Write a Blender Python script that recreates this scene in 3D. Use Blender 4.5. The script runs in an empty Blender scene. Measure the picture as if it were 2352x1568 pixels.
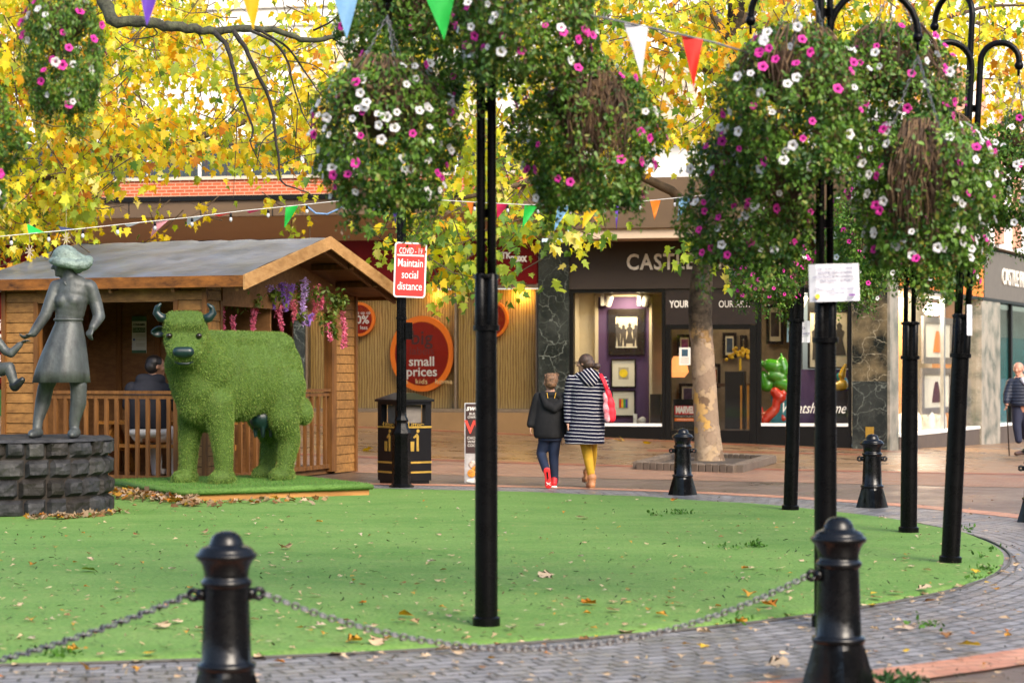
import bpy, bmesh, math, random
import numpy as np
from mathutils import Vector, Matrix, noise
rnd = random.Random(11)
S = bpy.context.scene
COL = S.collection
# ---------------------------------------------------------------- camera constants (photo measured at 2352 px wide)
F, CX, HY, CH = 4573.0, 1176.0, 855.0, 1.5
def at(x, y, Y):
    return Vector(((x - CX) / F * Y, Y, CH - (y - HY) / F * Y))
def gnd(x, y):
    return at(x, y, F * CH / (y - HY))
def sstep(t):
    t = max(0.0, min(1.0, t)); return t * t * (3 - 2 * t)
def gz(X, Y):
    return sstep((Y - 28) / 14) * (0.1 - 0.04 * max(-9, min(16, X)))
# ---------------------------------------------------------------- materials
MATS = {}
def lin(c):
    return tuple(((v / 255.0) / 12.92 if v <= 10.3 else (((v / 255.0) + 0.055) / 1.055) ** 2.4) for v in c)
def mat(name, col, rough=0.6, metal=0.0, var=0.25, scale=6.0, bump=0.0, bscale=None, spec=0.5, col2=None, stretch=None, coat=0.0, rvar=0.0):
    if name in MATS: return MATS[name]
    m = bpy.data.materials.new(name); m.use_nodes = True
    nt = m.node_tree; N = nt.nodes; L = nt.links
    b = N['Principled BSDF']
    b.inputs['Roughness'].default_value = rough; b.inputs['Metallic'].default_value = metal
    b.inputs['Specular IOR Level'].default_value = spec
    b.inputs['Coat Weight'].default_value = coat
    tc = N.new('ShaderNodeTexCoord'); mp = N.new('ShaderNodeMapping'); L.new(tc.outputs['Object'], mp.inputs[0])
    if stretch: mp.inputs['Scale'].default_value = stretch
    nz = N.new('ShaderNodeTexNoise'); nz.inputs['Scale'].default_value = scale; nz.inputs['Detail'].default_value = 6
    nz.inputs['Roughness'].default_value = 0.65
    L.new(mp.outputs[0], nz.inputs['Vector'])
    rp = N.new('ShaderNodeValToRGB')
    c2 = col2 or tuple(min(1, v * (1 + var)) for v in col); c1 = col if col2 else tuple(v * (1 - var) for v in col)
    rp.color_ramp.elements[0].position = 0.3; rp.color_ramp.elements[1].position = 0.7
    rp.color_ramp.elements[0].color = (*c1, 1); rp.color_ramp.elements[1].color = (*c2, 1)
    L.new(nz.outputs[0], rp.inputs[0]); L.new(rp.outputs[0], b.inputs['Base Color'])
    if rvar:
        n9 = N.new('ShaderNodeTexNoise'); n9.inputs['Scale'].default_value = 5; n9.inputs['Detail'].default_value = 7; n9.inputs['Roughness'].default_value = .75; L.new(mp.outputs[0], n9.inputs['Vector'])
        mr9 = N.new('ShaderNodeMapRange'); mr9.inputs[1].default_value = .38; mr9.inputs[2].default_value = .68; mr9.inputs[3].default_value = rough - .06; mr9.inputs[4].default_value = rough + rvar; L.new(n9.outputs[0], mr9.inputs[0]); L.new(mr9.outputs[0], b.inputs['Roughness'])
    if bump:
        n2 = N.new('ShaderNodeTexNoise'); n2.inputs['Scale'].default_value = bscale or scale * 4; n2.inputs['Detail'].default_value = 4
        L.new(mp.outputs[0], n2.inputs['Vector'])
        bp = N.new('ShaderNodeBump'); bp.inputs['Strength'].default_value = bump; bp.inputs['Distance'].default_value = 0.02
        L.new(n2.outputs[0], bp.inputs['Height']); L.new(bp.outputs[0], b.inputs['Normal'])
    MATS[name] = m
    return m
def emat(name, col, strength):
    if name in MATS: return MATS[name]
    m = bpy.data.materials.new(name); m.use_nodes = True
    b = m.node_tree.nodes['Principled BSDF']
    b.inputs['Base Color'].default_value = (*col, 1)
    b.inputs['Emission Color'].default_value = (*col, 1); b.inputs['Emission Strength'].default_value = strength
    MATS[name] = m; return m
def glass(name, tint=(1, 1, 1), refl=0.5):
    if name in MATS: return MATS[name]
    m = bpy.data.materials.new(name); m.use_nodes = True
    nt = m.node_tree; N = nt.nodes; L = nt.links
    for n in list(N):
        if n.type == 'BSDF_PRINCIPLED': N.remove(n)
    out = [n for n in N if n.type == 'OUTPUT_MATERIAL'][0]
    t = N.new('ShaderNodeBsdfTransparent'); t.inputs[0].default_value = (*tint, 1)
    g = N.new('ShaderNodeBsdfGlossy'); g.inputs['Roughness'].default_value = 0.02
    fr = N.new('ShaderNodeFresnel'); fr.inputs[0].default_value = 1.5
    mt = N.new('ShaderNodeMath'); mt.operation = 'MULTIPLY'; mt.inputs[1].default_value = refl * 2
    L.new(fr.outputs[0], mt.inputs[0])
    mx = N.new('ShaderNodeMixShader'); L.new(mt.outputs[0], mx.inputs[0]); L.new(t.outputs[0], mx.inputs[1]); L.new(g.outputs[0], mx.inputs[2])
    L.new(mx.outputs[0], out.inputs[0])
    MATS[name] = m; return m
def leafmat(name, transl=0.45, rough=0.5, spec=0.3):
    """colour read from the mesh's own per-leaf colour attribute"""
    if name in MATS: return MATS[name]
    m = bpy.data.materials.new(name); m.use_nodes = True
    nt = m.node_tree; N = nt.nodes; L = nt.links
    b = N['Principled BSDF']; out = [n for n in N if n.type == 'OUTPUT_MATERIAL'][0]
    a = N.new('ShaderNodeAttribute'); a.attribute_name = 'leafcol'
    L.new(a.outputs['Color'], b.inputs['Base Color'])
    b.inputs['Roughness'].default_value = rough; b.inputs['Specular IOR Level'].default_value = spec
    tr = N.new('ShaderNodeBsdfTranslucent')
    hs = N.new('ShaderNodeHueSaturation'); hs.inputs['Saturation'].default_value = 1.15; hs.inputs['Value'].default_value = 1.25
    L.new(a.outputs['Color'], hs.inputs['Color']); L.new(hs.outputs[0], tr.inputs[0])
    mx = N.new('ShaderNodeMixShader'); mx.inputs[0].default_value = transl
    L.new(b.outputs[0], mx.inputs[1]); L.new(tr.outputs[0], mx.inputs[2]); L.new(mx.outputs[0], out.inputs[0])
    MATS[name] = m; return m
# ---------------------------------------------------------------- things
def tag(o, label=None, cat=None, group=None, kind=None):
    if label: o['label'] = label
    if cat: o['category'] = cat
    if group: o['group'] = group
    if kind: o['kind'] = kind
    return o
def thing(name, label, cat, loc=(0, 0, 0), rotz=0.0, group=None):
    o = bpy.data.objects.new(name, None); COL.objects.link(o)
    o.empty_display_size = 0.1
    o.location = loc; o.rotation_euler = (0, 0, rotz)
    return tag(o, label, cat, group)
def mw(o):
    m = Matrix.LocRotScale(o.location, o.rotation_euler, o.scale)
    return mw(o.parent) @ m if o.parent else m
def link(name, me, parent=None, loc=None):
    o = bpy.data.objects.new(name, me); COL.objects.link(o)
    if parent: o.parent = parent
    if loc is not None: o.location = loc
    return o
def dup(root, loc, rotz, label, group=None, scale=None):
    r = root.copy(); COL.objects.link(r); r.location = loc; r.rotation_euler = (0, 0, rotz); r['label'] = label
    if group: r['group'] = group
    if scale: r.scale = scale
    for ch in list(root.children):
        c = ch.copy(); COL.objects.link(c); c.parent = r
        for g in list(ch.children):
            d = g.copy(); COL.objects.link(d); d.parent = c
    return r
# ---------------------------------------------------------------- mesh builder
class MB:
    def __init__(s, M=None):
        s.v = []; s.f = []; s.mi = []; s.M = M or Matrix.Identity(4); s.cur = 0; s.sm = []
        s.smooth = False
    def add(s, vs, fs):
        b = len(s.v)
        for p in vs: s.v.append(tuple(s.M @ Vector(p)))
        for f in fs:
            s.f.append(tuple(i + b for i in f)); s.mi.append(s.cur); s.sm.append(s.smooth)
        return s
    def box(s, c, d, rot=None):
        x, y, z = d[0] / 2, d[1] / 2, d[2] / 2
        vs = [Vector((a * x, b * y, e * z)) for a in (-1, 1) for b in (-1, 1) for e in (-1, 1)]
        if rot is not None: vs = [rot @ v for v in vs]
        vs = [v + Vector(c) for v in vs]
        return s.add(vs, [(0, 1, 3, 2), (4, 6, 7, 5), (0, 4, 5, 1), (2, 3, 7, 6), (0, 2, 6, 4), (1, 5, 7, 3)])
    def box2(s, x0, x1, y0, y1, z0, z1):
        return s.box(((x0 + x1) / 2, (y0 + y1) / 2, (z0 + z1) / 2), (abs(x1 - x0), abs(y1 - y0), abs(z1 - z0)))
    def beam(s, p0, p1, w, h, up=(0, 0, 1)):
        p0 = Vector(p0); p1 = Vector(p1); d = (p1 - p0); l = d.length; d.normalize()
        u = Vector(up); sd = d.cross(u)
        if sd.length < 1e-4: sd = d.cross(Vector((1, 0, 0)))
        sd.normalize(); u = sd.cross(d)
        vs = []
        for p in (p0, p1):
            for a, b in ((-1, -1), (1, -1), (1, 1), (-1, 1)):
                vs.append(p + sd * (a * w / 2) + u * (b * h / 2))
        return s.add(vs, [(3, 2, 1, 0), (4, 5, 6, 7), (0, 1, 5, 4), (1, 2, 6, 5), (2, 3, 7, 6), (3, 0, 4, 7)])
    def lathe(s, prof, n=24, c=(0, 0, 0), cap=True, ax=None):
        vs = []; fs = []
        c = Vector(c)
        for r, z in prof:
            for k in range(n):
                a = 2 * math.pi * k / n
                v = Vector((r * math.cos(a), r * math.sin(a), z))
                if ax is not None: v = ax @ v
                vs.append(c + v)
        m = len(prof)
        for i in range(m - 1):
            for k in range(n):
                fs.append((i * n + k, i * n + (k + 1) % n, (i + 1) * n + (k + 1) % n, (i + 1) * n + k))
        if cap:
            fs.append(tuple(range(n))[::-1]); fs.append(tuple((m - 1) * n + k for k in range(n)))
        return s.add(vs, fs)
    def tube(s, pts, rs, n=8, cap=True):
        pts = [Vector(p) for p in pts]
        if not hasattr(rs, '__len__'): rs = [rs] * len(pts)
        vs = []; fs = []
        prev = None
        for i, p in enumerate(pts):
            d = (pts[min(i + 1, len(pts) - 1)] - pts[max(i - 1, 0)])
            if d.length < 1e-9: d = Vector((0, 0, 1))
            d.normalize()
            if prev is None:
                a = d.cross(Vector((0, 0, 1)));
                if a.length < 1e-3: a = d.cross(Vector((0, 1, 0)))
            else:
                a = prev - d * prev.dot(d)
            a.normalize(); prev = a; b = d.cross(a)
            for k in range(n):
                t = 2 * math.pi * k / n
                vs.append(p + (a * math.cos(t) + b * math.sin(t)) * rs[i])
        for i in range(len(pts) - 1):
            for k in range(n):
                fs.append((i * n + k, i * n + (k + 1) % n, (i + 1) * n + (k + 1) % n, (i + 1) * n + k))
        if cap:
            fs.append(tuple(range(n))[::-1]); fs.append(tuple((len(pts) - 1) * n + k for k in range(n)))
        return s.add(vs, fs)
    def ell(s, c, r, rot=None, n=16, m=10):
        if not hasattr(r, '__len__'): r = (r, r, r)
        vs = []; fs = []
        c = Vector(c)
        for i in range(m + 1):
            ph = math.pi * i / m
            for k in range(n):
                t = 2 * math.pi * k / n
                v = Vector((r[0] * math.sin(ph) * math.cos(t), r[1] * math.sin(ph) * math.sin(t), r[2] * math.cos(ph)))
                if rot is not None: v = rot @ v
                vs.append(c + v)
        for i in range(m):
            for k in range(n):
                fs.append((i * n + k, (i + 1) * n + k, (i + 1) * n + (k + 1) % n, i * n + (k + 1) % n))
        return s.add(vs, fs)
    def cap(s, p0, p1, r0, r1, n=14):
        """tapered capsule"""
        p0 = Vector(p0); p1 = Vector(p1); d = p1 - p0; l = d.length
        if l < 1e-6: return s.ell(p0, r0)
        d.normalize(); pts = []; rs = []
        for k in range(5):
            a = math.pi / 2 * (1 - k / 4.0)
            pts.append(p0 - d * (r0 * math.sin(a))); rs.append(max(1e-4, r0 * math.cos(a)))
        for k in range(5):
            a = math.pi / 2 * (k / 4.0)
            pts.append(p1 + d * (r1 * math.sin(a))); rs.append(max(1e-4, r1 * math.cos(a)))
        return s.tube(pts, rs, n)
    def limb(s, pts, rs, n=14):
        for i in range(len(pts) - 1): s.cap(pts[i], pts[i + 1], rs[i], rs[i + 1], n)
        return s
    def prism(s, poly, ext):
        """extrude polygon (list of 3-D points) by vector ext"""
        poly = [Vector(p) for p in poly]; e = Vector(ext); n = len(poly)
        vs = poly + [p + e for p in poly]
        fs = [tuple(range(n))[::-1], tuple(range(n, 2 * n))] + [(i, (i + 1) % n, n + (i + 1) % n, n + i) for i in range(n)]
        return s.add(vs, fs)
    def mesh(s, name):
        me = bpy.data.meshes.new(name)
        me.from_pydata(s.v, [], s.f); me.update()
        return me
    def build(s, name, mats, parent=None, world=False, smooth=None, bevel=0):
        me = bpy.data.meshes.new(name)
        vs = s.v
        if world and parent:
            inv = mw(parent).inverted(); vs = [tuple(inv @ Vector(p)) for p in vs]
        me.from_pydata(vs, [], s.f)
        if not isinstance(mats, (list, tuple)): mats = [mats]
        for m in mats: me.materials.append(m)
        me.polygons.foreach_set('material_index', s.mi)
        me.polygons.foreach_set('use_smooth', s.sm if smooth is None else [smooth] * len(s.f))
        me.update()
        bm = bmesh.new(); bm.from_mesh(me); bmesh.ops.recalc_face_normals(bm, faces=bm.faces)
        if bevel: bmesh.ops.bevel(bm, geom=list(bm.edges), offset=bevel, segments=1, affect='EDGES', clamp_overlap=True)
        bm.to_mesh(me); bm.free()
        return link(name, me, parent)
def autosmooth(o, ang=40):
    me = o.data
    for p in me.polygons: p.use_smooth = True
    me.set_sharp_from_angle(angle=math.radians(ang))
    return o
def evalmesh(o):
    dg = bpy.context.evaluated_depsgraph_get(); dg.update()
    return bpy.data.meshes.new_from_object(o.evaluated_get(dg))
def blob(name, mb, vox, m, parent=None, smooth=6, factor=0.5, world=False, disp=None):
    """merge the shapes gathered in mb into ONE continuous skin (voxel remesh, smoothed)"""
    me = mb.mesh(name + '_tmp'); o = link('tmp', me)
    r = o.modifiers.new('r', 'REMESH'); r.mode = 'VOXEL'; r.voxel_size = vox
    if smooth:
        q = o.modifiers.new('s', 'SMOOTH'); q.iterations = smooth; q.factor = factor
    bpy.context.view_layer.update()
    me2 = evalmesh(o); bpy.data.objects.remove(o); bpy.data.meshes.remove(me)
    me2.name = name
    if world and parent: me2.transform(mw(parent).inverted())
    me2.materials.clear()
    for x in (m if isinstance(m, (list, tuple)) else [m]): me2.materials.append(x)
    for p in me2.polygons: p.use_smooth = True; p.material_index = 0
    return link(name, me2, parent)
# ---------------------------------------------------------------- lettering
def text(body, size, m, parent, loc, rot, name='lettering', align='CENTER', bold=0.0, ext=0.002, xs=1.0, shear=0.0, spacing=1.0, line=1.0):
    cu = bpy.data.curves.new(name, 'FONT'); cu.body = body; cu.size = size; cu.align_x = align; cu.align_y = 'CENTER'
    cu.extrude = ext; cu.offset = bold; cu.shear = shear; cu.space_character = spacing; cu.space_line = line
    cu.resolution_u = 3
    o = bpy.data.objects.new('t', cu); COL.objects.link(o); bpy.context.view_layer.update()
    me = evalmesh(o); bpy.data.objects.remove(o); bpy.data.curves.remove(cu)
    me.name = name
    me.transform(Matrix.Diagonal((xs, 1, 1, 1)))
    me.materials.clear(); me.materials.append(m)
    q = link(name, me, parent); q.location = loc; q.rotation_euler = rot
    return q
UP = (math.pi / 2, 0, 0)
# ---------------------------------------------------------------- vectorised leaves
LEAF5 = [(0, 0), (.16, -.06), (.46, .10), (.30, .24), (.56, .56), (.27, .52), (.20, .66), (0, 1.0), (-.20, .66), (-.27, .52), (-.56, .56), (-.30, .24), (-.46, .10), (-.16, -.06)]
LEAF0 = [(0, 0), (.26, .25), (.24, .62), (0, 1.0), (-.24, .62), (-.26, .25)]
LEAF3 = [(0, 0), (.22, .05), (.42, .35), (.2, .42), (0, 1.0), (-.2, .42), (-.42, .35), (-.22, .05)]
def leafmesh(name, P, X, Yv, size, cols, m, outline, cup=0.18, mats=None):
    """P positions (n,3); X side and Yv length axes (n,3) unit; size (n,), cols (n,3)"""
    n = len(P); ol = np.array(outline); k = len(ol)
    loc = np.zeros((k + 1, 3)); loc[:k, :2] = ol; loc[:k, 2] = cup * np.abs(ol[:, 0]) * 1.2 - cup * 0.5 * ol[:, 1] ** 2
    loc[k] = (0, .38, 0)
    Z = np.cross(X, Yv)
    cf_ = np.random.default_rng(n).uniform(-.4, 1.9, n)[:, None, None] if n > 1 else np.ones((1, 1, 1)); wf = np.random.default_rng(n + 1).uniform(.7, 1.1, n)[:, None, None] if n > 1 else np.ones((1, 1, 1))
    V = P[:, None, :] + size[:, None, None] * (wf * loc[None, :, 0, None] * X[:, None, :] + loc[None, :, 1, None] * Yv[:, None, :] + cf_ * loc[None, :, 2, None] * Z[:, None, :])
    V = V.reshape(-1, 3)
    tri = np.array([(k, i, (i + 1) % k) for i in range(k)])
    Fc = (tri[None] + (np.arange(n) * (k + 1))[:, None, None]).reshape(-1, 3)
    me = bpy.data.meshes.new(name)
    me.vertices.add(len(V)); me.vertices.foreach_set('co', V.astype(np.float32).ravel())
    me.loops.add(Fc.size); me.loops.foreach_set('vertex_index', Fc.astype(np.int32).ravel())
    me.polygons.add(len(Fc)); me.polygons.foreach_set('loop_start', np.arange(0, Fc.size, 3, dtype=np.int32))
    me.polygons.foreach_set('loop_total', np.full(len(Fc), 3, dtype=np.int32))
    me.update(calc_edges=True)
    a = me.color_attributes.new('leafcol', 'FLOAT_COLOR', 'POINT')
    c = np.ones((n, k + 1, 4)); c[:, :, :3] = cols[:, None, :]
    a.data.foreach_set('color', c.astype(np.float32).ravel())
    me.materials.append(m)
    return me
def unit(a):
    return a / np.maximum(1e-9, np.linalg.norm(a, axis=1))[:, None]
def leafaxes(rng, n, nrm, down=0.7, jit=0.5):
    """axes for leaves whose faces look along nrm (n,3) and whose tips droop"""
    Yv = unit(np.array([0, 0, -down])[None] + rng.normal(0, jit, (n, 3)))
    nr = unit(nrm + rng.normal(0, jit, (n, 3)))
    X = unit(np.cross(Yv, nr)); return X, Yv
# ================================================================ WORLD, CAMERA
w = bpy.data.worlds.new("World"); S.world = w; w.use_nodes = True
nt = w.node_tree; bg = nt.nodes['Background']
sky = nt.nodes.new('ShaderNodeTexSky'); sky.sky_type = 'NISHITA'; sky.sun_disc = False
SUN_EL, SUN_AZ = math.radians(38), math.radians(148)     # azimuth clockwise from +Y: behind the camera, to the right
sky.sun_elevation = SUN_EL; sky.sun_rotation = SUN_AZ; sky.air_density = 1.0; sky.dust_density = 3.0; sky.ozone_density = 1.0
nt.links.new(sky.outputs[0], bg.inputs['Color']); bg.inputs['Strength'].default_value = 0.15
sl = bpy.data.lights.new('sun', 'SUN'); sl.energy = 1.5; sl.angle = math.radians(30); sl.color = (1.0, 0.90, 0.76)
so = bpy.data.objects.new('sun', sl); COL.objects.link(so)
sv = Vector((math.sin(SUN_AZ) * math.cos(SUN_EL), math.cos(SUN_AZ) * math.cos(SUN_EL), math.sin(SUN_EL)))
so.rotation_euler = sv.to_track_quat('Z', 'Y').to_euler(); so.location = sv * 60
cam = bpy.data.cameras.new('camera'); co = bpy.data.objects.new('camera', cam); COL.objects.link(co)
co.location = (0, 0, CH); co.rotation_euler = (math.pi / 2, 0, 0)
cam.sensor_width = 36; cam.lens = F / 2352 * 36
cam.shift_y = (HY - 784) / 2352.0; cam.clip_end = 2000; cam.clip_start = 0.5
cam.dof.use_dof = True; cam.dof.focus_distance = 22.5; cam.dof.aperture_fstop = 2.9
S.camera = co
S.view_settings.view_transform = 'Standard'; S.view_settings.look = 'None'; S.view_settings.exposure = 1.3
S.view_settings.gamma = 1.0
S.cycles.use_denoising = True
try: S.cycles.denoiser = 'OPENIMAGEDENOISE'
except Exception: pass
S.cycles.max_bounces = 8; S.cycles.transparent_max_bounces = 16; S.cycles.transmission_bounces = 4
S.cycles.sample_clamp_indirect = 6.0; S.cycles.caustics_reflective = False; S.cycles.caustics_refractive = False
# ================================================================ GROUND
def coords_node(nt, polar=None):
    N = nt.nodes; L = nt.links
    g = N.new('ShaderNodeNewGeometry'); s = N.new('ShaderNodeSeparateXYZ'); L.new(g.outputs['Position'], s.inputs[0])
    if not polar: return g.outputs['Position']
    def mth(op, a, b=None):
        n = N.new('ShaderNodeMath'); n.operation = op
        for i, q in enumerate((a, b)):
            if q is None: continue
            if isinstance(q, (int, float)): n.inputs[i].default_value = q
            else: L.new(q, n.inputs[i])
        return n.outputs[0]
    dx = mth('SUBTRACT', s.outputs[0], polar[0]); dy = mth('SUBTRACT', s.outputs[1], polar[1])
    an = mth('MULTIPLY', mth('ARCTAN2', dy, dx), polar[2])
    rr = mth('SQRT', mth('ADD', mth('MULTIPLY', dx, dx), mth('MULTIPLY', dy, dy)))
    c = N.new('ShaderNodeCombineXYZ'); L.new(an, c.inputs[0]); L.new(rr, c.inputs[1])
    return c.outputs[0]
def paver(name, c1, c2, mortar, bw, bh, ms=0.008, rough=0.55, polar=None, bump=0.5, rot=0.0, wet=0.0, rowvar=0.5, nscale=1.2):
    m = bpy.data.materials.new(name); m.use_nodes = True
    nt = m.node_tree; N = nt.nodes; L = nt.links; b = N['Principled BSDF']
    cd = coords_node(nt, polar)
    mp = N.new('ShaderNodeMapping'); mp.inputs['Rotation'].default_value[2] = rot; L.new(cd, mp.inputs[0])
    dn = N.new('ShaderNodeTexNoise'); dn.inputs['Scale'].default_value = 7; L.new(mp.outputs[0], dn.inputs['Vector'])
    ad = N.new('ShaderNodeVectorMath'); ad.operation = 'MULTIPLY_ADD'; ad.inputs[1].default_value = (0.05, 0.045, 0)
    L.new(dn.outputs['Color'], ad.inputs[0]); L.new(mp.outputs[0], ad.inputs[2])
    br = N.new('ShaderNodeTexBrick'); L.new(ad.outputs[0], br.inputs['Vector'])
    br.inputs['Scale'].default_value = 1.0; br.inputs['Brick Width'].default_value = bw; br.inputs['Row Height'].default_value = bh
    br.inputs['Mortar Size'].default_value = ms; br.inputs['Mortar Smooth'].default_value = 0.3
    br.inputs['Color1'].default_value = (*c1, 1); br.inputs['Color2'].default_value = (*c2, 1); br.inputs['Mortar'].default_value = (*mortar, 1)
    nz = N.new('ShaderNodeTexNoise'); nz.inputs['Scale'].default_value = nscale; nz.inputs['Detail'].default_value = 8; nz.inputs['Roughness'].default_value = 0.7
    L.new(coords_node(nt), nz.inputs['Vector'])
    rp = N.new('ShaderNodeValToRGB'); rp.color_ramp.elements[0].position = .3; rp.color_ramp.elements[1].position = .72
    rp.color_ramp.elements[0].color = (1 - rowvar,) * 3 + (1,); rp.color_ramp.elements[1].color = (1.15, 1.15, 1.15, 1)
    L.new(nz.outputs[0], rp.inputs[0])
    mx = N.new('ShaderNodeMix'); mx.data_type = 'RGBA'; mx.blend_type = 'MULTIPLY'; mx.inputs[0].default_value = 1
    L.new(br.outputs['Color'], mx.inputs[6]); L.new(rp.outputs[0], mx.inputs[7]); L.new(mx.outputs[2], b.inputs['Base Color'])
    r2 = N.new('ShaderNodeMapRange'); r2.inputs[1].default_value = .35; r2.inputs[2].default_value = .65
    r2.inputs[3].default_value = rough - wet; r2.inputs[4].default_value = rough + .1
    L.new(nz.outputs[0], r2.inputs[0]); L.new(r2.outputs[0], b.inputs['Roughness'])
    bp = N.new('ShaderNodeBump'); bp.inputs['Strength'].default_value = bump; bp.inputs['Distance'].default_value = 0.012
    n3 = N.new('ShaderNodeTexNoise'); n3.inputs['Scale'].default_value = 15; L.new(coords_node(nt), n3.inputs['Vector'])
    ma = N.new('ShaderNodeMath'); ma.operation = 'MULTIPLY_ADD'; ma.inputs[1].default_value = 1.2; L.new(n3.outputs[0], ma.inputs[0])
    iv = N.new('ShaderNodeMath'); iv.operation = 'SUBTRACT'; iv.inputs[0].default_value = 1.0; L.new(br.outputs['Fac'], iv.inputs[1])
    L.new(iv.outputs[0], ma.inputs[2]); L.new(ma.outputs[0], bp.inputs['Height']); L.new(bp.outputs[0], b.inputs['Normal'])
    return m
LC = (-3.5, 17.8); LR = 7.66           # lawn circle
RC = (-3.5, 17.45)
def sheet(name, fy0, fy1, x0, x1, m, dz, nx=60, ny=12, kind='structure'):
    mb = MB()
    vs = []
    for i in range(nx + 1):
        X = x0 + (x1 - x0) * i / nx
        a, b = fy0(X), fy1(X)
        for j in range(ny + 1):
            Y = a + (b - a) * j / ny
            vs.append((X, Y, gz(X, Y) + dz))
    mb.add(vs, [(i * (ny + 1) + j, (i + 1) * (ny + 1) + j, (i + 1) * (ny + 1) + j + 1, i * (ny + 1) + j + 1) for i in range(nx) for j in range(ny)])
    o = mb.build(name, m); tag(o, kind=kind); return o
def annulus(name, c0, r0, c1, r1, m, dz, n=160, nr=6, kind='structure'):
    vs = []
    for j in range(nr + 1):
        t = j / nr
        for k in range(n):
            a = 2 * math.pi * k / n
            x = (c0[0] + r0 * math.cos(a)) * (1 - t) + (c1[0] + r1 * math.cos(a)) * t
            y = (c0[1] + r0 * math.sin(a)) * (1 - t) + (c1[1] + r1 * math.sin(a)) * t
            vs.append((x, y, gz(x, y) + dz))
    mb = MB(); mb.add(vs, [(j * n + k, j * n + (k + 1) % n, (j + 1) * n + (k + 1) % n, (j + 1) * n + k) for j in range(nr) for k in range(n)])
    o = mb.build(name, m); tag(o, kind=kind); return o
m_tar = paver('tarmac', (.122, .082, .062), (.135, .09, .068), (.118, .078, .06), 30, 30, ms=0, rough=.5, bump=.35, wet=.25, rowvar=.55, nscale=.8)
mbg = MB()
xs = [-400, -150, -60, -30] + [-20 + i for i in range(0, 51)] + [40, 80, 200, 400]
ys = [-300, -80, -20] + [0 + 2 * i for i in range(0, 36)] + [80, 110, 200, 500, 900]
mbg.add([(X, Y, gz(X, Y)) for X in xs for Y in ys], [(i * len(ys) + j, (i + 1) * len(ys) + j, (i + 1) * len(ys) + j + 1, i * len(ys) + j + 1) for i in range(len(xs) - 1) for j in range(len(ys) - 1)])
tag(mbg.build('ground', m_tar), kind='structure')
m_slab = paver('slabs', lin((142, 108, 72)), lin((132, 99, 66)), lin((98, 70, 48)), .6, .45, ms=.006, rough=.42, bump=.25, rot=-.19, wet=.25, rowvar=.5, nscale=.9)
m_block = paver('blocks', lin((154, 118, 94)), lin((138, 98, 77)), lin((92, 66, 52)), .21, .11, ms=.008, rough=.55, bump=.5, rot=.6, wet=.15, rowvar=.45)
m_red = paver('redbrick_paving', lin((150, 78, 48)), lin((130, 64, 42)), lin((92, 54, 38)), .22, .11, ms=.006, rough=.5, bump=.4, rot=-.3, wet=.15, rowvar=.3)
m_sett = paver('setts', (.17, .168, .175), (.27, .265, .275), (.055, .052, .05), .17, .115, ms=.011, rough=.5, polar=(RC[0], RC[1], 8.4), bump=1.0, wet=.22, rowvar=.45, nscale=2.2)
bl = lambda X: 32.3 - .42 * max(-6, X)
sheet('pavement', lambda X: bl(X) + .3, lambda X: 58.0, -12, 22, m_slab, .004, 80, 24)
sheet('brick_band', lambda X: bl(X) - .05, lambda X: bl(X) + .42, -12, 22, m_red, .008, 80, 3)
sheet('brick_paving', lambda X: max(bl(X) - 3.6, 27.9 - .42 * max(-6, X)), lambda X: bl(X) - .05, -12, 22, m_block, .004, 80, 8)
sheet('cross_band', lambda X: 36.6 + .5 * X, lambda X: 37.3 + .5 * X, 2.6, 7.2, m_red, .008, 30, 3)
sheet('shop_band', lambda X: 44.6 - .19 * (X - .6), lambda X: 45.3 - .19 * (X - .6), -12, 9.0, m_red, .008, 60, 3)
annulus('setts_ring', LC, LR - .1, RC, 9.15, m_sett, .006)
annulus('brick_border', RC, 9.15, RC, 9.5, paver('border', lin((196, 140, 112)), lin((176, 116, 90)), lin((120, 90, 72)), .22, .11, ms=.006, rough=.5, bump=.4, rot=-.3, wet=.1, rowvar=.3), .010, nr=2)
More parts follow.
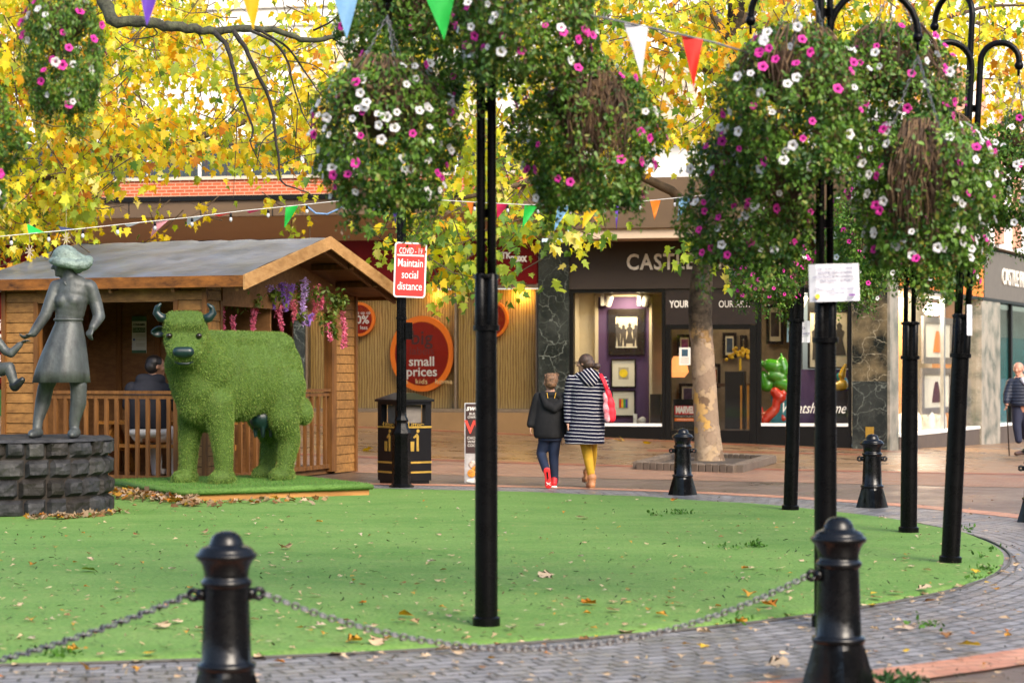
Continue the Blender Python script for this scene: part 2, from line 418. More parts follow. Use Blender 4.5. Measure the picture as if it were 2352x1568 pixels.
# ---- artificial turf lawn
def turfmat(name, ca, cb, cc, scale=(1, 1, 1)):
    m = bpy.data.materials.new(name); m.use_nodes = True
    nt = m.node_tree; N = nt.nodes; L = nt.links; b = N['Principled BSDF']
    tc = N.new('ShaderNodeTexCoord')
    n1 = N.new('ShaderNodeTexNoise'); n1.inputs['Scale'].default_value = .55; n1.inputs['Detail'].default_value = 5; n1.inputs['Roughness'].default_value = .6
    mp = N.new('ShaderNodeMapping'); mp.inputs['Scale'].default_value = (1, 2.2, 1); L.new(tc.outputs['Object'], mp.inputs[0]); L.new(mp.outputs[0], n1.inputs['Vector'])
    n2 = N.new('ShaderNodeTexNoise'); n2.inputs['Scale'].default_value = 38; n2.inputs['Detail'].default_value = 3; L.new(tc.outputs['Object'], n2.inputs['Vector'])
    n3 = N.new('ShaderNodeTexNoise'); n3.inputs['Scale'].default_value = 5; n3.inputs['Detail'].default_value = 6; L.new(tc.outputs['Object'], n3.inputs['Vector'])
    r1 = N.new('ShaderNodeValToRGB'); e = r1.color_ramp.elements
    e[0].position = .3; e[0].color = (*ca, 1); e[1].position = .7; e[1].color = (*cb, 1)
    L.new(n1.outputs[0], r1.inputs[0])
    mx = N.new('ShaderNodeMix'); mx.data_type = 'RGBA'; L.new(r1.outputs[0], mx.inputs[6]); mx.inputs[7].default_value = (*cc, 1)
    r2 = N.new('ShaderNodeMapRange'); r2.inputs[1].default_value = .5; r2.inputs[2].default_value = .75; r2.inputs[4].default_value = .6; L.new(n3.outputs[0], r2.inputs[0])
    L.new(r2.outputs[0], mx.inputs[0])
    m2 = N.new('ShaderNodeMix'); m2.data_type = 'RGBA'; m2.blend_type = 'MULTIPLY'; m2.inputs[0].default_value = .55
    r3 = N.new('ShaderNodeValToRGB'); r3.color_ramp.elements[0].position = .3; r3.color_ramp.elements[1].position = .7
    r3.color_ramp.elements[0].color = (.45, .5, .4, 1); r3.color_ramp.elements[1].color = (1.25, 1.2, 1.2, 1)
    L.new(n2.outputs[0], r3.inputs[0]); L.new(mx.outputs[2], m2.inputs[6]); L.new(r3.outputs[0], m2.inputs[7]); L.new(m2.outputs[2], b.inputs['Base Color'])
    b.inputs['Roughness'].default_value = .75; b.inputs['Specular IOR Level'].default_value = .25
    bp = N.new('ShaderNodeBump'); bp.inputs['Strength'].default_value = .8; bp.inputs['Distance'].default_value = .015
    L.new(n2.outputs[0], bp.inputs['Height']); L.new(bp.outputs[0], b.inputs['Normal'])
    return m
m_turf = turfmat('turf', (.098, .220, .040), (.160, .285, .068), (.205, .285, .085))
mb = MB(); n = 220; rings = [0, 2, 4, 5.5, 6.6, 7.2, 7.5, 7.64, 7.67, 7.68]
vs = [(LC[0], LC[1], .03)]
for r in rings[1:]:
    for k in range(n):
        a = 2 * math.pi * k / n; wob = .035 * noise.noise((math.cos(a) * 5, math.sin(a) * 5, 0)) if r > 7 else 0
        z = .032 + .012 * noise.noise((r * math.cos(a) * .9, r * math.sin(a) * .9, 3)) if r < 7.67 else (.018 if r < 7.675 else .0)
        vs.append((LC[0] + (r + wob) * math.cos(a), LC[1] + (r + wob) * math.sin(a), z))
fs = [(0, 1 + k, 1 + (k + 1) % n) for k in range(n)]
for j in range(len(rings) - 2):
    fs += [(1 + j * n + k, 1 + (j + 1) * n + k, 1 + (j + 1) * n + (k + 1) % n, 1 + j * n + (k + 1) % n) for k in range(n)]
mb.smooth = True; mb.add(vs, fs)
tag(mb.build('lawn', m_turf), kind='structure')
# dark rubber edging strip around the lawn
mb = MB(); mb.smooth = True
mb.tube([(LC[0] + 7.72 * math.cos(2 * math.pi * k / 180), LC[1] + 7.72 * math.sin(2 * math.pi * k / 180), .012 + .008 * noise.noise((k * .13, 1, 1))) for k in range(181)], .010, 6)
tag(mb.build('lawn_edging', mat('edging', (.085, .08, .072), .8)), kind='structure')
# ================================================================ BUILDINGS
FA = -math.atan(.19); FN = math.sqrt(1 + .19 ** 2); FO = Vector((0.6, 46.0, 0))
def _fy(x, d): return (46.114 - d * FN) / (1 + .19 * (x - CX) / F)
def fs(x, d=0):
    Y = _fy(x, d); X = (x - CX) / F * Y
    v = Vector((X, Y, 0)) - FO
    return v.x * math.cos(FA) + v.y * math.sin(FA)
def fz(x, y, d=0): return CH - (y - HY) / F * _fy(x, d)
def fr(x0, x1, y0, y1, d=0):
    xm = (x0 + x1) / 2
    return fs(x0, d), fs(x1, d), fz(xm, y1, d), fz(xm, y0, d)
def fbox(mb, x0, x1, y0, y1, d0, d1, low=None):
    """box on the facade; d = metres in front of the facade plane"""
    a, b, z0, z1 = fr(x0, x1, y0, y1, d1)
    if low is not None: z0 = low
    mb.box2(a, b, -d1, -d0, z0, z1); return mb
def veined(name, base, base2, vein, scale=1.1, rough=.18, amt=.9):
    m = bpy.data.materials.new(name); m.use_nodes = True
    nt = m.node_tree; N = nt.nodes; L = nt.links; b = N['Principled BSDF']
    tc = N.new('ShaderNodeTexCoord'); nz = N.new('ShaderNodeTexNoise'); nz.inputs['Scale'].default_value = 1.6; nz.inputs['Detail'].default_value = 5
    L.new(tc.outputs['Object'], nz.inputs['Vector'])
    ad = N.new('ShaderNodeVectorMath'); ad.operation = 'MULTIPLY_ADD'; ad.inputs[1].default_value = (.8, .8, .8)
    L.new(nz.outputs['Color'], ad.inputs[0]); L.new(tc.outputs['Object'], ad.inputs[2])
    prev = None
    for sc, wd in ((scale * 1.5, .016), (scale * 4.2, .018)):
        v = N.new('ShaderNodeTexVoronoi'); v.feature = 'DISTANCE_TO_EDGE'; v.inputs['Scale'].default_value = sc; L.new(ad.outputs[0], v.inputs['Vector'])
        mr = N.new('ShaderNodeMapRange'); mr.inputs[1].default_value = 0; mr.inputs[2].default_value = wd; mr.inputs[3].default_value = amt; mr.inputs[4].default_value = 0
        L.new(v.outputs['Distance'], mr.inputs[0])
        if prev is None: prev = mr.outputs[0]
        else:
            q = N.new('ShaderNodeMath'); q.operation = 'MULTIPLY_ADD'; q.inputs[1].default_value = .45; L.new(mr.outputs[0], q.inputs[0]); L.new(prev, q.inputs[2]); q.use_clamp = True; prev = q.outputs[0]
    n2 = N.new('ShaderNodeTexNoise'); n2.inputs['Scale'].default_value = 2.2; n2.inputs['Detail'].default_value = 6; L.new(tc.outputs['Object'], n2.inputs['Vector'])
    rp = N.new('ShaderNodeValToRGB'); rp.color_ramp.elements[0].position = .42; rp.color_ramp.elements[1].position = .66
    rp.color_ramp.elements[0].color = (*base, 1); rp.color_ramp.elements[1].color = (*base2, 1); L.new(n2.outputs[0], rp.inputs[0])
    n4 = N.new('ShaderNodeTexNoise'); n4.inputs['Scale'].default_value = 3; L.new(tc.outputs['Object'], n4.inputs['Vector'])
    mk = N.new('ShaderNodeMath'); mk.operation = 'MULTIPLY'; L.new(prev, mk.inputs[0]); L.new(n4.outputs[0], mk.inputs[1])
    m3 = N.new('ShaderNodeMath'); m3.operation = 'MULTIPLY'; m3.inputs[1].default_value = 1.5; m3.use_clamp = True; L.new(mk.outputs[0], m3.inputs[0])
    mx = N.new('ShaderNodeMix'); mx.data_type = 'RGBA'; L.new(m3.outputs[0], mx.inputs[0]); L.new(rp.outputs[0], mx.inputs[6]); mx.inputs[7].default_value = (*vein, 1)
    L.new(mx.outputs[2], b.inputs['Base Color']); b.inputs['Roughness'].default_value = rough
    return m
def brickmat(name, c1, c2, mortar, bw=.225, bh=.075, ms=.01, axis='XZ'):
    m = bpy.data.materials.new(name); m.use_nodes = True
    nt = m.node_tree; N = nt.nodes; L = nt.links; b = N['Principled BSDF']
    tc = N.new('ShaderNodeTexCoord'); sp = N.new('ShaderNodeSeparateXYZ'); L.new(tc.outputs['Object'], sp.inputs[0])
    cb = N.new('ShaderNodeCombineXYZ'); L.new(sp.outputs[0 if axis[0] == 'X' else 1], cb.inputs[0]); L.new(sp.outputs[2], cb.inputs[1])
    br = N.new('ShaderNodeTexBrick'); L.new(cb.outputs[0], br.inputs['Vector']); br.inputs['Scale'].default_value = 1
    br.inputs['Brick Width'].default_value = bw; br.inputs['Row Height'].default_value = bh; br.inputs['Mortar Size'].default_value = ms
    br.inputs['Color1'].default_value = (*c1, 1); br.inputs['Color2'].default_value = (*c2, 1); br.inputs['Mortar'].default_value = (*mortar, 1)
    L.new(br.outputs['Color'], b.inputs['Base Color']); b.inputs['Roughness'].default_value = .85
    return m
m_marble = veined('green_marble', (.006, .009, .007), (.028, .032, .027), (.24, .26, .22), 1.3, .3)
m_marble2 = veined('gold_marble', (.010, .012, .009), (.17, .13, .07), (.45, .40, .28), 1.2, .2)
m_marble3 = veined('pale_marble', (.34, .30, .24), (.10, .11, .085), (.5, .47, .4), 1.9, .3, .8)
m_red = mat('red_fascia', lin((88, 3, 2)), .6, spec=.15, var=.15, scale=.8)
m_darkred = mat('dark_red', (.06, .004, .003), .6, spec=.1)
m_tan = mat('tan_riser', lin((122, 94, 58)), .5, var=.12, scale=2)
m_canopy = mat('canopy_brown', lin((98, 78, 56)), .5, var=.15, scale=.6)
m_black = mat('black_frame', (.005, .0045, .004), .35, spec=.25, var=.2)
m_soffit = mat('soffit_beige', lin((200, 178, 152)), .7, var=.08, scale=.7)
m_white = mat('white_render', (.80, .79, .75), .8, var=.05, scale=.4)
m_beige = mat('beige_panel', (.58, .50, .38), .7, var=.06, scale=.6)
m_brick = brickmat('orange_brick', lin((196, 92, 52)), lin((178, 78, 44)), lin((205, 160, 130)))
m_fascia = mat('gallery_fascia', lin((58, 50, 43)), .6, spec=.2, var=.1, scale=1)
m_cream = mat('cream_wall', (.62, .53, .37), .8, var=.06)
m_purple = mat('purple_panel', lin((84, 58, 98)), .7, var=.12, scale=1.5)
m_lettw = mat('letter_white', (.78, .74, .66), .4, var=.04)
m_orange = mat('orange_ring', (.98, .20, .005), .4, var=.06)
m_signred = mat('sign_red', (.27, .012, .002), .4, spec=.2, var=.08)
m_steel = mat('brushed_steel', (.5, .5, .5), .3, metal=.9, var=.1)
g_win = glass('window_glass', (.97, .98, .97), .35)
g_up = glass('upper_glass', (.55, .6, .62), 1.0)
# wood-grain window film: fine wavy vertical lines
def grainmat():
    m = bpy.data.materials.new('woodgrain_film'); m.use_nodes = True
    nt = m.node_tree; N = nt.nodes; L = nt.links; b = N['Principled BSDF']
    tc = N.new('ShaderNodeTexCoord'); mp = N.new('ShaderNodeMapping'); mp.inputs['Scale'].default_value = (1, 1, .16); L.new(tc.outputs['Object'], mp.inputs[0])
    wv = N.new('ShaderNodeTexWave'); wv.inputs['Scale'].default_value = 5.0; wv.inputs['Distortion'].default_value = 5.5; wv.inputs['Detail'].default_value = 3; wv.inputs['Detail Scale'].default_value = 1.6
    L.new(mp.outputs[0], wv.inputs['Vector'])
    rp = N.new('ShaderNodeValToRGB'); rp.color_ramp.elements[0].color = (*lin((136, 102, 48)), 1); rp.color_ramp.elements[1].color = (*lin((196, 160, 94)), 1)
    L.new(wv.outputs[0], rp.inputs[0]); L.new(rp.outputs[0], b.inputs['Base Color']); b.inputs['Roughness'].default_value = .5
    return m
m_grain = grainmat()
def lamp(name, typ, loc, energy, col, size=.3, target=None, spot=None):
    l = bpy.data.lights.new(name, typ); l.energy = energy; l.color = col
    if typ == 'AREA': l.size = size
    else: l.shadow_soft_size = size
    o = bpy.data.objects.new(name, l); COL.objects.link(o); o.location = loc
    if target is not None: o.rotation_euler = (Vector(loc) - Vector(target)).to_track_quat('Z', 'Y').to_euler()
    return o
def fw(s, d, z):   # facade local -> world
    return Matrix.Translation(FO) @ Matrix.Rotation(FA, 4, 'Z') @ Vector((s, -d, z))
# ---------------------------------------------------------------- discount store, left
store = thing('shop_building', 'long store front with dark red fascia, tan patterned windows and brown canopy', 'shop', FO, FA)
a, b_, _, _ = fr(-260, 1236, 500, 900)
mb = MB(); fbox(mb, -260, 1236, 553, 657, -.4, .12); mb.build('fascia', m_red, store)
mb = MB(); fbox(mb, -260, 1236, 657, 666, -.2, .16); mb.build('fascia_trim', mat('trim_brown', (.09, .06, .035), .5), store)
mb = MB(); fbox(mb, -260, 1306, 460, 497, .2, 1.5); mb.build('canopy', m_canopy, store)
mb = MB(); fbox(mb, -260, 1306, 449, 460, 0, 1.56); mb.build('canopy_capping', m_black, store)
for k in range(9):
    mb = MB(); x = -200 + k * 165; fbox(mb, x, x + 2, 461, 496, 1.50, 1.505); mb.build('panel_joint', m_black, store)
# sloping soffit under the canopy
s0, s1 = fs(-260), fs(1306); zA = fz(600, 497, 1.5); zB = fz(600, 556, .1)
mb = MB(); mb.prism([(s0, -1.42, zA), (s0, -.10, zB), (s0, -.10, zA + .05), (s0, -1.42, zA + .05)], (s1 - s0, 0, 0)); mb.build('soffit', m_soffit, store)
mb = MB(); fbox(mb, -260, 1250, 413, 449.5, -.6, 1.0); mb.build('brick_parapet', m_brick, store)
mb = MB(); fbox(mb, -260, 1250, 405, 412.5, -.6, 1.05); mb.build('coping', m_beige, store)
win = MB(); fbox(win, 700, 1236, 666, 944, -.32, -.25); wpan = win.build('window_film', m_grain, store)
mb = MB()
for x in (704, 806, 1046, 1232): fbox(mb, x - 2.2, x + 2.2, 666, 944, -.24, .03)
fbox(mb, 700, 1236, 938, 946, -.24, .06); fr_ = mb.build('window_frame', mat('frame_brown', (.12, .085, .05), .5), store)
mb = MB(); fbox(mb, 708, 1230, 668, 938, -.012, 0); mb.build('window_pane', g_win, store)
mb = MB(); fbox(mb, 700, 1236, 946.5, 1010, -.4, .10, low=-.3); mb.build('stall_riser', m_tan, store)
mb = MB(); fbox(mb, 640, 700, 666, 1010, -.4, .05, low=-.3); mb.build('pillar', m_marble, store)
# entrance recess seen through the kiosk
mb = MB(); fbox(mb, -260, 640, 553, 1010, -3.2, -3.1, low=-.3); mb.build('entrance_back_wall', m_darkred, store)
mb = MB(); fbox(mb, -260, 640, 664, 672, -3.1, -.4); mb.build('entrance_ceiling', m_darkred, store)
mb = MB(); mb.ell((fs(592, -1.5), 1.2, fz(592, 764, -1.2) + .05), (.07, .07, .05)); mb.build('downlight', emat('bulb_warm', (1, .8, .5), 6), store)
mb = MB(); fbox(mb, 250, 520, 666, 1010, -.3, -.2, low=-.3); mb.build('door_panel', mat('dk_glass', (.02, .012, .01), .15), store)
mb = MB(); fbox(mb, -60, 30, 664, 880, -.3, -.1); mb.build('window_poster', m_red, store)
text("big\nlabels\nsmall\nprices", .42, m_lettw, store, (fs(16), .085, fz(6, 800)), UP, 'poster_lettering', align='RIGHT', line=.9)
# upper storey of the store: glazed shop windows with shelves behind
mb = MB(); fbox(mb, -260, 1306, 318, 405, -1.6, -1.5); mb.build('upper_back_wall', mat('dim_interior', (.10, .085, .07), .8), store)
mb = MB(); fbox(mb, -260, 1306, 404, 412, -1.5, -.62); mb.build('upper_floor', mat('dim_floor', (.2, .17, .14), .8), store)
mb = MB()
for x in range(-250, 1310, 118): fbox(mb, x - 3, x + 3, 318, 405, -.30, -.20)
fbox(mb, -260, 1306, 312, 320, -.32, -.18); mb.build('upper_window_frame', m_white, store)
mb = MB(); fbox(mb, -260, 1306, 320, 405, -.26, -.25); mb.build('upper_window_pane', g_up, store)
shc = [(.6, .06, .05), (.05, .2, .5), (.7, .68, .6), (.1, .35, .45), (.55, .35, .1)]
for i, x in enumerate((300, 345, 395, 470, 520)):
    mb = MB()
    for j in range(5):
        mb.cur = j % 5
        fbox(mb, x + j * 8, x + j * 8 + 7, 362 + 6 * ((i + j) % 3), 404, -1.2, -.9)
    mb.build('stock', [mat('stock%d' % q, shc[q], .6) for q in range(5)], store)
# ---- white office block above and behind
office = thing('office_block', 'pale high building rising above the shop canopy behind the yellow leaves', 'building', FO, FA)
mb = MB(); fbox(mb, -900, 2000, -900, 312, -6, -.34); fbox(mb, 1309, 2000, 312.5, 452, -6, -.62); mb.build('wall', m_white, office)
for k, (x0, x1, y0, y1) in enumerate([(698, 836, 112, 300), (938, 1092, 150, 312), (1215, 1370, 118, 312), (200, 330, 120, 300), (1480, 1600, 130, 312)]):
    mb = MB(); fbox(mb, x0, x1, y0, y1, -.33, -.24); p = mb.build('beige_panel', m_beige, office)
    for i in range(4):
        for j in range(4):
            mb = MB()
            cx = x0 + (i + .5) * (x1 - x0) / 4; cy = y0 + (j + .5) * (y1 - y0) / 4
            c = Vector((fs(cx, -.23), .235, fz(cx, cy, -.23)))
            mb.tube([c + Vector((.13 * math.cos(q * math.pi / 8), 0, .13 * math.sin(q * math.pi / 8))) for q in range(17)], .012, 5)
            mb.build('ring_relief', mat('ring_beige', (.45, .38, .28), .7), p)
for k, (x0, x1, y0, y1) in enumerate([(560, 690, 70, 150), (360, 540, 76, 150), (860, 930, 0, 110), (1120, 1200, -10, 90), (1400, 1470, 30, 280), (1640, 1760, 80, 300)]):
    mb = MB(); fbox(mb, x0, x1, y0, y1, -.33, -.26); f = mb.build('window_frame', m_white, office)
    mb = MB(); fbox(mb, x0 + 5, x1 - 5, y0 + 5, y1 - 5, -.25, -.24); mb.build('pane', mat('office_glass', (.35, .36, .36), .12, var=.1), f)
for y in (-60, 18, 60, 104):
    mb = MB(); fbox(mb, -900, 2000, y, y + 3, -.33, -.27); mb.build('string_course', mat('course_grey', (.5, .48, .44), .8), office)
# ---- round signs in the store window
def oval_sign(name, label, cx, cy, rx, ry):
    c = Vector((fs(cx, -.1), .10, fz(cx, cy, -.1)))
    t = thing(name, label, 'sign', fw(c.x, -c.y, c.z), FA)
    k = _fy(cx, -.1) / F; rx *= k; ry *= k
    mb = MB(); mb.prism([(rx * math.cos(i * math.pi / 24), -.05, ry * math.sin(i * math.pi / 24)) for i in range(48)], (0, .13, 0)); mb.build('rim', m_orange, t)
    mb = MB(); mb.prism([(.84 * rx * math.cos(i * math.pi / 24), -.06, .84 * ry * math.sin(i * math.pi / 24)) for i in range(48)], (0, .008, 0)); mb.build('face', m_signred, t)
    return t
m_brown = mat('letter_brown', (.06, .008, .004), .5); m_brown2 = mat('letter_brown2', (.14, .014, .006), .5)
t = oval_sign('round_sign', 'large orange ringed oval sign with words about big labels and small prices', 970, 812, 75, 87)
text('big', .46, m_brown, t, (0, -.064, .36), UP, bold=.006); text('labels', .27, m_brown2, t, (0, -.064, .06), UP)
text('small', .31, m_lettw, t, (0, -.064, -.19), UP, bold=.004); text('prices', .31, m_lettw, t, (0, -.064, -.43), UP, bold=.004)
t = oval_sign('round_sign', 'small orange ringed sign reading up to 60% less, beside the kiosk post', 826, 733, 36, 39)
text('always up to', .11, m_lettw, t, (0, -.064, .15), UP); text('60%', .27, m_lettw, t, (0.02, -.064, -.02), UP, bold=.004); text('less', .13, m_lettw, t, (.12, -.064, -.2), UP)
t = oval_sign('round_sign', 'small orange ringed sign half hidden behind the foreground black post', 1131, 733, 37, 43)
text('s   kids   home', .17, mat('letter_tan', (.35, .24, .10), .5), store, (fs(985), -.005, fz(985, 876)), UP, 'window_lettering', spacing=1.1)
# shop name on the fascia
t = thing('shop_name_sign', 'pale lettering of the store name on the dark red fascia end', 'sign', fw(fs(1186), .13, fz(1186, 592)), FA)
mb = MB(); mb.box2(-.43, .50, -.03, 0, -.63, .38); mb.build('panel', mat('red2', lin((92, 2, 2)), .5, spec=.15), t)
text('TK', .20, m_lettw, t, (-.21, -.035, .04), UP, bold=.008, xs=.9); text('maxx', .25, m_lettw, t, (.08, -.035, -.02), UP, bold=.012, xs=.72, spacing=.9)
for xl, en in ((745, 9), (1000, 8), (1195, 14)):
    lamp('window_downlight', 'POINT', fw(fs(xl), -.12, fz(xl, 676)), en, (1, .60, .14), .16)
mb = MB(); fbox(mb, -40, 14, 895, 1010, .1, .6, low=-.1); o = mb.build('green_cabinet', mat('cab_green', (.01, .10, .012), .5), None); 
o.matrix_world = Matrix.Translation(FO) @ Matrix.Rotation(FA, 4, 'Z'); tag(o, 'dark green cabinet standing left of the wooden kiosk', 'cabinet')
# ---------------------------------------------------------------- art gallery
gal = thing('gallery_building', 'art gallery front with dark fascia, black frames and lit picture windows', 'shop', FO, FA)
mb = MB(); fbox(mb, 1307, 1956, 545, 662, -.4, .10); mb.build('fascia', m_fascia, gal)
mb = MB(); fbox(mb, 1307, 1956, 405, 521, -.3, 1.2); mb.build('canopy', m_canopy, gal)
mb = MB(); fbox(mb, 1307, 1956, 521.5, 545, -.3, 1.1); mb.build('soffit', m_soffit, gal)
mb = MB(); fbox(mb, 1236.5, 1306.5, 556, 1010, -.4, .16, low=-.3); mb.build('marble_pillar', m_marble, gal)
mb = MB(); fbox(mb, 1957, 2038, 545, 875, -.5, .12); mb.build('marble_pillar', m_marble2, gal)
mb = MB(); fbox(mb, 1957, 2038, 875.5, 1040, -.5, .12, low=-.4); mb.build('marble_base', m_marble, gal)
mb = MB(); fbox(mb, 1988, 2007, 980, 1005, .12, .15); mb.build('brass_plate', mat('brass', (.6, .36, .06), .3, metal=.8), gal)
for x0, x1 in ((1307, 1528), (1738, 1956)):
    mb = MB(); fbox(mb, x0, x0 + 10, 663, 1040, -.2, .06, low=-.35); fbox(mb, x1 - 8, x1, 663, 1040, -.2, .06, low=-.35)
    fbox(mb, x0 + 10, x1 - 8, 663, 672, -.2, .06); fbox(mb, x0 + 10, x1 - 8, 979, 1040, -.2, .07, low=-.35); w_ = mb.build('window_frame', m_black, gal)
    mb = MB(); fbox(mb, x0 + 10, x1 - 8, 673, 977, -.05, -.04); mb.build('pane', g_win, w_)
    mb = MB(); fbox(mb, x0 + 10, x1 - 8, 972, 978.5, -.19, .09); mb.build('sill', m_white, w_)
mb = MB(); fbox(mb, 1528.5, 1737.5, 663, 745, -.2, .04); mb.build('transom_panel', mat('transom', (.022, .014, .012), .35), gal)
mb = MB(); fbox(mb, 1528.5, 1540, 745.5, 1020, -.2, .05, low=-.35); fbox(mb, 1722, 1737.5, 745.5, 1020, -.2, .05, low=-.35); fbox(mb, 1540.5, 1721.5, 745.5, 756, -.2, .05); fbox(mb, 1540.5, 1721.5, 988, 1020, -.2, .05, low=-.35)
d_ = mb.build('door', m_black, gal)
mb = MB(); fbox(mb, 1541, 1721, 756.5, 987.5, -.07, -.06); mb.build('door_pane', g_win, d_)
mb = MB(); fbox(mb, 1618, 1624, 757, 987, -.10, .0); mb.build('door_stile', m_black, d_)
text('CASTLE FINE ART', .50, mat('letter_stone', (.62, .57, .47), .5), gal, (fs(1440), -.12, fz(1480, 604)), UP, 'fascia_lettering', align='LEFT', bold=.010, ext=.02, xs=.84, spacing=1.12)
text('YOUR HOME,', .22, m_lettw, gal, (fs(1587), -.05, fz(1587, 699)), UP, 'transom_lettering', bold=.006, xs=.72)
text('OUR ART.', .22, m_lettw, gal, (fs(1687), -.05, fz(1687, 699)), UP, 'transom_lettering', xs=.72)
text('Whatshisname', .34, m_lettw, gal, (fs(1866), .030, fz(1866, 938)), UP, 'window_lettering', shear=.45, xs=.72)
# interior
zf = fz(1630, 1012)
mb = MB(); s0, s1 = fs(1315), fs(1815); ztop = fz(1630, 660)
mb.box2(s0, s1, 4.0, 4.1, zf, ztop); mb.build('back_wall', mat('rear_wall', (.30, .24, .17), .8), gal)
mb = MB(); mb.box2(s0, s1, .21, 4.0, ztop - .06, ztop); mb.build('ceiling', mat('ceil_white', (.6, .57, .5), .8), gal)
mb = MB(); mb.box2(s0, s1, .21, 4.0, zf - .3, zf + .02); mb.build('interior_floor', mat('floor_wood', (.13, .075, .04), .35), gal)
mb = MB(); mb.box2(s0 - .1, s0, .21, 4.1, zf, ztop); mb.box2(s1, s1 + .1, 1.2, 4.1, zf, ztop); mb.build('side_wall', m_cream, gal)
mb = MB(); fbox(mb, 1374, 1490, 682, 980, -1.1, -1.0); mb.build('display_panel', m_purple, gal)
mb = MB(); fbox(mb, 1366, 1373, 676, 980, -1.1, -.9); fbox(mb, 1491, 1497, 676, 980, -1.1, -.9); fbox(mb, 1366, 1497, 675, 681, -1.1, -.9); mb.build('display_trim', m_cream, gal)
mb = MB(); fbox(mb, 1318, 1365, 672, 980, -1.15, -1.05); fbox(mb, 1498, 1530, 672, 980, -2.6, -2.5); mb.build('partition', m_cream, gal)
mb = MB(); fbox(mb, 1493, 1518, 905, 980, -.8, -.3); mb.build('plinth', mat('plinth_brown', (.035, .02, .016), .4), gal)
mb = MB(); fbox(mb, 1855, 1950, 672, 845, -1.1, -1.0); mb.build('display_panel', m_black, gal)
mb = MB(); fbox(mb, 1815, 1950, 848, 980, -1.1, -1.0); mb.build('display_panel', m_purple, gal)
mb = MB(); mb.box2(fs(1815) + .01, fs(1950), .21, 1.15, zf - .3, zf + .02); mb.box2(fs(1815) + .01, fs(1950), .21, 1.15, ztop - .06, ztop); mb.build('window_box', mat('box_grey', (.2, .17, .14), .6), gal)
# reception desk, chairs' worth of dim furniture deeper inside
mb = MB(); fbox(mb, 1665, 1710, 853, 985, -2.2, -1.6); mb.build('desk', mat('desk_dark', (.015, .012, .011), .35), gal)
mb = MB(); fbox(mb, 1620, 1760, 880, 888, -3.2, -2.6); mb.build('table', mat('table_wood', (.12, .06, .03), .4), gal)
for x0 in (1700, 1716):
    mb = MB(); fbox(mb, x0, x0 + 4, 885, 985, -1.4, -1.3); mb.build('easel_strut', mat('amber_wood', (.6, .25, .03), .4), gal)
mb = MB(); mb.lathe([(.16, 0), (.26, .12), (.22, .32), (.10, .5)], 16, (fs(1557, -2.2), 2.2, fz(1557, 866, -2.2))); mb.build('lamp_shade', emat('lamp_orange', (1, .34, .10), .6), gal)
mb = MB()
for q in range(26):
    a = q * 2.4; r_ = .06 + .011 * q; mb.ell((fs(1700, -2) + r_ * math.cos(a), 2 + .5 * r_ * math.sin(a), fz(1700, 835, -2) + .34 - .008 * q + .07 * math.sin(q * 5)), (.045, .03, .04), None, 8, 5)
mb.tube([(fs(1700, -2), 2, fz(1700, 850, -2)), (fs(1700, -2), 2, fz(1700, 832, -2) + .1)], .03, 6)
mb.build('flower_spray', mat('yellow_bloom', (.8, .5, .02), .5), gal)
def spot(x, y, d, tilt):
    c = Vector((fs(x, -d), d, fz(x, y, -d)))
    mb = MB(); mb.box2(c.x - .13, c.x - .05, d - .05, d + .05, c.z - .12, c.z + .16)
    mb.lathe([(.06, -.14), (.085, -.12), (.085, .1), (.05, .14)], 14, c + Vector((.06, 0, 0)), ax=Matrix.Rotation(tilt, 3, 'X') @ Matrix.Rotation(.35, 3, 'Y'))
    return mb.build('track_spotlight', mat('spot_white', (.75, .73, .68), .4), gal)
spot(1393, 690, .8, .5); spot(1477, 690, .8, .5); spot(1838, 692, .8, .5); spot(1468, 966, .8, 1.4)
def framed(label, x0, x1, y0, y1, d, fwid, mats, art=None, mount=None):
    a, b, z0, z1 = fr(x0, x1, y0, y1, -d)
    c = Vector(((a + b) / 2, d, (z0 + z1) / 2)); W = (b - a) / 2; H = (z1 - z0) / 2
    t = thing('framed_print', label, 'picture', fw(c.x, -c.y, c.z), FA, 'framed pictures shown in the gallery')
    mb = MB(); mb.box2(-W, W, -.05, 0, H - fwid, H); mb.box2(-W, W, -.05, 0, -H, -H + fwid); mb.box2(-W, -W + fwid, -.05, 0, -H + fwid, H - fwid); mb.box2(W - fwid, W, -.05, 0, -H + fwid, H - fwid)
    mb.build('frame', mats[0], t)
    mb = MB(); mb.box2(-W + fwid, W - fwid, -.02, 0, -H + fwid, H - fwid); mb.build('mount', mats[1], t)
    if mount:
        mw_, mh = (W - fwid) * mount, (H - fwid) * mount
        mb = MB(); mb.box2(-mw_, mw_, -.024, -.0205, -mh, mh); mb.build('print', mats[2], t)
    return t, W, H
m_fdark = mat('frame_dark', (.02, .014, .012), .25); m_mount = mat('mount_ivory', (.72, .68, .56), .8, var=.04); m_sepia = mat('print_sepia', (.62, .54, .40), .7, var=.1)
m_sil = mat('silhouette', (.05, .04, .035), .7); m_grey = mat('print_grey', (.42, .38, .28), .7)
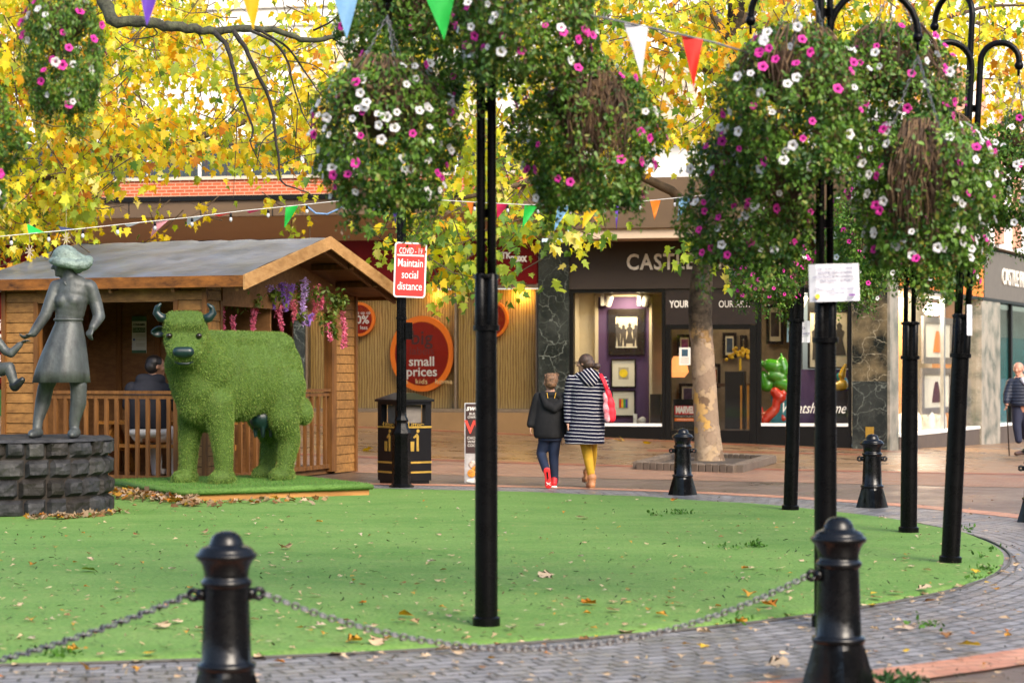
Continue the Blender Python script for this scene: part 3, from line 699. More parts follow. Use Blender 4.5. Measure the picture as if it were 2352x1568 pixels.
def figures(t, n, W, H, hgt, z0):
    mb = MB()
    for i in range(n):
        x = (i - (n - 1) / 2) * W * 2 / n; h = hgt * (1 - .08 * (i % 2)); w = h * .16
        pts = [(-w * .9, 0), (-w * .35, 0), (-w * .1, h * .42), (w * .15, 0), (w * .8, 0), (w * .75, h * .5), (w, h * .78), (w * .35, h * .82), (w * .5, h * .92), (0, h), (-w * .5, h * .92), (-w * .35, h * .82), (-w, h * .76), (-w * .8, h * .45)]
        if i % 3 == 2: pts = [(-w * 1.1, h * .12), (w * 1.1, h * .12), (w * .5, h * .55), (w * .8, h * .76), (w * .3, h * .82), (w * .45, h * .92), (0, h), (-w * .45, h * .92), (-w * .3, h * .82), (-w * .8, h * .76), (-w * .5, h * .55)]
        mb.prism([(x + a, -.03, z0 + b) for a, b in pts], (0, .005, 0))
    mb.build('figures', m_sil, t)
t, W, H = framed('large dark frame around a sepia print of four standing silhouettes', 1398, 1481, 709, 815, .98, .17, (m_fdark, m_mount, m_sepia), mount=.9)
figures(t, 4, W * .68, H, H * 1.02, -H * .62)
t, W, H = framed('square ivory mounted picture with a yellow disc in the middle', 1404, 1461, 824, 890, .98, .03, (m_fdark, m_mount, m_grey), mount=.46)
mb = MB(); mb.prism([(.10 * math.cos(i * .3), -.03, .10 * math.sin(i * .3)) for i in range(21)], (0, .004, 0)); mb.build('yellow_disc', mat('disc_yellow', (.85, .6, .02), .5), t)
t, W, H = framed('lowest ivory mounted picture with a small multicoloured block of words', 1405, 1460, 896, 956, .98, .03, (m_fdark, m_mount, m_grey), mount=.46)
for i in range(4):
    mb = MB(); mb.box2(-.10 + .05 * i, -.055 + .05 * i, -.032, -.025, -.1, .1); mb.build('colour_block', mat('cb%d' % i, [(.6, .02, .02), (.8, .45, .02), (.05, .3, .08), (.05, .05, .3)][i], .5), t)
t, W, H = framed('broad sepia print with silhouetted children in the right gallery window', 1857, 1949, 713, 846, .98, .035, (m_fdark, m_sepia, m_sepia))
figures(t, 3, W * .8, H, H * 1.3, -H * .7)
for i, (x0, x1, y0, y1, cc, lb) in enumerate([(1556, 1590, 768, 812, (.25, .06, .2), 'small plum coloured picture left on the rear gallery wall'), (1660, 1692, 764, 822, (.03, .06, .12), 'tall blue picture hanging on the rear gallery wall'), (1632, 1655, 835, 890, (.3, .09, .02), 'rust coloured picture on the rear gallery wall behind the trunk'), (1760, 1800, 700, 790, (.05, .035, .04), 'dark picture at the upper left of the right gallery window'), (1808, 1846, 700, 770, (.1, .04, .12), 'purple picture beside the dark picture in the right window'), (1592, 1618, 770, 800, (.05, .12, .1), 'small green picture beside the plum one on the rear wall'), (1700, 1716, 770, 815, (.2, .12, .03), 'narrow ochre picture right of the tall blue one on the rear wall'), (1560, 1600, 880, 930, (.08, .05, .12), 'low violet picture behind the gallery door glass')]):
    if lb: framed(lb, x0, x1, y0, y1, 3.9, .07, (m_fdark, m_mount, mat('art%d' % i, cc, .5, var=.8, scale=5)), mount=.72)
# door notice and collection sign
t = thing('door_notice', 'white notice with a dark picture stuck on the gallery door glass', 'notice', fw(fs(1573), .0, fz(1573, 818)), FA)
mb = MB(); mb.box2(-.13, .13, -.01, 0, -.20, .20); mb.build('sheet', m_lettw, t); mb = MB(); mb.box2(-.07, .07, -.014, -.0105, 0, .16); mb.build('picture', mat('nt', (.03, .08, .12), .5, var=.8), t)
for k in range(5):
    mb = MB(); mb.box2(-.09, .09, -.013, -.0105, -.04 - .03 * k, -.03 - .03 * k); mb.build('text_line', m_grey, t)
t = thing('collection_sign', 'black poster with red name block inside the gallery door', 'sign', fw(fs(1572), -.15, fz(1572, 950)), FA)
mb = MB(); mb.box2(-.27, .27, 0, .03, -.36, .33); mb.build('board', m_black, t)
mb = MB(); mb.box2(-.24, .24, -.008, -.001, -.02, .18); mb.build('name_block', mat('marvel_red', (.55, .01, .015), .5), t)
text('MARVEL', .21, m_lettw, t, (0, -.012, .08), UP, bold=.012, xs=.60, spacing=.9)
text('THE LEGACY COLLECTION', .055, m_lettw, t, (0, -.004, -.06), UP, xs=.72)
mb = MB(); mb.box2(-.24, .24, -.008, -.001, -.17, -.10); mb.build('strip', m_orange, t); text('AVAILABLE NOW', .06, m_lettw, t, (0, -.012, -.135), UP, xs=.8)
# balloon-like sculptures in the right window
def balloon(label, pts, d, m, stand=True):
    t = thing('balloon_sculpture', label, 'sculpture', fw(0, -d, 0), FA)
    inv = mw(t).inverted(); mb = MB()
    for (x, y, r, x2, y2, r2, dd) in pts:
        k = _fy(x, -d) / F
        mb.cap((inv @ fw(fs(x, -d), -d - dd, fz(x, y, -d))), (inv @ fw(fs(x2, -d), -d - dd, fz(x2, y2, -d))), r * k * 1.28, r2 * k * 1.28, 16)
    blob('body', mb, .018, m, t, 3); return t
m_bg = mat('balloon_green', (.09, .42, .02), .12, var=.1, coat=1); m_br = mat('balloon_red', (.75, .04, .01), .12, var=.1, coat=1)
m_by = mat('balloon_yellow', (.85, .5, .01), .12, var=.1, coat=1); m_bt = mat('balloon_teal', (.03, .35, .38), .12, var=.1, coat=1)
balloon('green balloon dog like sculpture in the right gallery window', [(1768, 838, 12, 1782, 842, 13, 0), (1796, 830, 9, 1802, 850, 10, 0), (1752, 862, 9, 1762, 884, 13, .1), (1775, 862, 11, 1795, 866, 10, 0), (1790, 880, 10, 1812, 888, 14, 0), (1752, 838, 3, 1745, 822, 3, 0), (1796, 822, 3, 1794, 812, 2, 0)], .6, m_bg)
balloon('red balloon dog like sculpture low in the right gallery window', [(1780, 900, 9, 1792, 912, 11, 0), (1784, 918, 8, 1782, 934, 8, 0), (1778, 942, 9, 1762, 956, 10, 0), (1794, 940, 7, 1800, 962, 9, .1), (1756, 964, 10, 1748, 968, 9, 0), (1752, 950, 3, 1748, 936, 3, 0), (1800, 898, 3, 1806, 904, 2, 0)], .45, m_br)
balloon('yellow balloon like sculpture by the right edge of the gallery window', [(1906, 880, 8, 1916, 888, 8, 0), (1922, 888, 9, 1936, 884, 10, 0), (1934, 862, 7, 1938, 848, 5, 0), (1938, 848, 4, 1942, 838, 3, 0)], .6, m_by)
balloon('teal balloon like sculpture resting on the yellow one in the gallery window', [(1930, 864, 8, 1936, 876, 9, .16), (1942, 884, 8, 1948, 886, 7, .16)], .6, m_bt)
mb = MB(); mb.box2(fs(1772, -.6), fs(1822, -.6), .45, .95, zf, fz(1797, 903, -.6)); mb.build('teal_plinth', mat('teal_pl', (.03, .22, .26), .4), gal)
mb = MB(); mb.box2(fs(1895, -.6), fs(1948, -.6), .5, .9, zf, fz(1920, 897, -.6)); mb.build('plinth', mat('plinth_brown', (.035, .02, .016), .4), gal)
mb = MB(); mb.box2(fs(1745, -.45), fs(1806, -.45), .35, .75, zf, fz(1776, 974, -.45)); mb.build('plinth', mat('plinth_brown', (.035, .02, .016), .4), gal)
lamp('gallery_spot', 'AREA', fw(fs(1430), -.45, fz(1430, 682)), 20, (1, .80, .52), .5, fw(fs(1430), -1.2, 0))
lamp('gallery_spot', 'AREA', fw(fs(1846), -.55, fz(1846, 682)), 18, (1, .80, .52), .5, fw(fs(1860), -1.2, 0))
lamp('gallery_spot', 'AREA', fw(fs(1640), -2.6, fz(1640, 676)), 9, (1, .78, .5), .8, fw(fs(1640), -2.9, 0))
# ---------------------------------------------------------------- corner shop along the side street
CO = fw(fs(2036), .1, 0); SA = math.atan2(2.0, 1.0)
side = thing('corner_shop', 'side street shop with orange and grey fascia and bright jewellery window', 'shop', CO, SA)
def sx(x):      # photo column -> metres along the side-street wall
    u = (x - CX) / F; c, s_ = math.cos(SA), math.sin(SA)
    return (u * CO.y - CO.x) / (c - u * s_)
def szz(x, y): return CH - (y - HY) / F * (CO.y + sx(x) * math.sin(SA))
def sbox(mb, x0, x1, z0, z1, d0, d1): mb.box2(sx(x0), sx(x1), -d1, -d0, z0, z1); return mb
zt = szz(2150, 672); zb = szz(2150, 992); zt2 = szz(2150, 560)
mb = MB(); mb.box2(.0, sx(2056), -.08, .3, -.6, zt2); mb.build('marble_pillar', m_marble3, side)
mb = MB(); sbox(mb, 2246, 2289, -.7, zt, -.3, .10); mb.build('marble_pillar', m_marble3, side)
mb = MB(); sbox(mb, 2059.5, 2252, zt + .04, zt + 1.25, -.3, .08); mb.build('orange_fascia', mat('orange_board', (.80, .22, .02), .5, var=.08), side)
mb = MB(); sbox(mb, 2253, 2500, zt + .04, zt + 1.3, -.3, .10); mb.build('grey_fascia', mat('grey_board', (.13, .115, .095), .6, var=.1), side)
mb = MB(); sbox(mb, 2059.5, 2500, zt - .04, zt + .035, -.3, .12); mb.build('fascia_trim', m_black, side)
text('CASTLE FINE ART', .62, m_lettw, side, (sx(2292), -.11, zt + .66), UP, 'fascia_lettering', align='LEFT', bold=.008, ext=.02, xs=.95)
for x0, x1, tint in ((2060, 2245, 0), (2290, 2500, 1)):
    mb = MB(); sbox(mb, x0, x1, -.7, zb - .02, -.25, .06); mb.build('stall_riser', mat('riser_brown', (.085, .06, .045), .4), side)
    mb = MB(); sbox(mb, x0, x1, zb - .02, zb + .05, -.25, .08); mb.build('sill', m_white, side)
    mb = MB(); sbox(mb, x0, x1, zb + .05, zt - .04, -.04, -.03); mb.build('window_pane', glass('side_glass', (.98, .98, .97), .13) if not tint else glass('teal_pane', (.90, .97, .95), .30), side)
for x in (2167, 2322):
    mb = MB(); sbox(mb, x - 1.5, x + 1.5, zb + .05, zt - .04, -.06, .03); mb.build('mullion', m_steel if x < 2200 else m_black, side)
s0, s1 = sx(2060), sx(2245)
mb = MB(); mb.box2(s0, s1, 1.2, 1.3, zb - .2, zt); mb.build('back_wall', m_cream, side)
mb = MB(); mb.box2(s0, s1, .1, 1.2, zt - .035, zt - .02); mb.box2(s0, s1, .26, 1.2, zb - .2, zb - .02); mb.build('window_box', m_white, side)
mb = MB(); mb.box2(s1, s1 + .06, .31, 1.3, zb - .2, zt - .04); mb.build('window_side', mat('amber_wall', (.5, .24, .08), .6), side)
mb = MB(); mb.box2(s0 + 3.5, s0 + 3.6, .8, 1.2, zb, zt - .1); mb.build('display_panel', mat('amber_wall', (.5, .24, .08), .6), side)
mb = MB(); mb.box2(s0 + .4, s0 + .5, .5, 1.1, zb, zt - .4); mb.build('display_panel', m_cream, side)
def side_frame(label, x0, x1, y0, y1, d, art):
    xm = (x0 + x1) / 2; c = Vector((sx(xm), d, (szz(xm, y0) + szz(xm, y1)) / 2))
    W = (sx(x1) - sx(x0)) / 2; H = (szz(xm, y0) - szz(xm, y1)) / 2
    t = thing('framed_print', label, 'picture', mw(side) @ c, SA, 'framed pictures in the side street window')
    f = .16
    mb = MB(); mb.box2(-W, W, -.06, 0, H - f, H); mb.box2(-W, W, -.06, 0, -H, -H + f); mb.box2(-W, -W + f * 1.5, -.06, 0, -H + f, H - f); mb.box2(W - f * 1.5, W, -.06, 0, -H + f, H - f); mb.build('frame', mat('frame_silver', (.25, .22, .2), .3, metal=.5), t)
    mb = MB(); mb.box2(-W + f * 1.5, W - f * 1.5, -.02, 0, -H + f, H - f); mb.build('mount', m_mount, t)
    mb = MB(); mb.lathe([(W * .30, -H * .5), (W * .2, H * .05), (W * .1, H * .4)], 10, (0, -.03, 0), ax=Matrix.Diagonal((1, .06, 1))); mb.build('motif', art, t)
side_frame('silver framed picture with a red and yellow motif in the side window', 2163, 2230, 728, 835, .5, m_orange)
side_frame('lower silver framed picture with a dark rounded motif in the side window', 2160, 2228, 845, 950, .5, m_darkred)
for i, x in enumerate((2072, 2108, 2131, 2150, 2181, 2206)):
    t = thing('display_bust', ['pale jewellery bust nearest the corner pillar', 'pale jewellery bust just right of the corner one', 'third pale jewellery bust in the side window', 'pale jewellery bust left of the steel window bar', 'pale jewellery bust right of the steel window bar', 'pale jewellery bust beside the far marble pillar'][i], 'bust', mw(side) @ Vector((sx(x), .55, zb + .05)), SA, 'jewellery busts in the side window')
    mb = MB(); mb.limb([(0, 0, .05), (0, 0, .26), (0, 0, .45)], [.20, .19, .07], 14); mb.cap((-.22, 0, .27), (.22, 0, .27), .09, .09); blob('bust', mb, .03, mat('bust_white', (.72, .69, .62), .6), t, 4)
for i, x in enumerate((2095, 2190)):
    mb = MB()
    for k in range(4): mb.lathe([(.05, -.2), (.12, -.14), (.1, .1)], 10, (sx(x) + .25 * k, .6, zt - .3), ax=Matrix.Rotation(.5, 3, 'X'))
    mb.build('track_spotlight', emat('spot_lit', (1, .95, .85), 2.5), side)
s0, s1 = sx(2291), sx(2500)
mb = MB(); mb.box2(s0, s1, .9, 1.0, zb, zt - .9); mb.build('teal_display', mat('teal_panel', (.02, .20, .22), .5), side)
mb = MB(); mb.box2(s0, s1, 1.5, 1.6, zb, zt); mb.build('pale_back_wall', mat('mist_wall', (.45, .5, .45), .8, var=.4, scale=1), side)
mb = MB(); mb.box2(s0, s1, .1, 1.5, zb - .2, zb); mb.build('window_floor', m_white, side)
mb = MB(); mb.box2(s0 + .9, s0 + 1.1, .6, .7, zb, zt - .8); mb.build('white_post', m_white, side)
text('MELL\nSQUARE', .5, m_lettw, side, (sx(2307), .88, zt - 1.9), UP, 'reflected_lettering', line=.8, xs=-1)  # mirrored words: a reflection in the glass, modelled as solid letters
text('5AM TO MIDN', .32, m_lettw, side, (sx(2338), .88, zt - 2.3), (math.pi / 2, math.pi / 2, 0), 'reflected_lettering')
lamp('side_window_light', 'AREA', mw(side) @ Vector((sx(2150), .6, zt - .1)), 190, (1, .88, .68), 1.2, mw(side) @ Vector((sx(2150), .7, 0)))
lamp('side_window_light', 'AREA', mw(side) @ Vector((sx(2330), 1.2, zt - .1)), 110, (.9, 1, .95), 1.2, mw(side) @ Vector((sx(2330), 1.0, 0)))
# upper floors over the side street
ub = thing('upper_block', 'white upper floors with pinkish brick piers above the side street shops', 'building', CO, SA)
mb = MB(); mb.box2(-.2, 60, -.2, 6, zt + 1.4, zt + 9); mb.build('wall', m_white, ub)
for k in range(9):
    mb = MB(); mb.box2(1.2 + 2.1 * k, 1.7 + 2.1 * k, -.35, -.2, zt + 1.5, zt + 5.6); mb.build('brick_pier', mat('pink_brick', (.62, .32, .22), .8), ub)
# ================================================================ BOLLARDS AND CHAINS
m_iron = mat('black_gloss_paint', (.0028, .0028, .003), .2, var=.3, scale=9, bump=.14, bscale=14, spec=.36, coat=0, rvar=.2)
def bollard_meshes(parent):
    H = .82
    mb = MB(); mb.smooth = True
    prof = [(.098, .222), (.104, .228), (.106, .240), (.104, .250), (.094, .256), (.090, .262), (.086, .40), (.082, .54), (.080, .575), (.088, .582), (.092, .592), (.091, .604), (.083, .612), (.079, .620), (.081, .645), (.087, .672), (.097, .692), (.108, .703), (.111, .712), (.109, .720), (.100, .727), (.097, .733), (.096, .739), (.087, .745), (.084, .750), (.072, .755), (.064, .759), (.060, .766), (.057, .780), (.049, .798), (.036, .811), (.018, .818), (.002, .82)]
    mb.lathe([(r * 1.2, z) for r, z in prof], 40, cap=True)
    o = mb.build('post', m_iron, parent); autosmooth(o, 50)
    mb = MB(); n = 40; vs = []
    for z, t in ((.222, 0), (.20, .12), (.0, 1.0)):
        for k in range(n):
            a = 2 * math.pi * k / n; c, s_ = math.cos(a), math.sin(a); sq = .128 / max(abs(c), abs(s_)); r = .117 * (1 - t) + sq * t
            vs.append((r * c, r * s_, z))
    mb.add(vs, [(j * n + k, j * n + (k + 1) % n, (j + 1) * n + (k + 1) % n, (j + 1) * n + k) for j in range(2) for k in range(n)] + [tuple(2 * n + k for k in range(n))])
    o = mb.build('foot', m_iron, parent); autosmooth(o, 12)
    return H
def bollard(label, p, rz, proto=None, scale=1.0, lugs=(0, math.pi)):
    t = thing('bollard', label, 'bollard', p, rz, 'black iron bollards around the lawn'); t.scale = (scale,) * 3
    bollard_meshes(t) if not proto else None
    if proto:
        for c in proto.children:
            if c.name.split('.')[0] in ('post', 'foot'):
                q = c.copy(); COL.objects.link(q); q.parent = t
    for a in lugs:
        mb = MB(); d = Vector((math.cos(a), math.sin(a), 0)); b = Vector((0, 0, .545))
        mb.tube([b + d * .09, b + d * .125], [.030, .026], 10)
        c = b + d * .14; side_ = Vector((0, 0, 1))
        mb.tube([c + d * (.02 * math.cos(q * math.pi / 6)) + side_ * (.02 * math.sin(q * math.pi / 6)) for q in range(13)], .012, 8)
        mb.smooth = True; o = mb.build('chain_lug', m_iron, t, smooth=True)
    return t
pA = gnd(520, 1655); pB = gnd(1926, 1583)
dAB = math.atan2(pB.y - pA.y, pB.x - pA.x)
A_ = bollard('out of focus bollard left of the nearest lamp post holding two chains', pA, math.radians(45), lugs=(dAB - math.radians(45), math.pi - math.radians(40)))
B_ = bollard('nearest right hand bollard standing on the setts before a notice post', pB, math.radians(45), A_, lugs=(dAB + math.pi - math.radians(45), math.radians(5)))
bollard('far bollard standing just in front of the tree pit', gnd(1568, 1137), math.radians(45), A_, lugs=(math.pi * .75, -math.pi * .25))
bollard('far bollard between the slim rear posts, before the marble pillar', gnd(2003, 1166), math.radians(45), A_, lugs=(math.pi * .75, -math.pi * .25))
bollard('bollard cut off by the right edge of the view', gnd(2377, 1200), math.radians(45), A_, lugs=(math.pi * .75,))
m_galv = mat('galvanised', (.20, .20, .20), .5, metal=.7, var=.3, scale=30)
m_rusty = mat('dark_chain', (.06, .055, .05), .5, metal=.6, var=.4, scale=30)
link_me = {}
def chain(name, label, p0, p1, sag, m, n, barbs=False):
    t = thing(name, label, 'chain', p0, 0)
    mb0 = MB(); L_ = (p1 - p0).length / n * 1.28
    ring = []
    for q in range(14):
        a = 2 * math.pi * q / 14; ring.append(Vector(((L_ / 2 - .012) * (1 if math.cos(a) > 0 else -1) * min(1, abs(math.cos(a)) * 1.4) , .013 * math.sin(a), 0)))
    ring.append(ring[0]); ring.append(ring[1])
    mb0.tube(ring, 0.0060, 6, cap=False); me = mb0.mesh('chain_link'); me.materials.append(m)
    for p in me.polygons: p.use_smooth = True
    def pt(u): v = p0.lerp(p1, u); return v - Vector((0, 0, sag * 4 * u * (1 - u)))
    for i in range(n):
        a, b = pt(i / n), pt((i + 1) / n); c = (a + b) / 2 - p0; d = (b - a)
        o = link('chain_link', me, t, c)
        o.rotation_euler = (d.to_track_quat('X', 'Z') @ Matrix.Rotation(math.pi / 2 * (i % 2) + .4, 3, 'X').to_quaternion()).to_euler()
        if barbs and i % 3 == 1:
            mb = MB(); mb.lathe([(.001, -.022), (.008, -.008), (.008, .008), (.001, .022)], 8); q = mb.build('barb', m_iron, t, smooth=True); q.location = c
    return t
def lugp(p, ang, s=1): return Vector(p) + Vector((math.cos(ang) * .16, math.sin(ang) * .16, .545))
chain('chain', 'slack grey steel chain hanging between the two nearest bollards', lugp(pA, dAB), lugp(pB, dAB + math.pi), .29, m_galv, 64)
aL = math.pi - math.radians(-5)
pL = at(-130, 1545, 9.2)
chain('barbed_chain', 'chain with dark barbs running left from the nearest bollard', lugp(pA, math.radians(185)), pL, .03, m_galv, 40, True)
# ================================================================ FLOWER POSTS
m_post = mat('post_black', (.003, .003, .0032), .28, var=.3, scale=7, bump=.08, spec=.13, rvar=.10)
def flower_post(label, x, y, r0, ycol, ytop, hooks, lean=0.0, tw=None):
    g = gnd(x, y); Y = g.y; k = Y / F
    t = thing('flower_post', label, 'post', g, 0, 'black posts carrying flower baskets')
    t.rotation_euler = (0, lean, 0)
    bpy.context.view_layer.update(); inv = mw(t).inverted()
    zc = CH - (ycol - HY) * k; zt = CH - (ytop - HY) * k      # collar bottom and collar top
    mb = MB(); mb.smooth = True
    mb.lathe([(r0 * 1.24, 0), (r0 * 1.24, .075), (r0 * 1.14, .08), (r0 * 1.02, .085), (r0, zc * .6), (r0 * .93, zc - .02), (r0 * 1.17, zc - .018), (r0 * 1.17, zc + .012), (r0 * 1.07, zc + .014)], 28); o = mb.build('pole', m_post, t); autosmooth(o, 40)
    mb = MB(); tr = tw or r0 * .40; off = r0 * .68
    for q in range(4):
        a = math.pi / 4 + q * math.pi / 2
        mb.lathe([(tr * 1.35, zc + .013), (tr * 1.35, zt - .01), (tr * 1.05, zt)], 14, (off * math.cos(a), off * math.sin(a), 0))
    mb.smooth = True; mb.lathe([(r0 * .8, zc + .013), (r0 * .8, zt - .012)], 16); mb.lathe([(r0 * 1.12, zt - .03), (r0 * 1.14, zt - .02), (r0 * 1.12, zt - .008)], 24); o = mb.build('collar', m_post, t); autosmooth(o, 40)
    tips = []; ztop = zt + .5
    for i, (hx, hy, dY) in enumerate(hooks):
        hk = at(hx, hy, Y + dY); e = inv @ hk
        a = math.atan2(e.y, e.x); ab = math.pi / 4 + math.floor(a / (math.pi / 2)) * math.pi / 2
        q = Vector((off * math.cos(ab), off * math.sin(ab), 0)); dv = Vector((e.x, e.y, 0)) - q; reach = dv.length; d = dv.normalized(); R_ = reach / 2
        zz = e.z + .06; ztop = max(ztop, zz)
        pts = [q + Vector((0, 0, zt - .02)), q + Vector((0, 0, (zt + zz) / 2)), q + Vector((0, 0, zz - .05))]
        for s_ in range(13):
            an = math.pi * s_ / 12; pts.append(q + d * (R_ - R_ * math.cos(an)) + Vector((0, 0, zz + R_ * 1.0 * math.sin(an))))
        pts.append(q + d * reach + Vector((0, 0, zz - .03)))
        mb = MB(); mb.smooth = True; mb.tube(pts, tr, 12); f = pts[-1]
        mb.ell(f, (tr * 1.5, tr * 1.5, tr * 1.5), n=12, m=8); mb.tube([f, f + Vector((0, 0, -.08))], tr * .45, 6)
        mb.build('arm', m_post, t, smooth=True)
        tips.append(hk)
    for z in np.arange(zt + .35, ztop - .3, .62):
        mb = MB(); mb.box((0, 0, z), (off * 2, .022, .05), Matrix.Rotation(math.pi / 4, 3, 'Z')); mb.box((0, 0, z), (.022, off * 2, .05), Matrix.Rotation(math.pi / 4, 3, 'Z')); mb.build('spacer', m_post, t)
    return t, tips
Q = math.pi
P1, T1 = flower_post('nearest slim black post in the middle, two clear tubes above its collar', 1117, 1447, .0655, 752, 628, [(890, 5, -.1), (1352, 15, .05), (1215, -262, -.5), (930, -140, .45)])
P2, T2 = flower_post('near black post carrying the white paper notice', 1896, 1440, .0655, 780, 650, [(1724, 60, .12), (2108, 98, .0), (1850, -110, -.45), (2050, -60, .45)], tw=.021)
P3, T3 = flower_post('farthest black flower post, left of the notice post, leaning a little', 1815, 1177, .0745, 735, 655, [(1765, 440, -.1), (1950, 430, .0)], lean=.030)
P4, T4 = flower_post('straight black post between the rear bollard and the leaning post', 2087, 1229, .075, 820, 738, [(2000, 335, .05), (2186, 345, .1)], lean=.008, tw=.022)
P5, T5 = flower_post('black post at the right that leans visibly to the right', 2182, 1300, .070, 815, 720, [(2128, 165, -.1), (2340, 160, -.1), (2146, 70, .4)], lean=.050, tw=.024)
P0, T0 = flower_post('black post beyond the left edge carrying two flower baskets', -60, 1447, .0655, 752, 628, [(150, -60, 0), (-112, 10, -.45)])
# small post cards
def card(label, x0, x1, y0, y1, Y, rz, lines, size, tilt=0.0, img=False):
    c = at((x0 + x1) / 2, (y0 + y1) / 2, Y); W = (x1 - x0) / F * Y / 2 / max(.3, math.cos(rz)); H = (y1 - y0) / F * Y / 2
    t = thing('paper_notice', label, 'notice', c, rz, None); t.rotation_euler = (0, tilt, rz)
    vs = []; n = 8
    for i in range(n + 1):
        for j in range(2): u = -1 + 2 * i / n; vs.append((W * u, .012 * math.sin(u * 4) - .006 * math.cos(u * 9), H * (-1 if j == 0 else 1)))
    mb = MB(); mb.add(vs, [(2 * i, 2 * i + 2, 2 * i + 3, 2 * i + 1) for i in range(n)]); mb.add([(v[0], v[1] + .003, v[2]) for v in vs], [(2 * i + 1, 2 * i + 3, 2 * i + 2, 2 * i) for i in range(n)])
    mb.build('sheet', mat('paper', (.74, .75, .80), .45, var=.03), t)
    if lines: text(lines, size, mat('ink_blue', (.08, .08, .2), .6), t, (0, -.022, H * .1), UP, ext=.001, line=1.15)
    return t, W, H
t, W, H = card('laminated white notice tied across the near post', 1859, 1974, 606, 692, 11.60, .06, 'The closest public toilets\nincluding disabled toilets\ncan be found at the entrance to\nMell Square Car Park\n\nThere are also toilets inside\nTouchwood', .0205, tilt=-.03)
mb = MB(); mb.prism([(-W * .72 + .016 * math.cos(i), -.02, -H * .72 + .016 * math.sin(i)) for i in range(6)], (0, .002, 0)); mb.build('yellow_emblem', mat('emb', (.85, .5, .02), .5), t)
mb = MB(); mb.box2(W * .55, W * .8, -.02, -.018, -H * .74, -H * .62); mb.build('purple_emblem', mat('emp', (.2, .08, .3), .5), t)
card('white notice behind the farthest flower post', 1808, 1861, 736, 786, 21.42, .0, 'Toilets\nMell Square', .05, tilt=.02)
card('white notice turned sideways on the leaning post', 2222, 2236, 700, 770, 15.2, 1.2, None, .02, tilt=.0)
# ================================================================ SIGN POST
g = gnd(922, 1119)
sp = thing('lamp_column', 'fluted black column carrying the red distancing sign, beside the litter bin', 'lamp post', g, 0)
k = g.y / F
mb = MB(); mb.smooth = True
mb.lathe([(.165, 0), (.165, .02), (.125, .05), (.122, .46), (.118, .66), (.128, .68), (.132, .70), (.125, .72), (.105, .76), (.085, .80), (.075, .84), (.085, .86), (.09, .88), (.082, .90), (.066, .93), (.066, 1.0)], 8); o = mb.build('base', m_post, sp); autosmooth(o, 30)
vs = []; n = 32
mb = MB()
for z, r in ((1.0, .066), (2.0, .064), (3.66, .060)):
    for q in range(n): a = 2 * Q * q / n; rr = r * (1 if q % 2 else .90); vs.append((rr * math.cos(a), rr * math.sin(a), z))
mb.add(vs, [(j * n + q, j * n + (q + 1) % n, (j + 1) * n + (q + 1) % n, (j + 1) * n + q) for j in range(2) for q in range(n)]); mb.build('shaft', m_post, sp)
mb = MB(); mb.smooth = True; mb.lathe([(.066, 3.66), (.078, 3.68), (.078, 3.70), (.064, 3.72), (.064, 3.74), (.10, 3.78), (.11, 3.82), (.07, 3.86), (.05, 4.1)], 20); o = mb.build('capital', m_post, sp); autosmooth(o, 40)
mb = MB(); mb.lathe([(.072, 0), (.072, .03)], 16, (0, 0, CH - (733 - HY) * k)); mb.box((.10, -.02, CH - (760 - HY) * k), (.09, .08, .22)); mb.build('bracket', m_post, sp)
zs = CH - (528 - HY) * k
for sg in (-1, 1):
    mb = MB(); mb.smooth = True
    mb.tube([(sg * .05, -.03, zs - .17), (sg * .2, -.05, zs - .17), (sg * .32, -.05, zs - .08), (sg * .36, -.05, zs + .02), (sg * .05, -.04, zs + .01)], .006, 6)
    mb.tube([(sg * .14 + .04 * math.cos(q * .5) * (1 - q / 20), -.05, zs - .08 + .04 * math.sin(q * .5) * (1 - q / 20)) for q in range(16)], .005, 6); mb.build('scroll_bracket', m_post, sp, smooth=True)
c = at(942, 620, g.y - .12)
t = thing('distancing_sign', 'red sign with white border asking people to maintain social distance', 'sign', c, .12); t.rotation_euler = (0, .035, .12)
W = 36 * k * 1.02; H = 63 * k
def rrect(W, H, r, y, th):
    p = []
    for cx, cy, a0 in ((W - r, H - r, 0), (-W + r, H - r, 1), (-W + r, -H + r, 2), (W - r, -H + r, 3)):
        for i in range(5): a = (a0 + i / 4) * Q / 2; p.append((cx + r * math.cos(a), y, cy + r * math.sin(a)))
    return p
mb = MB(); mb.prism(rrect(W, H, .04, 0, 0), (0, .006, 0)); mb.build('plate', mat('sign_white', (.78, .77, .76), .35, var=.03), t)
mb = MB(); mb.prism(rrect(W - .02, H - .02, .028, -.004, 0), (0, .003, 0)); mb.build('red_face', mat('sign_scarlet', (.78, .025, .02), .35, var=.05), t)
mb = MB(); mb.box2(-W + .035, W - .035, -.008, -.0045, H * .50, H * .50 + .02); mb.build('rule', m_lettw, t)
m_sw = mat('sign_letter', (.8, .78, .76), .4, var=.02)
text('COVID - 19', .112, m_sw, t, (0, -.007, H * .68), UP, xs=.54)
for s_, z in (('Maintain', .24), ('social', -.18), ('distance', -.60)): text(s_, .150, m_sw, t, (0, -.007, H * z), UP, bold=.0005, xs=.66)
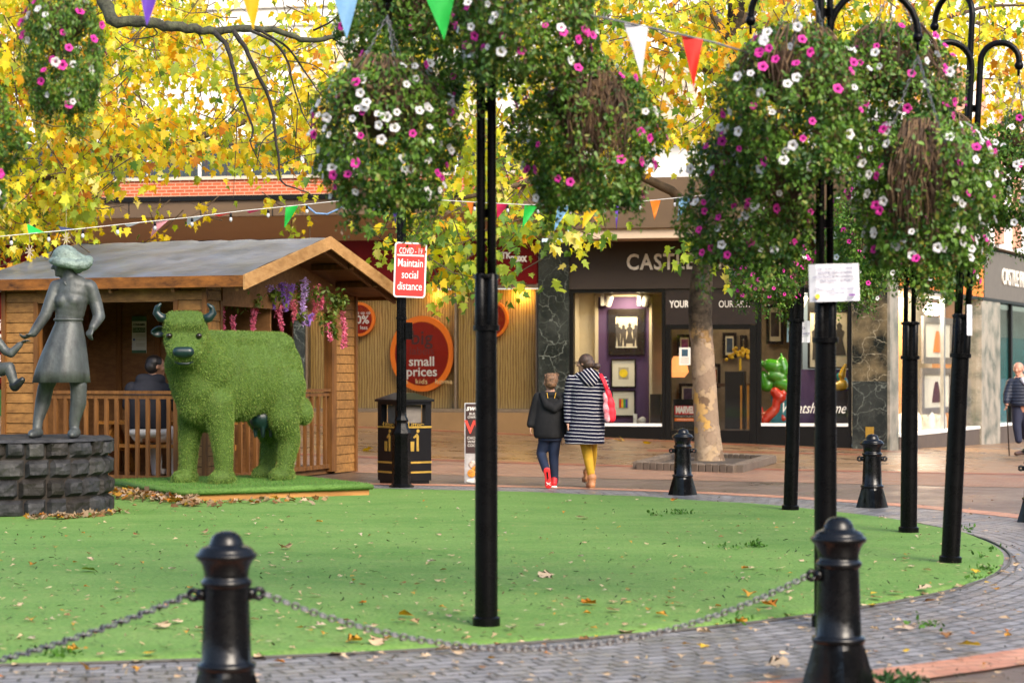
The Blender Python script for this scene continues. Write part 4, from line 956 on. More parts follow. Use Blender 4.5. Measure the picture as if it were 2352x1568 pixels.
# ================================================================ LITTER BIN
bp_ = gnd(929, 1109); bk = bp_.y / F
bn = thing('litter_bin', 'square black litter bin with gold bands beside the fluted column', 'bin', bp_, math.radians(36))
hw = .262; zt_ = (1109 - 922) * bk
m_bin = mat('bin_black', (.008, .008, .009), .3, var=.2); m_gold = mat('gold_band', (.62, .40, .08), .35, metal=.5)
mb = MB(); mb.box2(-hw, hw, -hw, hw, .04, zt_ * .74); mb.box2(-hw + .02, hw - .02, -hw + .02, hw - .02, 0, .04)
for sx_ in (-1, 1):
    for sy_ in (-1, 1): mb.box((sx_ * (hw - .045), sy_ * (hw - .045), zt_ * .855), (.09, .09, zt_ * .23))
mb.box2(-hw, hw, -hw, hw, zt_ * .965, zt_); mb.build('body', m_bin, bn)
mb = MB(); mb.box2(-hw + .1, hw - .1, -hw + .1, hw - .1, zt_ * .742, zt_ * .96); mb.build('liner', mat('liner', (.16, .14, .12), .6), bn)
mb = MB(); e = hw + .03; mb.add([(-e, -e, zt_), (e, -e, zt_), (e, e, zt_), (-e, e, zt_), (-e, -e, zt_ + .03), (e, -e, zt_ + .03), (e, e, zt_ + .03), (-e, e, zt_ + .03), (-.1, -.1, zt_ + .12), (.1, -.1, zt_ + .12), (.1, .1, zt_ + .12), (-.1, .1, zt_ + .12)], [(3, 2, 1, 0), (0, 1, 5, 4), (1, 2, 6, 5), (2, 3, 7, 6), (3, 0, 4, 7), (4, 5, 9, 8), (5, 6, 10, 9), (6, 7, 11, 10), (7, 4, 8, 11), (8, 9, 10, 11)]); mb.build('lid', m_bin, bn)
for z in (.13, .25, .68):
    mb = MB(); h2 = hw + .004
    mb.box2(-h2, h2, -h2, h2, zt_ * z, zt_ * z + .026); mb.build('gold_band', m_gold, bn)
for rz_, loc in ((0, (0, -hw - .006, zt_ * .72)), (math.pi / 2, (hw + .006, 0, zt_ * .72)), (-math.pi / 2, (-hw - .006, 0, zt_ * .72))):
    text('·Litter·', .105, m_gold, bn, loc, (math.pi / 2, 0, rz_))
for rz_ in (0, math.pi / 2, -math.pi / 2):
    mb = MB(Matrix.Rotation(rz_, 4, 'Z'))
    mb.prism([(x, -hw - .006, zt_ * .40 + z) for x, z in ((.02, 0), (.06, 0), (.055, .12), (.06, .2), (.03, .24), (-.03, .19), (-.02, .17), (.02, .19))], (0, .004, 0))
    mb.prism([(.045 + .026 * math.cos(i), -hw - .006, zt_ * .40 + .27 + .026 * math.sin(i)) for i in range(6)], (0, .004, 0))
    mb.prism([(x, -hw - .006, zt_ * .40 + z) for x, z in ((-.08, 0), (-.02, 0), (-.015, .13), (-.085, .13))], (0, .004, 0)); mb.build('tidy_emblem', m_gold, bn)
# ================================================================ PAVEMENT SIGN (half hidden behind the near post)
g = gnd(1100, 1112); k = g.y / F
t = thing('pavement_sign', 'narrow dark pavement sign with dessert picture, half hidden behind the middle post', 'sign', g, 0)
W = 33 * k; H = 187 * k
mb = MB(); mb.box2(-W, W, 0, .03, .02, H); mb.build('frame', mat('sign_silver', (.5, .5, .5), .4), t)
mb = MB(); mb.box2(-W + .012, W - .012, -.004, -.0005, .035, H - .012); mb.build('poster', mat('poster_dark', (.045, .02, .018), .4), t)
mb = MB(); mb.box2(-W + .012, W - .012, -.008, -.0045, .035, H * .38); mb.build('poster_base', mat('poster_grey', (.4, .38, .36), .4, var=.3), t)
mb = MB()
for x, z, r in ((-.10, .12, .055), (0, .10, .05), (.1, .12, .05), (-.05, .20, .05), (.05, .2, .05)): mb.ell((x, -.014, z + .03), (r, .008, r))
mb.build('waffle_picture', mat('waffle', (.6, .25, .03), .5, var=.6, scale=25), t)
mb = MB()
for x, z, r in ((-.08, .25, .06), (.03, .28, .07), (.12, .25, .05)): mb.ell((x, -.015, z + .02), (r, .008, r * .8))
mb.build('cream_picture', mat('cream_pic', (.5, .38, .3), .5, var=.8, scale=20), t)
mb = MB(); mb.ell((0, -.012, .05), (.17, .006, .035)); mb.build('bowl_picture', m_lettw, t)
text('sweet', .105, m_lettw, t, (-W + .02, -.008, H - .07), UP, align='LEFT', shear=.3, bold=.002); text('BUILD YOUR\nOWN DESSERT', .045, m_lettw, t, (0, -.008, H - .17), UP)
text('W', .24, mat('sw_red', (.7, .05, .03), .5), t, (-.06, -.008, H - .33), UP, bold=.006); text('CHOOSE\nWAFFLE\nCOOKIE', .05, m_lettw, t, (-.06, -.008, H - .52), UP)
# ================================================================ STONE PLINTH AND BRONZE FIGURES
pc = Vector(((34 - CX) / F * 21.3, 21.3, 0)); PR = 1.04; PH = .81
pl = thing('stone_plinth', 'round plinth of rough dark stone blocks under the bronze figures', 'plinth', pc, 0)
m_stone = mat('basalt', (.007, .007, .008), .6, spec=.25, var=.6, scale=5, bump=.8, bscale=18, col2=(.055, .055, .058)); m_mort = mat('mortar_brown', (.022, .016, .012), .9, var=.3)
mb = MB(); mb.lathe([(PR - .062, 0), (PR - .062, PH - .02)], 64); mb.build('core', m_mort, pl)
R2 = random.Random(5)
mb = MB()
rows = 4; rh = PH / rows
m_stones = [m_stone, mat('basalt_pale', (.020, .020, .021), .6, spec=.25, var=.5, scale=5, bump=.8, bscale=18, col2=(.075, .072, .068)), mat('basalt_brown', (.010, .009, .008), .6, spec=.25, var=.5, scale=5, bump=.8, bscale=18, col2=(.032, .028, .025))]
for r in range(rows):
    a = R2.random()
    end = a + 2 * Q
    while a < end - .12:
        wd = min(R2.uniform(.20, .31), end - a); z0 = r * rh + .006 + R2.uniform(-.008, .008); z1 = (r + 1) * rh - .006 + R2.uniform(-.008, .008)
        if end - a - wd < .14: wd = end - a
        vs = []; nx, nz = 6, 5
        seed = R2.random() * 99
        for i in range(nx + 1):
            for j in range(nz + 1):
                u, v = i / nx, j / nz
                aa = a + .003 + (wd - .006) * (u + .03 * noise.noise((seed, v * 3, 1)))
                edge = min(u, 1 - u, v, 1 - v); bulge = .035 * sstep(edge * 4.5) + .022 * noise.noise((u * 3 + seed, v * 3, 7)) - .012
                rr = PR - .02 + bulge if edge > 0 else PR - .066
                vs.append((rr * math.cos(aa), rr * math.sin(aa), z0 + (z1 - z0) * (v + .03 * noise.noise((u * 3, seed, 2)))))
        mb.cur = R2.choice([0, 0, 0, 1, 2])
        mb.add(vs, [(i * (nz + 1) + j, (i + 1) * (nz + 1) + j, (i + 1) * (nz + 1) + j + 1, i * (nz + 1) + j + 1) for i in range(nx) for j in range(nz)])
        a += wd
mb.build('stone_course', m_stones, pl)
mb = MB(); n = 48; vs = [(0, 0, PH + .012)]
for r in (.4, .8, PR - .03, PR):
    for q in range(n): a_ = 2 * Q * q / n; vs.append((r * math.cos(a_) * (1 + .012 * noise.noise((a_ * 3, r, 0))), r * math.sin(a_) * (1 + .012 * noise.noise((a_ * 3, r, 0))), PH + (.012 * noise.noise((r * 6, a_ * 3, 4)) if r < PR else -.03)))
fs_ = [(0, 1 + q, 1 + (q + 1) % n) for q in range(n)]
for j in range(3): fs_ += [(1 + j * n + q, 1 + (j + 1) * n + q, 1 + (j + 1) * n + (q + 1) % n, 1 + j * n + (q + 1) % n) for q in range(n)]
mb.add(vs, fs_); mb.build('top_slab', m_stone, pl)
# ---- patinated bronze
def bronzemat():
    m = bpy.data.materials.new('patinated_bronze'); m.use_nodes = True
    nt = m.node_tree; N = nt.nodes; L = nt.links; b = N['Principled BSDF']
    tc = N.new('ShaderNodeTexCoord'); n1 = N.new('ShaderNodeTexNoise'); n1.inputs['Scale'].default_value = 11; n1.inputs['Detail'].default_value = 8; n1.inputs['Roughness'].default_value = .7
    mp = N.new('ShaderNodeMapping'); mp.inputs['Scale'].default_value = (1, 1, .35); L.new(tc.outputs['Object'], mp.inputs[0]); L.new(mp.outputs[0], n1.inputs['Vector'])
    rp = N.new('ShaderNodeValToRGB'); e = rp.color_ramp.elements; e[0].position = .32; e[0].color = (.040, .042, .042, 1); e[1].position = .72; e[1].color = (.098, .110, .105, 1)
    L.new(n1.outputs[0], rp.inputs[0]); L.new(rp.outputs[0], b.inputs['Base Color'])
    b.inputs['Metallic'].default_value = .3; b.inputs['Roughness'].default_value = .5
    bp = N.new('ShaderNodeBump'); bp.inputs['Strength'].default_value = .3; bp.inputs['Distance'].default_value = .012
    n2 = N.new('ShaderNodeTexNoise'); n2.inputs['Scale'].default_value = 30; n2.inputs['Detail'].default_value = 4; L.new(tc.outputs['Object'], n2.inputs['Vector']); L.new(n2.outputs[0], bp.inputs['Height']); L.new(bp.outputs[0], b.inputs['Normal'])
    return m
m_brz = bronzemat(); m_brzd = mat('bronze_dark', (.02, .022, .022), .35, metal=.5, var=.4, scale=6); m_brzl = mat('bronze_pale', (.15, .20, .175), .6, metal=.15, var=.5, scale=16, bump=1.0, bscale=26)
SY = 21.0; KS = SY / F
def sp_(x, y, d=0.0): return at(x, y, SY) + Vector((0, d, 0))
def hand(mb, wrist, palm_dir, side, L_=.18, curl=.5, thumb=1):
    """palm with five bent fingers; palm_dir towards the finger roots, side across the palm"""
    pd = Vector(palm_dir).normalized(); sd = Vector(side).normalized(); nrm = pd.cross(sd).normalized()
    w_ = Vector(wrist); k = L_ / .18
    for i in range(4):
        o_ = (i - 1.5) * .019 * k; r = w_ + pd * .085 * k + sd * o_
        mb.cap(w_ + sd * o_ * .6, r, .016 * k, .014 * k, 8)
        ln = (.062, .075, .07, .055)[i] * k; d = pd.copy(); p = r
        for s_ in range(3):
            d = (d * math.cos(curl) + nrm * math.sin(curl)).normalized(); q = p + d * ln * (.45, .32, .25)[s_]
            mb.cap(p, q, (.0098 - .0012 * s_) * k, (.0092 - .0012 * s_) * k, 8); p = q
    b_ = w_ + pd * .03 * k + sd * (thumb * .028 * k); t1 = b_ + (pd * .6 + sd * thumb * .75).normalized() * .04 * k; t2 = t1 + (pd * .85 + nrm * .5).normalized() * .032 * k
    mb.cap(w_, b_, .016 * k, .014 * k, 8); mb.cap(b_, t1, .012 * k, .0105 * k, 8); mb.cap(t1, t2, .0105 * k, .009 * k, 8)
def head(mb, c, r, look, tilt=0.0):
    """head with nose, brow, chin, ears; c centre, r = half height, look = unit facing direction"""
    f = Vector(look).normalized(); u = Vector((0, 0, 1)); s_ = f.cross(u).normalized(); u = s_.cross(f)
    R_ = Matrix((s_, f, u)).transposed()
    P = lambda a, b, d: Vector(c) + R_ @ Vector((a * r, b * r, d * r))
    mb.ell(P(0, -.12, .18), (.74 * r, .88 * r, .80 * r), R_)
    mb.cap(P(0, .28, -.15), P(0, .42, -.68), .56 * r, .34 * r)
    mb.cap(P(0, .74, .12), P(0, .98, -.20), .085 * r, .15 * r, 8)           # nose
    mb.cap(P(-.3, .66, .22), P(.3, .66, .22), .12 * r, .12 * r, 8)           # brow
    mb.cap(P(-.13, .74, -.50), P(.13, .74, -.50), .085 * r, .085 * r, 8)     # lips
    mb.ell(P(0, .68, -.80), .18 * r)
    for sg in (-1, 1):
        mb.ell(P(sg * .74, -.05, -.05), (.08 * r, .18 * r, .26 * r), R_, 8, 6)
        mb.ell(P(sg * .38, .52, -.18), .24 * r, None, 10, 6)
    return P, R_
wz = PH
st = thing('bronze_woman', 'bronze statue of a striding woman holding a child by the hand', 'statue', (sp_(135, 1003).x, SY, PH), 0)
mb = MB()
hc = sp_(146, 607); look = Vector((-.93, -.30, -.14))
P, Rh = head(mb, hc, .128, look)
mb.cap(sp_(157, 622, .02), sp_(162, 650, .03), .075, .085)
# torso
for y, hwid, cx, dp in ((658, 37, 167, .12), (672, 39, 166, .135), (688, 38, 164, .15), (702, 36, 162, .15), (716, 34, 160, .14), (730, 32, 157, .135), (744, 32, 156, .135)):
    mb.ell(sp_(cx, y, .03), (hwid * KS, dp, .13))
mb.cap(sp_(132, 657, .03), sp_(202, 657, .03), .075, .08)
mb.ell(sp_(147, 692, -.03), (.09, .095, .09)); mb.ell(sp_(172, 692, -.035), (.09, .095, .09))
# arms
mb.limb([sp_(128, 658, .03), sp_(116, 695, -.02), sp_(108, 722, -.05), sp_(82, 765, -.10)], [.075, .066, .062, .048])
mb.limb([sp_(206, 660, .03), sp_(218, 695, .05), sp_(227, 727, .02), sp_(218, 752, -.10)], [.078, .070, .064, .046])
hand(mb, sp_(80, 768, -.10), (-.85, 0, -.35), (.3, -.8, .3), .19, .75, 1)
hand(mb, sp_(217, 753, -.10), (-.25, -.45, -.8), (-.8, .5, 0), .19, .95, 1)
# legs and feet
mb.limb([sp_(118, 850, .05), sp_(103, 885, .06), sp_(93, 925, .10), sp_(85, 965, .05), sp_(84, 985, .03)], [.11, .085, .082, .055, .05])
mb.limb([sp_(176, 850, .0), sp_(182, 885, -.03), sp_(181, 925, -.02), sp_(172, 968, -.03), sp_(172, 985, -.03)], [.11, .088, .085, .058, .052])
for x, d in ((84, .03), (173, -.03)):
    b_ = sp_(x, 0, d); b_.z = PH
    mb.cap(b_ + Vector((0, .05, .055)), b_ + Vector((-.012 if x < 100 else .012, -.15, .045)), .056, .052); mb.cap(b_ + Vector((0, -.13, .05)), b_ + Vector((-.015 if x < 100 else .015, -.21, .038)), .05, .036)
blob('figure', mb, .0125, m_brz, st, 7, world=True)
# skirt: flared lofted cloth with folds
def loft(name, rings, m, parent, n=48, fold=None, world=True, thick=.012):
    """rings: (centre, rx, ry); soft vertical folds"""
    vs = []; mbl = MB()
    for j, (c, rx, ry) in enumerate(rings):
        t_ = j / (len(rings) - 1)
        for q in range(n):
            a_ = 2 * Q * q / n; f_ = 1 + (fold(a_, t_) if fold else 0)
            vs.append(Vector(c) + Vector((rx * f_ * math.cos(a_), ry * f_ * math.sin(a_), 0)))
    mbl.smooth = True
    mbl.add(vs, [(j * n + q, (j + 1) * n + q, (j + 1) * n + (q + 1) % n, j * n + (q + 1) % n) for j in range(len(rings) - 1) for q in range(n)])
    o = mbl.build(name, m, parent, world=world)
    so_ = o.modifiers.new('s', 'SOLIDIFY'); so_.thickness = thick; so_.offset = -1
    return o
loft('skirt', [(sp_(156, 730, .03), 30 * KS, .125), (sp_(156, 742, .03), 31 * KS, .13), (sp_(152, 775, .02), 41 * KS, .19), (sp_(146, 815, .0), 52 * KS, .235), (sp_(141, 850, .0), 60 * KS, .26), (sp_(139, 878, -.01), 64 * KS, .27)], m_brz, st, fold=lambda a, t: t * (.05 * math.sin(a * 5 + .6) + .03 * math.sin(a * 9 + 1)))
mb = MB(); mb.smooth = True; mb.tube([sp_(156, 734, .03) + Vector((30.5 * KS * math.cos(q * Q / 16), .128 * math.sin(q * Q / 16), 0)) for q in range(33)], .016, 8); mb.build('waistband', m_brz, st, world=True)
mb = MB()
for sg in (-1, 1): mb.limb([sp_(162 + sg * 17, 640, .05), sp_(160 + sg * 9, 649, -.05), sp_(158 + sg * 3, 655, -.075)], [.02, .026, .012], 8)
blob('collar', mb, .01, m_brz, st, 2, world=True)
mb = MB()
mb.ell(sp_(150, 590, .02), (31 * KS, .15, .13), Matrix.Rotation(.15, 3, 'Y'))
mb.cap(sp_(160, 596, .02), sp_(190, 604, .03), .12, .085)
mb.limb([sp_(122, 600, -.05), sp_(132, 602, -.11), sp_(146, 605, -.135), sp_(162, 607, -.125), sp_(178, 610, -.09), (sp_(192, 609, -.04)), sp_(203, 603, .01), sp_(200, 597, .06), sp_(180, 600, .11), sp_(155, 600, .13)], [.036, .042, .046, .050, .056, .060, .048, .055, .06, .06], 12)
mb.ell(sp_(176, 618, .03), (.06, .07, .05))
hair = blob('hair', mb, .012, m_brzl, st, 2, world=True)
# bronze child swinging on the woman's hand
ch = thing('bronze_child', 'bronze child swinging one leg forward at the left edge', 'statue', (sp_(-40, 1003).x, SY - .1, PH), 0)
mb = MB()
head(mb, sp_(-38, 722, -.1), .105, (-.4, -.85, .1)); mb.cap(sp_(-36, 742, -.1), sp_(-34, 762, -.1), .05, .055)
for y, h_ in ((775, 28), (800, 27), (825, 26), (845, 27)): mb.ell(sp_(-24 + (y - 775) * .03, y, -.1), (h_ * KS, .10, .085))
mb.limb([sp_(-4, 780, -.1), sp_(18, 806, -.1), sp_(32, 812, -.12), sp_(52, 792, -.12)], [.055, .048, .045, .034])
hand(mb, sp_(53, 790, -.12), (.8, .1, .5), (0, -.9, .2), .14, .5, 1)
mb.limb([sp_(-46, 780, -.1), sp_(-66, 806, -.12), sp_(-86, 836, -.2)], [.055, .046, .034]); hand(mb, sp_(-87, 838, -.2), (-.5, -.3, -.7), (.6, -.6, 0), .14, .4, 1)
mb.limb([sp_(-14, 850, -.1), sp_(14, 848, -.18), sp_(33, 844, -.22), sp_(40, 862, -.24), sp_(46, 880, -.25)], [.085, .075, .062, .055, .045])
mb.cap(sp_(46, 886, -.25), sp_(64, 874, -.27), .042, .036)
mb.limb([sp_(-34, 850, -.08), sp_(-40, 905, -.06), sp_(-38, 950, 0), sp_(-40, 985, .02)], [.085, .065, .055, .042]); b_ = sp_(-40, 0, 0); b_.z = PH; mb.cap(b_ + Vector((0, .03, .04)), b_ + Vector((-.02, -.16, .035)), .042, .036)
blob('figure', mb, .012, m_brz, ch, 3, world=True)
mb = MB(); mb.cap(sp_(45, 884, -.25), sp_(48, 888, -.25), .05, .05); mb.limb([sp_(48, 888, -.25), sp_(58, 880, -.27), sp_(66, 872, -.28)], [.046, .042, .034]); blob('boot', mb, .012, m_brzd, ch, 2, world=True)
mb = MB(); mb.ell(sp_(-38, 708, -.08), (.115, .12, .09)); mb.ell(sp_(-30, 722, -.03), .09); blob('hair', mb, .012, m_brzl, ch, 2, world=True)
g = sp_(70, 1003, .35); g.z = PH
t = thing('dark_pipe', 'slim dark upright prop behind the bronze woman', 'prop', g, 0); t.rotation_euler = (0, .05, 0)
mb = MB(); mb.smooth = True; mb.lathe([(.035, 0), (.03, .05), (.026, .1), (.034, .12), (.03, .2), (.024, .22), (.02, .4), (.024, .42), (.015, .44), (.012, .48)], 14); mb.build('shaft', m_brzd, t)
# ================================================================ WOODEN KIOSK
K0 = Vector((-3.74, 24.2, 0)) * 1.058; KT = math.radians(20)
# local axes: +x along the long side to the LEFT, +y into the gable direction (away), seen from the near corner
kx = Vector((-math.cos(KT), math.sin(KT), 0)); ky = Vector((math.sin(KT), math.cos(KT), 0))
kio = thing('wooden_kiosk', 'open timber kiosk with felt roof behind the grass covered cow', 'kiosk', K0, 0)
def kp(a, b, z): return K0 + kx * a + ky * b + Vector((0, 0, z))
KM = Matrix.Translation(K0) @ Matrix(((kx.x, ky.x, 0, 0), (kx.y, ky.y, 0, 0), (0, 0, 1, 0), (0, 0, 0, 1)))
def kb(): return MB(KM)
def woodmat(name, c1, c2, rough=.6, axis=0, scale=5):
    m = bpy.data.materials.new(name); m.use_nodes = True
    nt = m.node_tree; N = nt.nodes; L = nt.links; b = N['Principled BSDF']
    tc = N.new('ShaderNodeTexCoord'); mp = N.new('ShaderNodeMapping'); sc = [9, 9, 9]; sc[axis] = .8; mp.inputs['Scale'].default_value = sc
    L.new(tc.outputs['Object'], mp.inputs[0])
    n1 = N.new('ShaderNodeTexNoise'); n1.inputs['Scale'].default_value = scale * .35; n1.inputs['Detail'].default_value = 7; n1.inputs['Roughness'].default_value = .7; L.new(mp.outputs[0], n1.inputs['Vector'])
    n2 = N.new('ShaderNodeTexNoise'); n2.inputs['Scale'].default_value = 1.3; L.new(tc.outputs['Object'], n2.inputs['Vector'])
    rp = N.new('ShaderNodeValToRGB'); rp.color_ramp.elements[0].position = .28; rp.color_ramp.elements[1].position = .72
    rp.color_ramp.elements[0].color = (*c1, 1); rp.color_ramp.elements[1].color = (*c2, 1); L.new(n1.outputs[0], rp.inputs[0])
    at_ = N.new('ShaderNodeAttribute'); at_.attribute_name = 'boardtone'
    mx = N.new('ShaderNodeMix'); mx.data_type = 'RGBA'; mx.blend_type = 'MULTIPLY'; mx.inputs[0].default_value = .55
    r2 = N.new('ShaderNodeValToRGB'); r2.color_ramp.elements[0].position = .35; r2.color_ramp.elements[1].position = .65; r2.color_ramp.elements[0].color = (.62, .58, .55, 1); r2.color_ramp.elements[1].color = (1.15, 1.12, 1.1, 1)
    L.new(n2.outputs[0], r2.inputs[0]); L.new(rp.outputs[0], mx.inputs[6]); L.new(r2.outputs[0], mx.inputs[7]); L.new(mx.outputs[2], b.inputs['Base Color'])
    b.inputs['Roughness'].default_value = rough; b.inputs['Specular IOR Level'].default_value = .3
    bp = N.new('ShaderNodeBump'); bp.inputs['Strength'].default_value = .25; bp.inputs['Distance'].default_value = .008; L.new(n1.outputs[0], bp.inputs['Height']); L.new(bp.outputs[0], b.inputs['Normal'])
    return m
m_clad = woodmat('cladding_wood', lin((100, 68, 32)), lin((166, 122, 66)), .6, 0)
m_wv = woodmat('upright_wood', lin((72, 45, 20)), lin((134, 90, 44)), .6, 2)
m_barge = woodmat('barge_wood', lin((138, 98, 54)), lin((188, 148, 98)), .6, 1)
m_fasc = woodmat('stained_wood', lin((52, 30, 12)), lin((158, 100, 40)), .55, 0, 3)
m_dk = woodmat('inner_wood', lin((98, 66, 38)), lin((140, 100, 60)), .7, 0)
m_gap = mat('board_gap', (.02, .012, .006), .9)
def cladding(mb, p0, ax, length, z0, z1, outn, bh=.134):
    """overlapping horizontal boards: p0 local corner, ax local direction, outn outward"""
    p0 = Vector(p0); ax = Vector(ax); o_ = Vector(outn); z = z0
    while z < z1 - .01:
        h = min(bh, z1 - z); vs = []
        for u in (0, length):
            b_ = p0 + ax * u
            vs += [b_ + Vector((0, 0, z + .004)), b_ + o_ * .020 + Vector((0, 0, z + .004)), b_ + o_ * .012 + Vector((0, 0, z + h - .014)), b_ + o_ * .004 + Vector((0, 0, z + h - .004)), b_ + Vector((0, 0, z + h - .004))]
        mb.cur = 0
        mb.add(vs, [(0, 1, 2, 3, 4)[::-1], (5, 6, 7, 8, 9)] + [(i, (i + 1) % 5, 5 + (i + 1) % 5, 5 + i) for i in range(5)])
        z += h
    mb.cur = 1; e = p0 + ax * length - o_ * .03; q = p0 + o_ * .003
    mb.box2(min(q.x, e.x), max(q.x, e.x), min(q.y, e.y), max(q.y, e.y), z0, z1); mb.cur = 0
KL, KW = 2.82 * 1.058, 4.35 * 1.058
ze = CH + (655 * -1 + HY) * 23.84 * 1.058 / F      # eave underside
za = CH + (855 - 565) * 26.05 * 1.058 / F          # apex
zw = ze + .04; zr = 1.24
xo0, xo1 = .385 * 1.058, 2.37 * 1.058               # opening in the long side
mbx = kb(); cladding(mbx, (0, 0, 0), (1, 0, 0), xo0, .02, zw, (0, -1, 0)); mbx.build('wall_panel', [m_clad, m_gap], kio, world=True)
mbx = kb(); cladding(mbx, (xo1, 0, 0), (1, 0, 0), KL - xo1, .02, zw, (0, -1, 0)); mbx.build('wall_panel', [m_clad, m_gap], kio, world=True)
zo = CH + (855 - 692) * 25.6 / F
mbx = kb(); cladding(mbx, (xo0 + .002, 0, 0), (1, 0, 0), xo1 - xo0 - .004, zo, zw, (0, -1, 0), .2); mbx.build('wall_panel', [m_clad, m_gap], kio, world=True)
yo0, yo1 = .39 * 1.058, 3.70 * 1.058
mbx = kb(); cladding(mbx, (0, .002, 0), (0, 1, 0), yo0, .02, zw, (-1, 0, 0)); mbx.build('wall_panel', [m_clad, m_gap], kio, world=True)
mbx = kb(); cladding(mbx, (0, yo1, 0), (0, 1, 0), KW - yo1, .02, zw, (-1, 0, 0)); mbx.build('wall_panel', [m_clad, m_gap], kio, world=True)
# corner posts and opening jambs
for (a, b_) in ((-.02, -.02), (-.02, KW + .02), (KL + .02, -.02), (KL, KW)):
    mbx = kb(); mbx.box2(a - .03, a + .03, b_ - .03, b_ + .03, 0, zw); mbx.build('corner_post', m_wv, kio, world=True)
for (x0, x1, y0, y1) in ((xo0 - .035, xo0 + .03, -.03, .09), (xo1 - .03, xo1 + .035, -.03, .09), (-.03, .10, yo0 - .03, yo0 + .035), (-.03, .10, yo1 - .13, yo1 + .03)):
    mbx = kb(); mbx.box2(x0, x1, y0, y1, .05, zo + .02); mbx.build('jamb', m_wv, kio, world=True)
# gable infill above the end opening
zg = CH + (855 - 700) * 27.5 / F
mbx = kb(); mbx.box2(-.025, .03, yo0 + .04, yo1 - .1, zg - .06, zw + .02); mbx.build('end_beam', m_dk, kio, world=True)
mbx = kb(); mbx.prism([(-.0, 0, zw), (-.0, KW, zw), (-.0, KW / 2, za - .14)], (.03, 0, 0)); mbx.build('gable_panel', m_dk, kio, world=True)
mbx = kb(); mbx.prism([(KL, 0, zw), (KL, KW, zw), (KL, KW / 2, za - .14)], (.03, 0, 0)); mbx.box2(KL, KL + .03, 0, KW, 0, zw); mbx.build('end_wall', m_dk, kio, world=True)
# back wall (half): dark boards behind the long-side opening
mbx = kb(); mbx.box2(1.0, KL - .05, KW - .05, KW, 0, zw); mbx.build('back_wall', m_dk, kio, world=True)
mbx = kb(); mbx.box2(.05, KL - .05, 1.95, 1.99, .1, zw + .35); mbx.build('inner_partition', m_dk, kio, world=True)
for a in (.85, 1.32, 1.80, 2.42):
    mbx = kb(); mbx.box2(a - .04, a + .04, 1.90, 1.945, .1, zw + .3); mbx.build('stud', m_wv if a > 1 else m_dk, kio, world=True)
mbx = kb(); mbx.box2(.06, KL - .06, .06, KW - .06, .02, .10); mbx.build('deck', m_dk, kio, world=True)
# balustrades
def balus(p0, p1, along, n, pre):
    p0 = Vector(p0); p1 = Vector(p1)
    mbx = kb(); mbx.beam(p0 + Vector((0, 0, zr)), p1 + Vector((0, 0, zr)), .075, .042); mbx.build('rail', m_wv, kio, world=True)
    mbx = kb(); mbx.beam(p0 + Vector((0, 0, zr - .06)), p1 + Vector((0, 0, zr - .06)), .03, .05); mbx.build('rail', m_wv, kio, world=True)
    mbx = kb(); mbx.beam(p0 + Vector((0, 0, .13)), p1 + Vector((0, 0, .13)), .035, .06); mbx.build('rail', m_wv, kio, world=True)
    for i in range(n):
        q = p0.lerp(p1, (i + .6) / (n + .2)); mbx = kb()
        mbx.box2(q.x - .024, q.x + .024, q.y - .020, q.y + .020, .10, zr - .085); mbx.build('baluster', m_wv, kio, world=True)
balus((xo0 + .03, .02, 0), (xo1 - .03, .02, 0), 0, 13, '')
balus((.02, yo0 + .04, 0), (.02, yo1 - .14, 0), 1, 15, '')
# roof: two felted slopes with rafters underneath
x0, x1 = -.65 * 1.058, 3.72 * 1.058 - .62; y0, y1 = -.22, KW + .22; ym = KW / 2; th = .05
def felt():
    m = mat('roof_felt', (.085, .105, .155), .28, var=.5, scale=1.6, bump=.8, bscale=2.6, spec=.5); return m
for sg, ye in ((0, y0), (1, y1)):
    vs = []; nx, ny = 26, 12
    mbx = kb(); mbx.smooth = True
    for i in range(nx + 1):
        for j in range(ny + 1):
            u, v = i / nx, j / ny
            wv = .022 * noise.noise((u * 14 + v * 5, v * 2.5, 2 + sg)) + .010 * noise.noise((u * 30 + v * 9, v * 3, 5))
            vs.append((x0 + (x1 - x0) * u, ye + (ym - ye) * v, ze + .115 + (za - ze) * v + wv + (.02 if 0 < v < 1 else 0)))
    mbx.add(vs, [(i * (ny + 1) + j, (i + 1) * (ny + 1) + j, (i + 1) * (ny + 1) + j + 1, i * (ny + 1) + j + 1) for i in range(nx) for j in range(ny)])
    mbx.build('roof_felt', felt(), kio, world=True)
    mbx = kb(); mbx.prism([(x0 + .02, ye, ze + .06), (x0 + .02, ym, za + .06), (x0 + .02, ym, za + .02), (x0 + .02, ye, ze + .02)], (x1 - x0 - .04, 0, 0)); mbx.build('roof_deck', m_dk, kio, world=True)
    mbx = kb(); mbx.box2(x0 + .0, x1, ye - .03, ye - .002 if sg == 0 else ye + .03, ze - .02, ze + .125); mbx.build('fascia_board', m_fasc, kio, world=True)
    for xe in (x0 - .028, x1 + .004):
        mbx = kb(); mbx.prism([(xe, ye - (.03 if sg == 0 else -.03), ze - .06), (xe, ym + (-.001 if sg == 0 else .001), za - .04), (xe, ym + (-.001 if sg == 0 else .001), za + .13), (xe, ye - (.03 if sg == 0 else -.03), ze + .13)], (.026, 0, 0)); mbx.build('bargeboard', m_barge, kio, world=True)
    for i in range(5):
        xr = x0 + .12 + i * (x1 - x0 - .3) / 4; mbx = kb(); mbx.beam((xr, ye + .03, ze - .03), (xr, ym, za - .03), .045, .09); mbx.build('rafter', m_dk, kio, world=True)
for v in (.33, .66):
    mbx = kb(); yy = y1 + (ym - y1) * v; mbx.box2(x0 + .03, 0, yy - .03, yy + .03, ze + (za - ze) * v - .07, ze + (za - ze) * v + .01); mbx.build('purlin', m_wv, kio, world=True)
